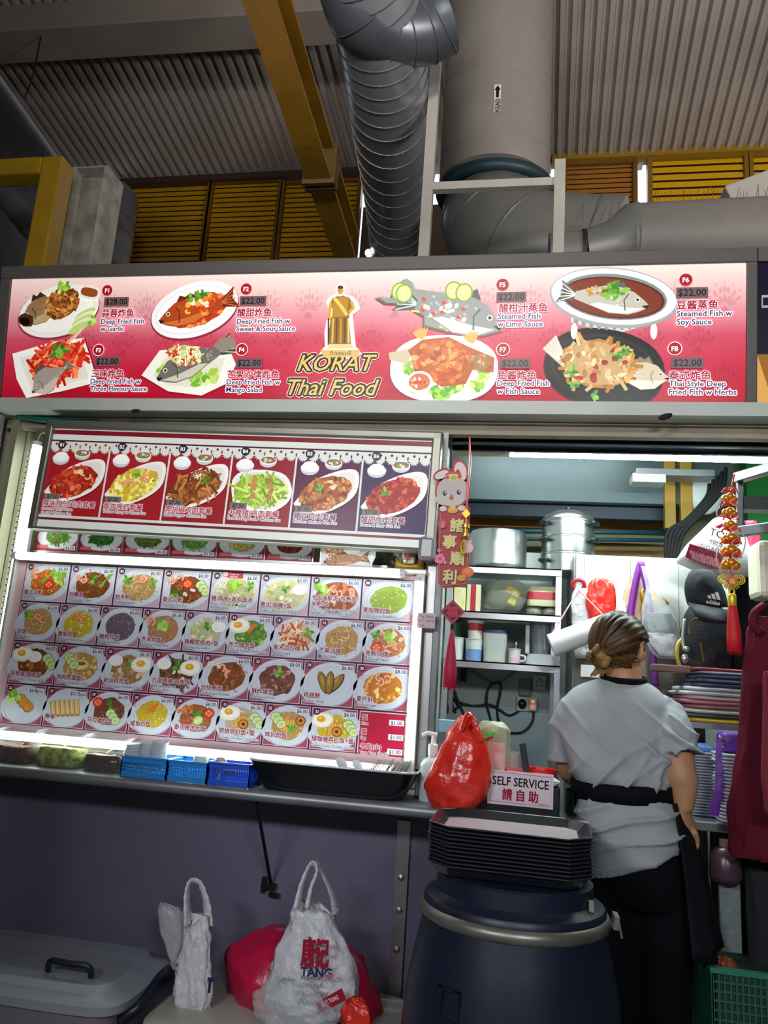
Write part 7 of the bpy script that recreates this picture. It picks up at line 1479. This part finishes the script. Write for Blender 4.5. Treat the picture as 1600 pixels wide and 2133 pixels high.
# T-shirt
b=MB()
SR=[(1412,1262,1322,.055,.01),(1422,1232,1350,.066,.005),(1438,1196,1374,.09,0),(1465,1171,1391,.115,0),(1500,1162,1396,.125,0),(1550,1164,1398,.135,-.005),(1595,1180,1398,.14,-.008),(1622,1192,1402,.14,-.01),(1642,1201,1400,.128,-.005),(1662,1199,1408,.14,-.012),(1690,1194,1418,.152,-.015),(1725,1200,1420,.155,-.015),(1760,1214,1416,.152,-.012)]
rs=trunk(b,SR)
last=rs[-1]; hem=[]
for p in last: hem.append(p+Vector((0,0,-.045+.42*(p.x-pp.x)+(.03 if p.y>PYD else 0))))
b2_=[p.lerp(q,.5) for p,q in zip(last,hem)]
b.loft([last,b2_,hem])
b.tube(cr([Q(1338,1472),shR+Vector((.012,0,-.01)),Q(1400,1530,-.035),Q(1410,1576,-.055)],4),[.05,.062,.068,.071,.072,.075,.076,.078,.079,.079,.079,.079,.079],18)
b.tube(cr([Q(1222,1470),shL+Vector((-.006,0,-.01)),Q(1182,1540,.05),Q(1184,1578,.07)],4),[.05,.06,.066,.068,.069,.07,.07,.07,.07,.07,.07,.07,.07],18)
w0=Q(1300,1642).z
def ridge(t): return (1-abs(math.sin(t)))**2.2-.25
def wrinkle(c,n_):
    h=0; x=c.x-pp.x; z=c.z
    # gathers around the apron tie, slanting drag folds on the back, folds of the sleeve
    g=max(0,1-abs(z-w0-.03)/.12); s=ridge((x*.9-(z-w0)*.35)*38+2.5*nz((x*4,z*6,1),1)); h+=.008*g*s*(1 if z>w0 else .25)
    e=max(0,1-abs(z-1.2)/.2); h+=.011*e*ridge((z-1.18+.62*x)*30+2.6*nz((x*3,c.y*4,z*2.5),1))*max(.1,.5+nz((x*5,4,z*4),1))
    h+=.007*e*ridge((z-1.18-.8*x)*34+2*nz((x*4,c.y*4+3,z*3),1))*max(0,nz((x*4,8,z*4),1)+.1)
    if z<w0-.02: h+=.009*ridge((z-.38*x)*44+2.4*nz((x*4,2,z*3),1))*min(1,(w0-.02-z)/.03)*(1 if z>.93 else .3)
    if x>.11 and z>w0+.1: h+=.006*ridge((z+.5*x)*62+2*nz((x*6,0,z*6),1))
    h+=.004*nz((x*7,c.y*7,z*5),1)
    return c+n_*h*2.2
fuse('t_shirt',b,.006,3,SHIRT,person,wrinkle)
# sleeve hem, collar tape
b=MB(); b.tube([nb+Vector((.07*math.cos(a)+.002,.062*math.sin(a)+.0,.028-.02*math.cos(a)*0+.01*math.sin(a))) for a in [2*PI*k/28 for k in range(28)]],.011,8,closed=True,sx=.6)
b.build('neck_strap',BLKC,person,smooth=True)
# trousers
b=MB(); TT=[(1672,1212,1406,.128,-.01),(1760,1214,1416,.14,-.012),(1830,1224,1424,.138,-.01),(1880,1238,1420,.12,0)]; trunk(b,TT)
for hp,dx in ((hipL,-.01),(hipR,.02)):
    k_=Vector((hp.x+dx*.4,PYD,zk)); an=Vector((hp.x+dx,PYD+.03,.1)); b.tube(cr([hp+Vector((0,0,.05)),hp.lerp(k_,.5),k_,an],4),[.108,.108,.106,.104,.1,.096,.092,.088,.085,.082,.08,.078,.075],18)
fuse('trousers',b,.009,3,BLKC,person,lambda c,n_:c+n_*(.006*nz((c.x*8,c.y*8,c.z*5),1)))
for hp,dx in ((hipL,-.01),(hipR,.02)):
    b=MB(); an=Vector((hp.x+dx,PYD+.03,.05)); b.loft([super_ring(an.x,an.y-.05,zz,.046*s,.13*s,24,.7) for zz,s in ((.002,1),(.03,1.02),(.06,.85),(.085,.55))]); b.build('shoe',M('shoe_black','101012',.5),person,smooth=True)
# apron: waist band, skirt round the front and the right hip
b=MB()
def band(z,aw,ad,cx,cy,n=40): return [Vector((cx+aw*math.cos(2*PI*k/n),cy+ad*math.sin(2*PI*k/n),z+.006*math.sin(2*PI*k/n*1+1))) for k in range(n)]
wl,wr=Q(1196,1642),Q(1404,1642); cx=(wl.x+wr.x)/2; aw=(wr.x-wl.x)/2+.008
b.loft([band(w0+dz,aw+o_,.143+o_,cx,PYD-.006) for dz,o_ in ((-.030,-.006),(-.028,.006),(0,.004),(.022,.006),(.026,-.006))],caps=False); b.build('apron_band',BLKC,person,smooth=True)
b=MB(); n=44; rings=[]
for j in range(13):
    f=j/12; z=w0-.02-f*.40; ring=[]
    for k in range(n+1):
        a=R(-44)+(R(205)+R(44))*k/n     # from the right hip round the front to the left
        wx=aw+.014+.10*f**.8*max(0,math.cos(a)); wy=.16+.07*f; fold=.014*f*math.sin(a*13+f*2)
        ring.append(Vector((cx+(wx+fold)*math.cos(a),PYD-.006+(wy+fold)*math.sin(a),z-.10*f*max(0,-math.cos(a))*0+.03*f*math.sin(a*3))))
    rings.append(ring)
b.loft(rings,caps=False,closed=False); b.build('apron_skirt',M('apron_black','0d0e15',.75,bump=.2,bscale=40,spec=.2),person,smooth=True,solid=.004)
# hair: cap swept back to a bun, tie and loose ends
HR=M('hair_brown','1c120c',.42,col2='5e4122',vscale=14,bump=.6,bscale=45,stretch=(1,1,.25),spec=.4); HB_=M('hair_highlight','9a7440',.45,col2='4a3118',vscale=30,bump=.6,bscale=60,spec=.4)
b=MB(); nu,nv=150,44
def cap(u,v):
    th=2*PI*u; ph=PI*v*.78
    d=hm@Vector((math.sin(ph)*math.cos(th),math.sin(ph)*math.sin(th),math.cos(ph)))
    fwd=d.dot(fd); rr=.101; k=1
    # hairline: pull in over the face and above the ears
    if fwd>.35: k=1-.22*min(1,max(0,(fwd-.35)/.4))*max(0,min(1,(ph-.55)/.5))
    side=abs(d.dot(fr_)); 
    if side>.6 and ph>1.45 and fwd>-.35: k*=.86
    bx=bn-hc; bd=bx.normalized(); q=max(0,d.dot(bd)); k+=.10*q**8
    ang=math.atan2(d.cross(bd).dot(fu),d.cross(bd).dot(fr_)+1e-6); groove=.002*math.sin(ang*30+nz((d.x*3,d.y*3,d.z*3),1)*2)+.0016*nz((ang*16,d.dot(bd)*1.5,0),1)
    s=Vector((d.x*.98,d.y*.98,d.z*1.06))
    return hc+fd*-.010+fu*.014+s*(rr*k+groove)
bn=Q(1249,1368,-.062)
b.grid(cap,nu,nv)
for k,f in enumerate(b.f):
    p=sum((Vector(b.v[i]) for i in f),Vector())/4-hc; d=p.normalized(); bd=(bn-hc).normalized(); ang=math.atan2(d.cross(bd).dot(fu),d.cross(bd).dot(fr_)+1e-6)
    q=.5+.9*nz((ang*9,d.dot(bd)*.8,2),1)+.5*nz((ang*24,d.dot(bd)*1.2,5),1); q=max(0,min(1,q))*(.25+.75*max(0,min(1,.5+d.dot(bd)*.7)))
    b.c[k]=mixc('120b07','7a5630',q*.75*(1-.6*max(0,d.dot(fu))))
HAIR=print_mat('hair_strands',0,.42); b.build('hair',HAIR,person,smooth=True)
b=MB()
for k in range(30):
    a=k*2.39; r0=rnd.uniform(.014,.034); d1=Vector((math.cos(a),-.5+.4*math.sin(a*2),math.sin(a))).normalized()
    b.tube(cr([bn+Vector((.022,.02,.012)),bn+d1*r0*1.2,bn+Vector((-.008,-.012,-.008))+d1*r0*.9,bn+Vector((-.02,.006,-.014))],4),[.008,.0095,.010,.0105,.011,.0105,.010,.0095,.009,.008,.007,.006,.005],6)
b.ball(bn,.034,16,sc=(1.1,1,.95)); b.build('hair_bun',HB_,person,smooth=True)
b=MB(); o=bn+Vector((.02,.012,.012)); b.tube([o+Vector((.006*math.cos(a)+.004,.02*math.cos(a),.022*math.sin(a))) for a in [2*PI*k/18 for k in range(18)]],.006,8,closed=True); b.build('hair_tie',BLKC,person,smooth=True)
b=MB()
for k in range(16):
    s_=rnd.uniform(-.014,.014); b.tube(cr([bn+Vector((s_*.5,-.005,-.01)),bn+Vector((s_+.004,-.014,-.035)),bn+Vector((s_*1.4-.012,-.012,-.055-.014*rnd.random()))],4),[.006,.006,.0058,.0055,.005,.0042,.003,.002,.001],5)
b.build('hair_ends',HB_,person,smooth=True)
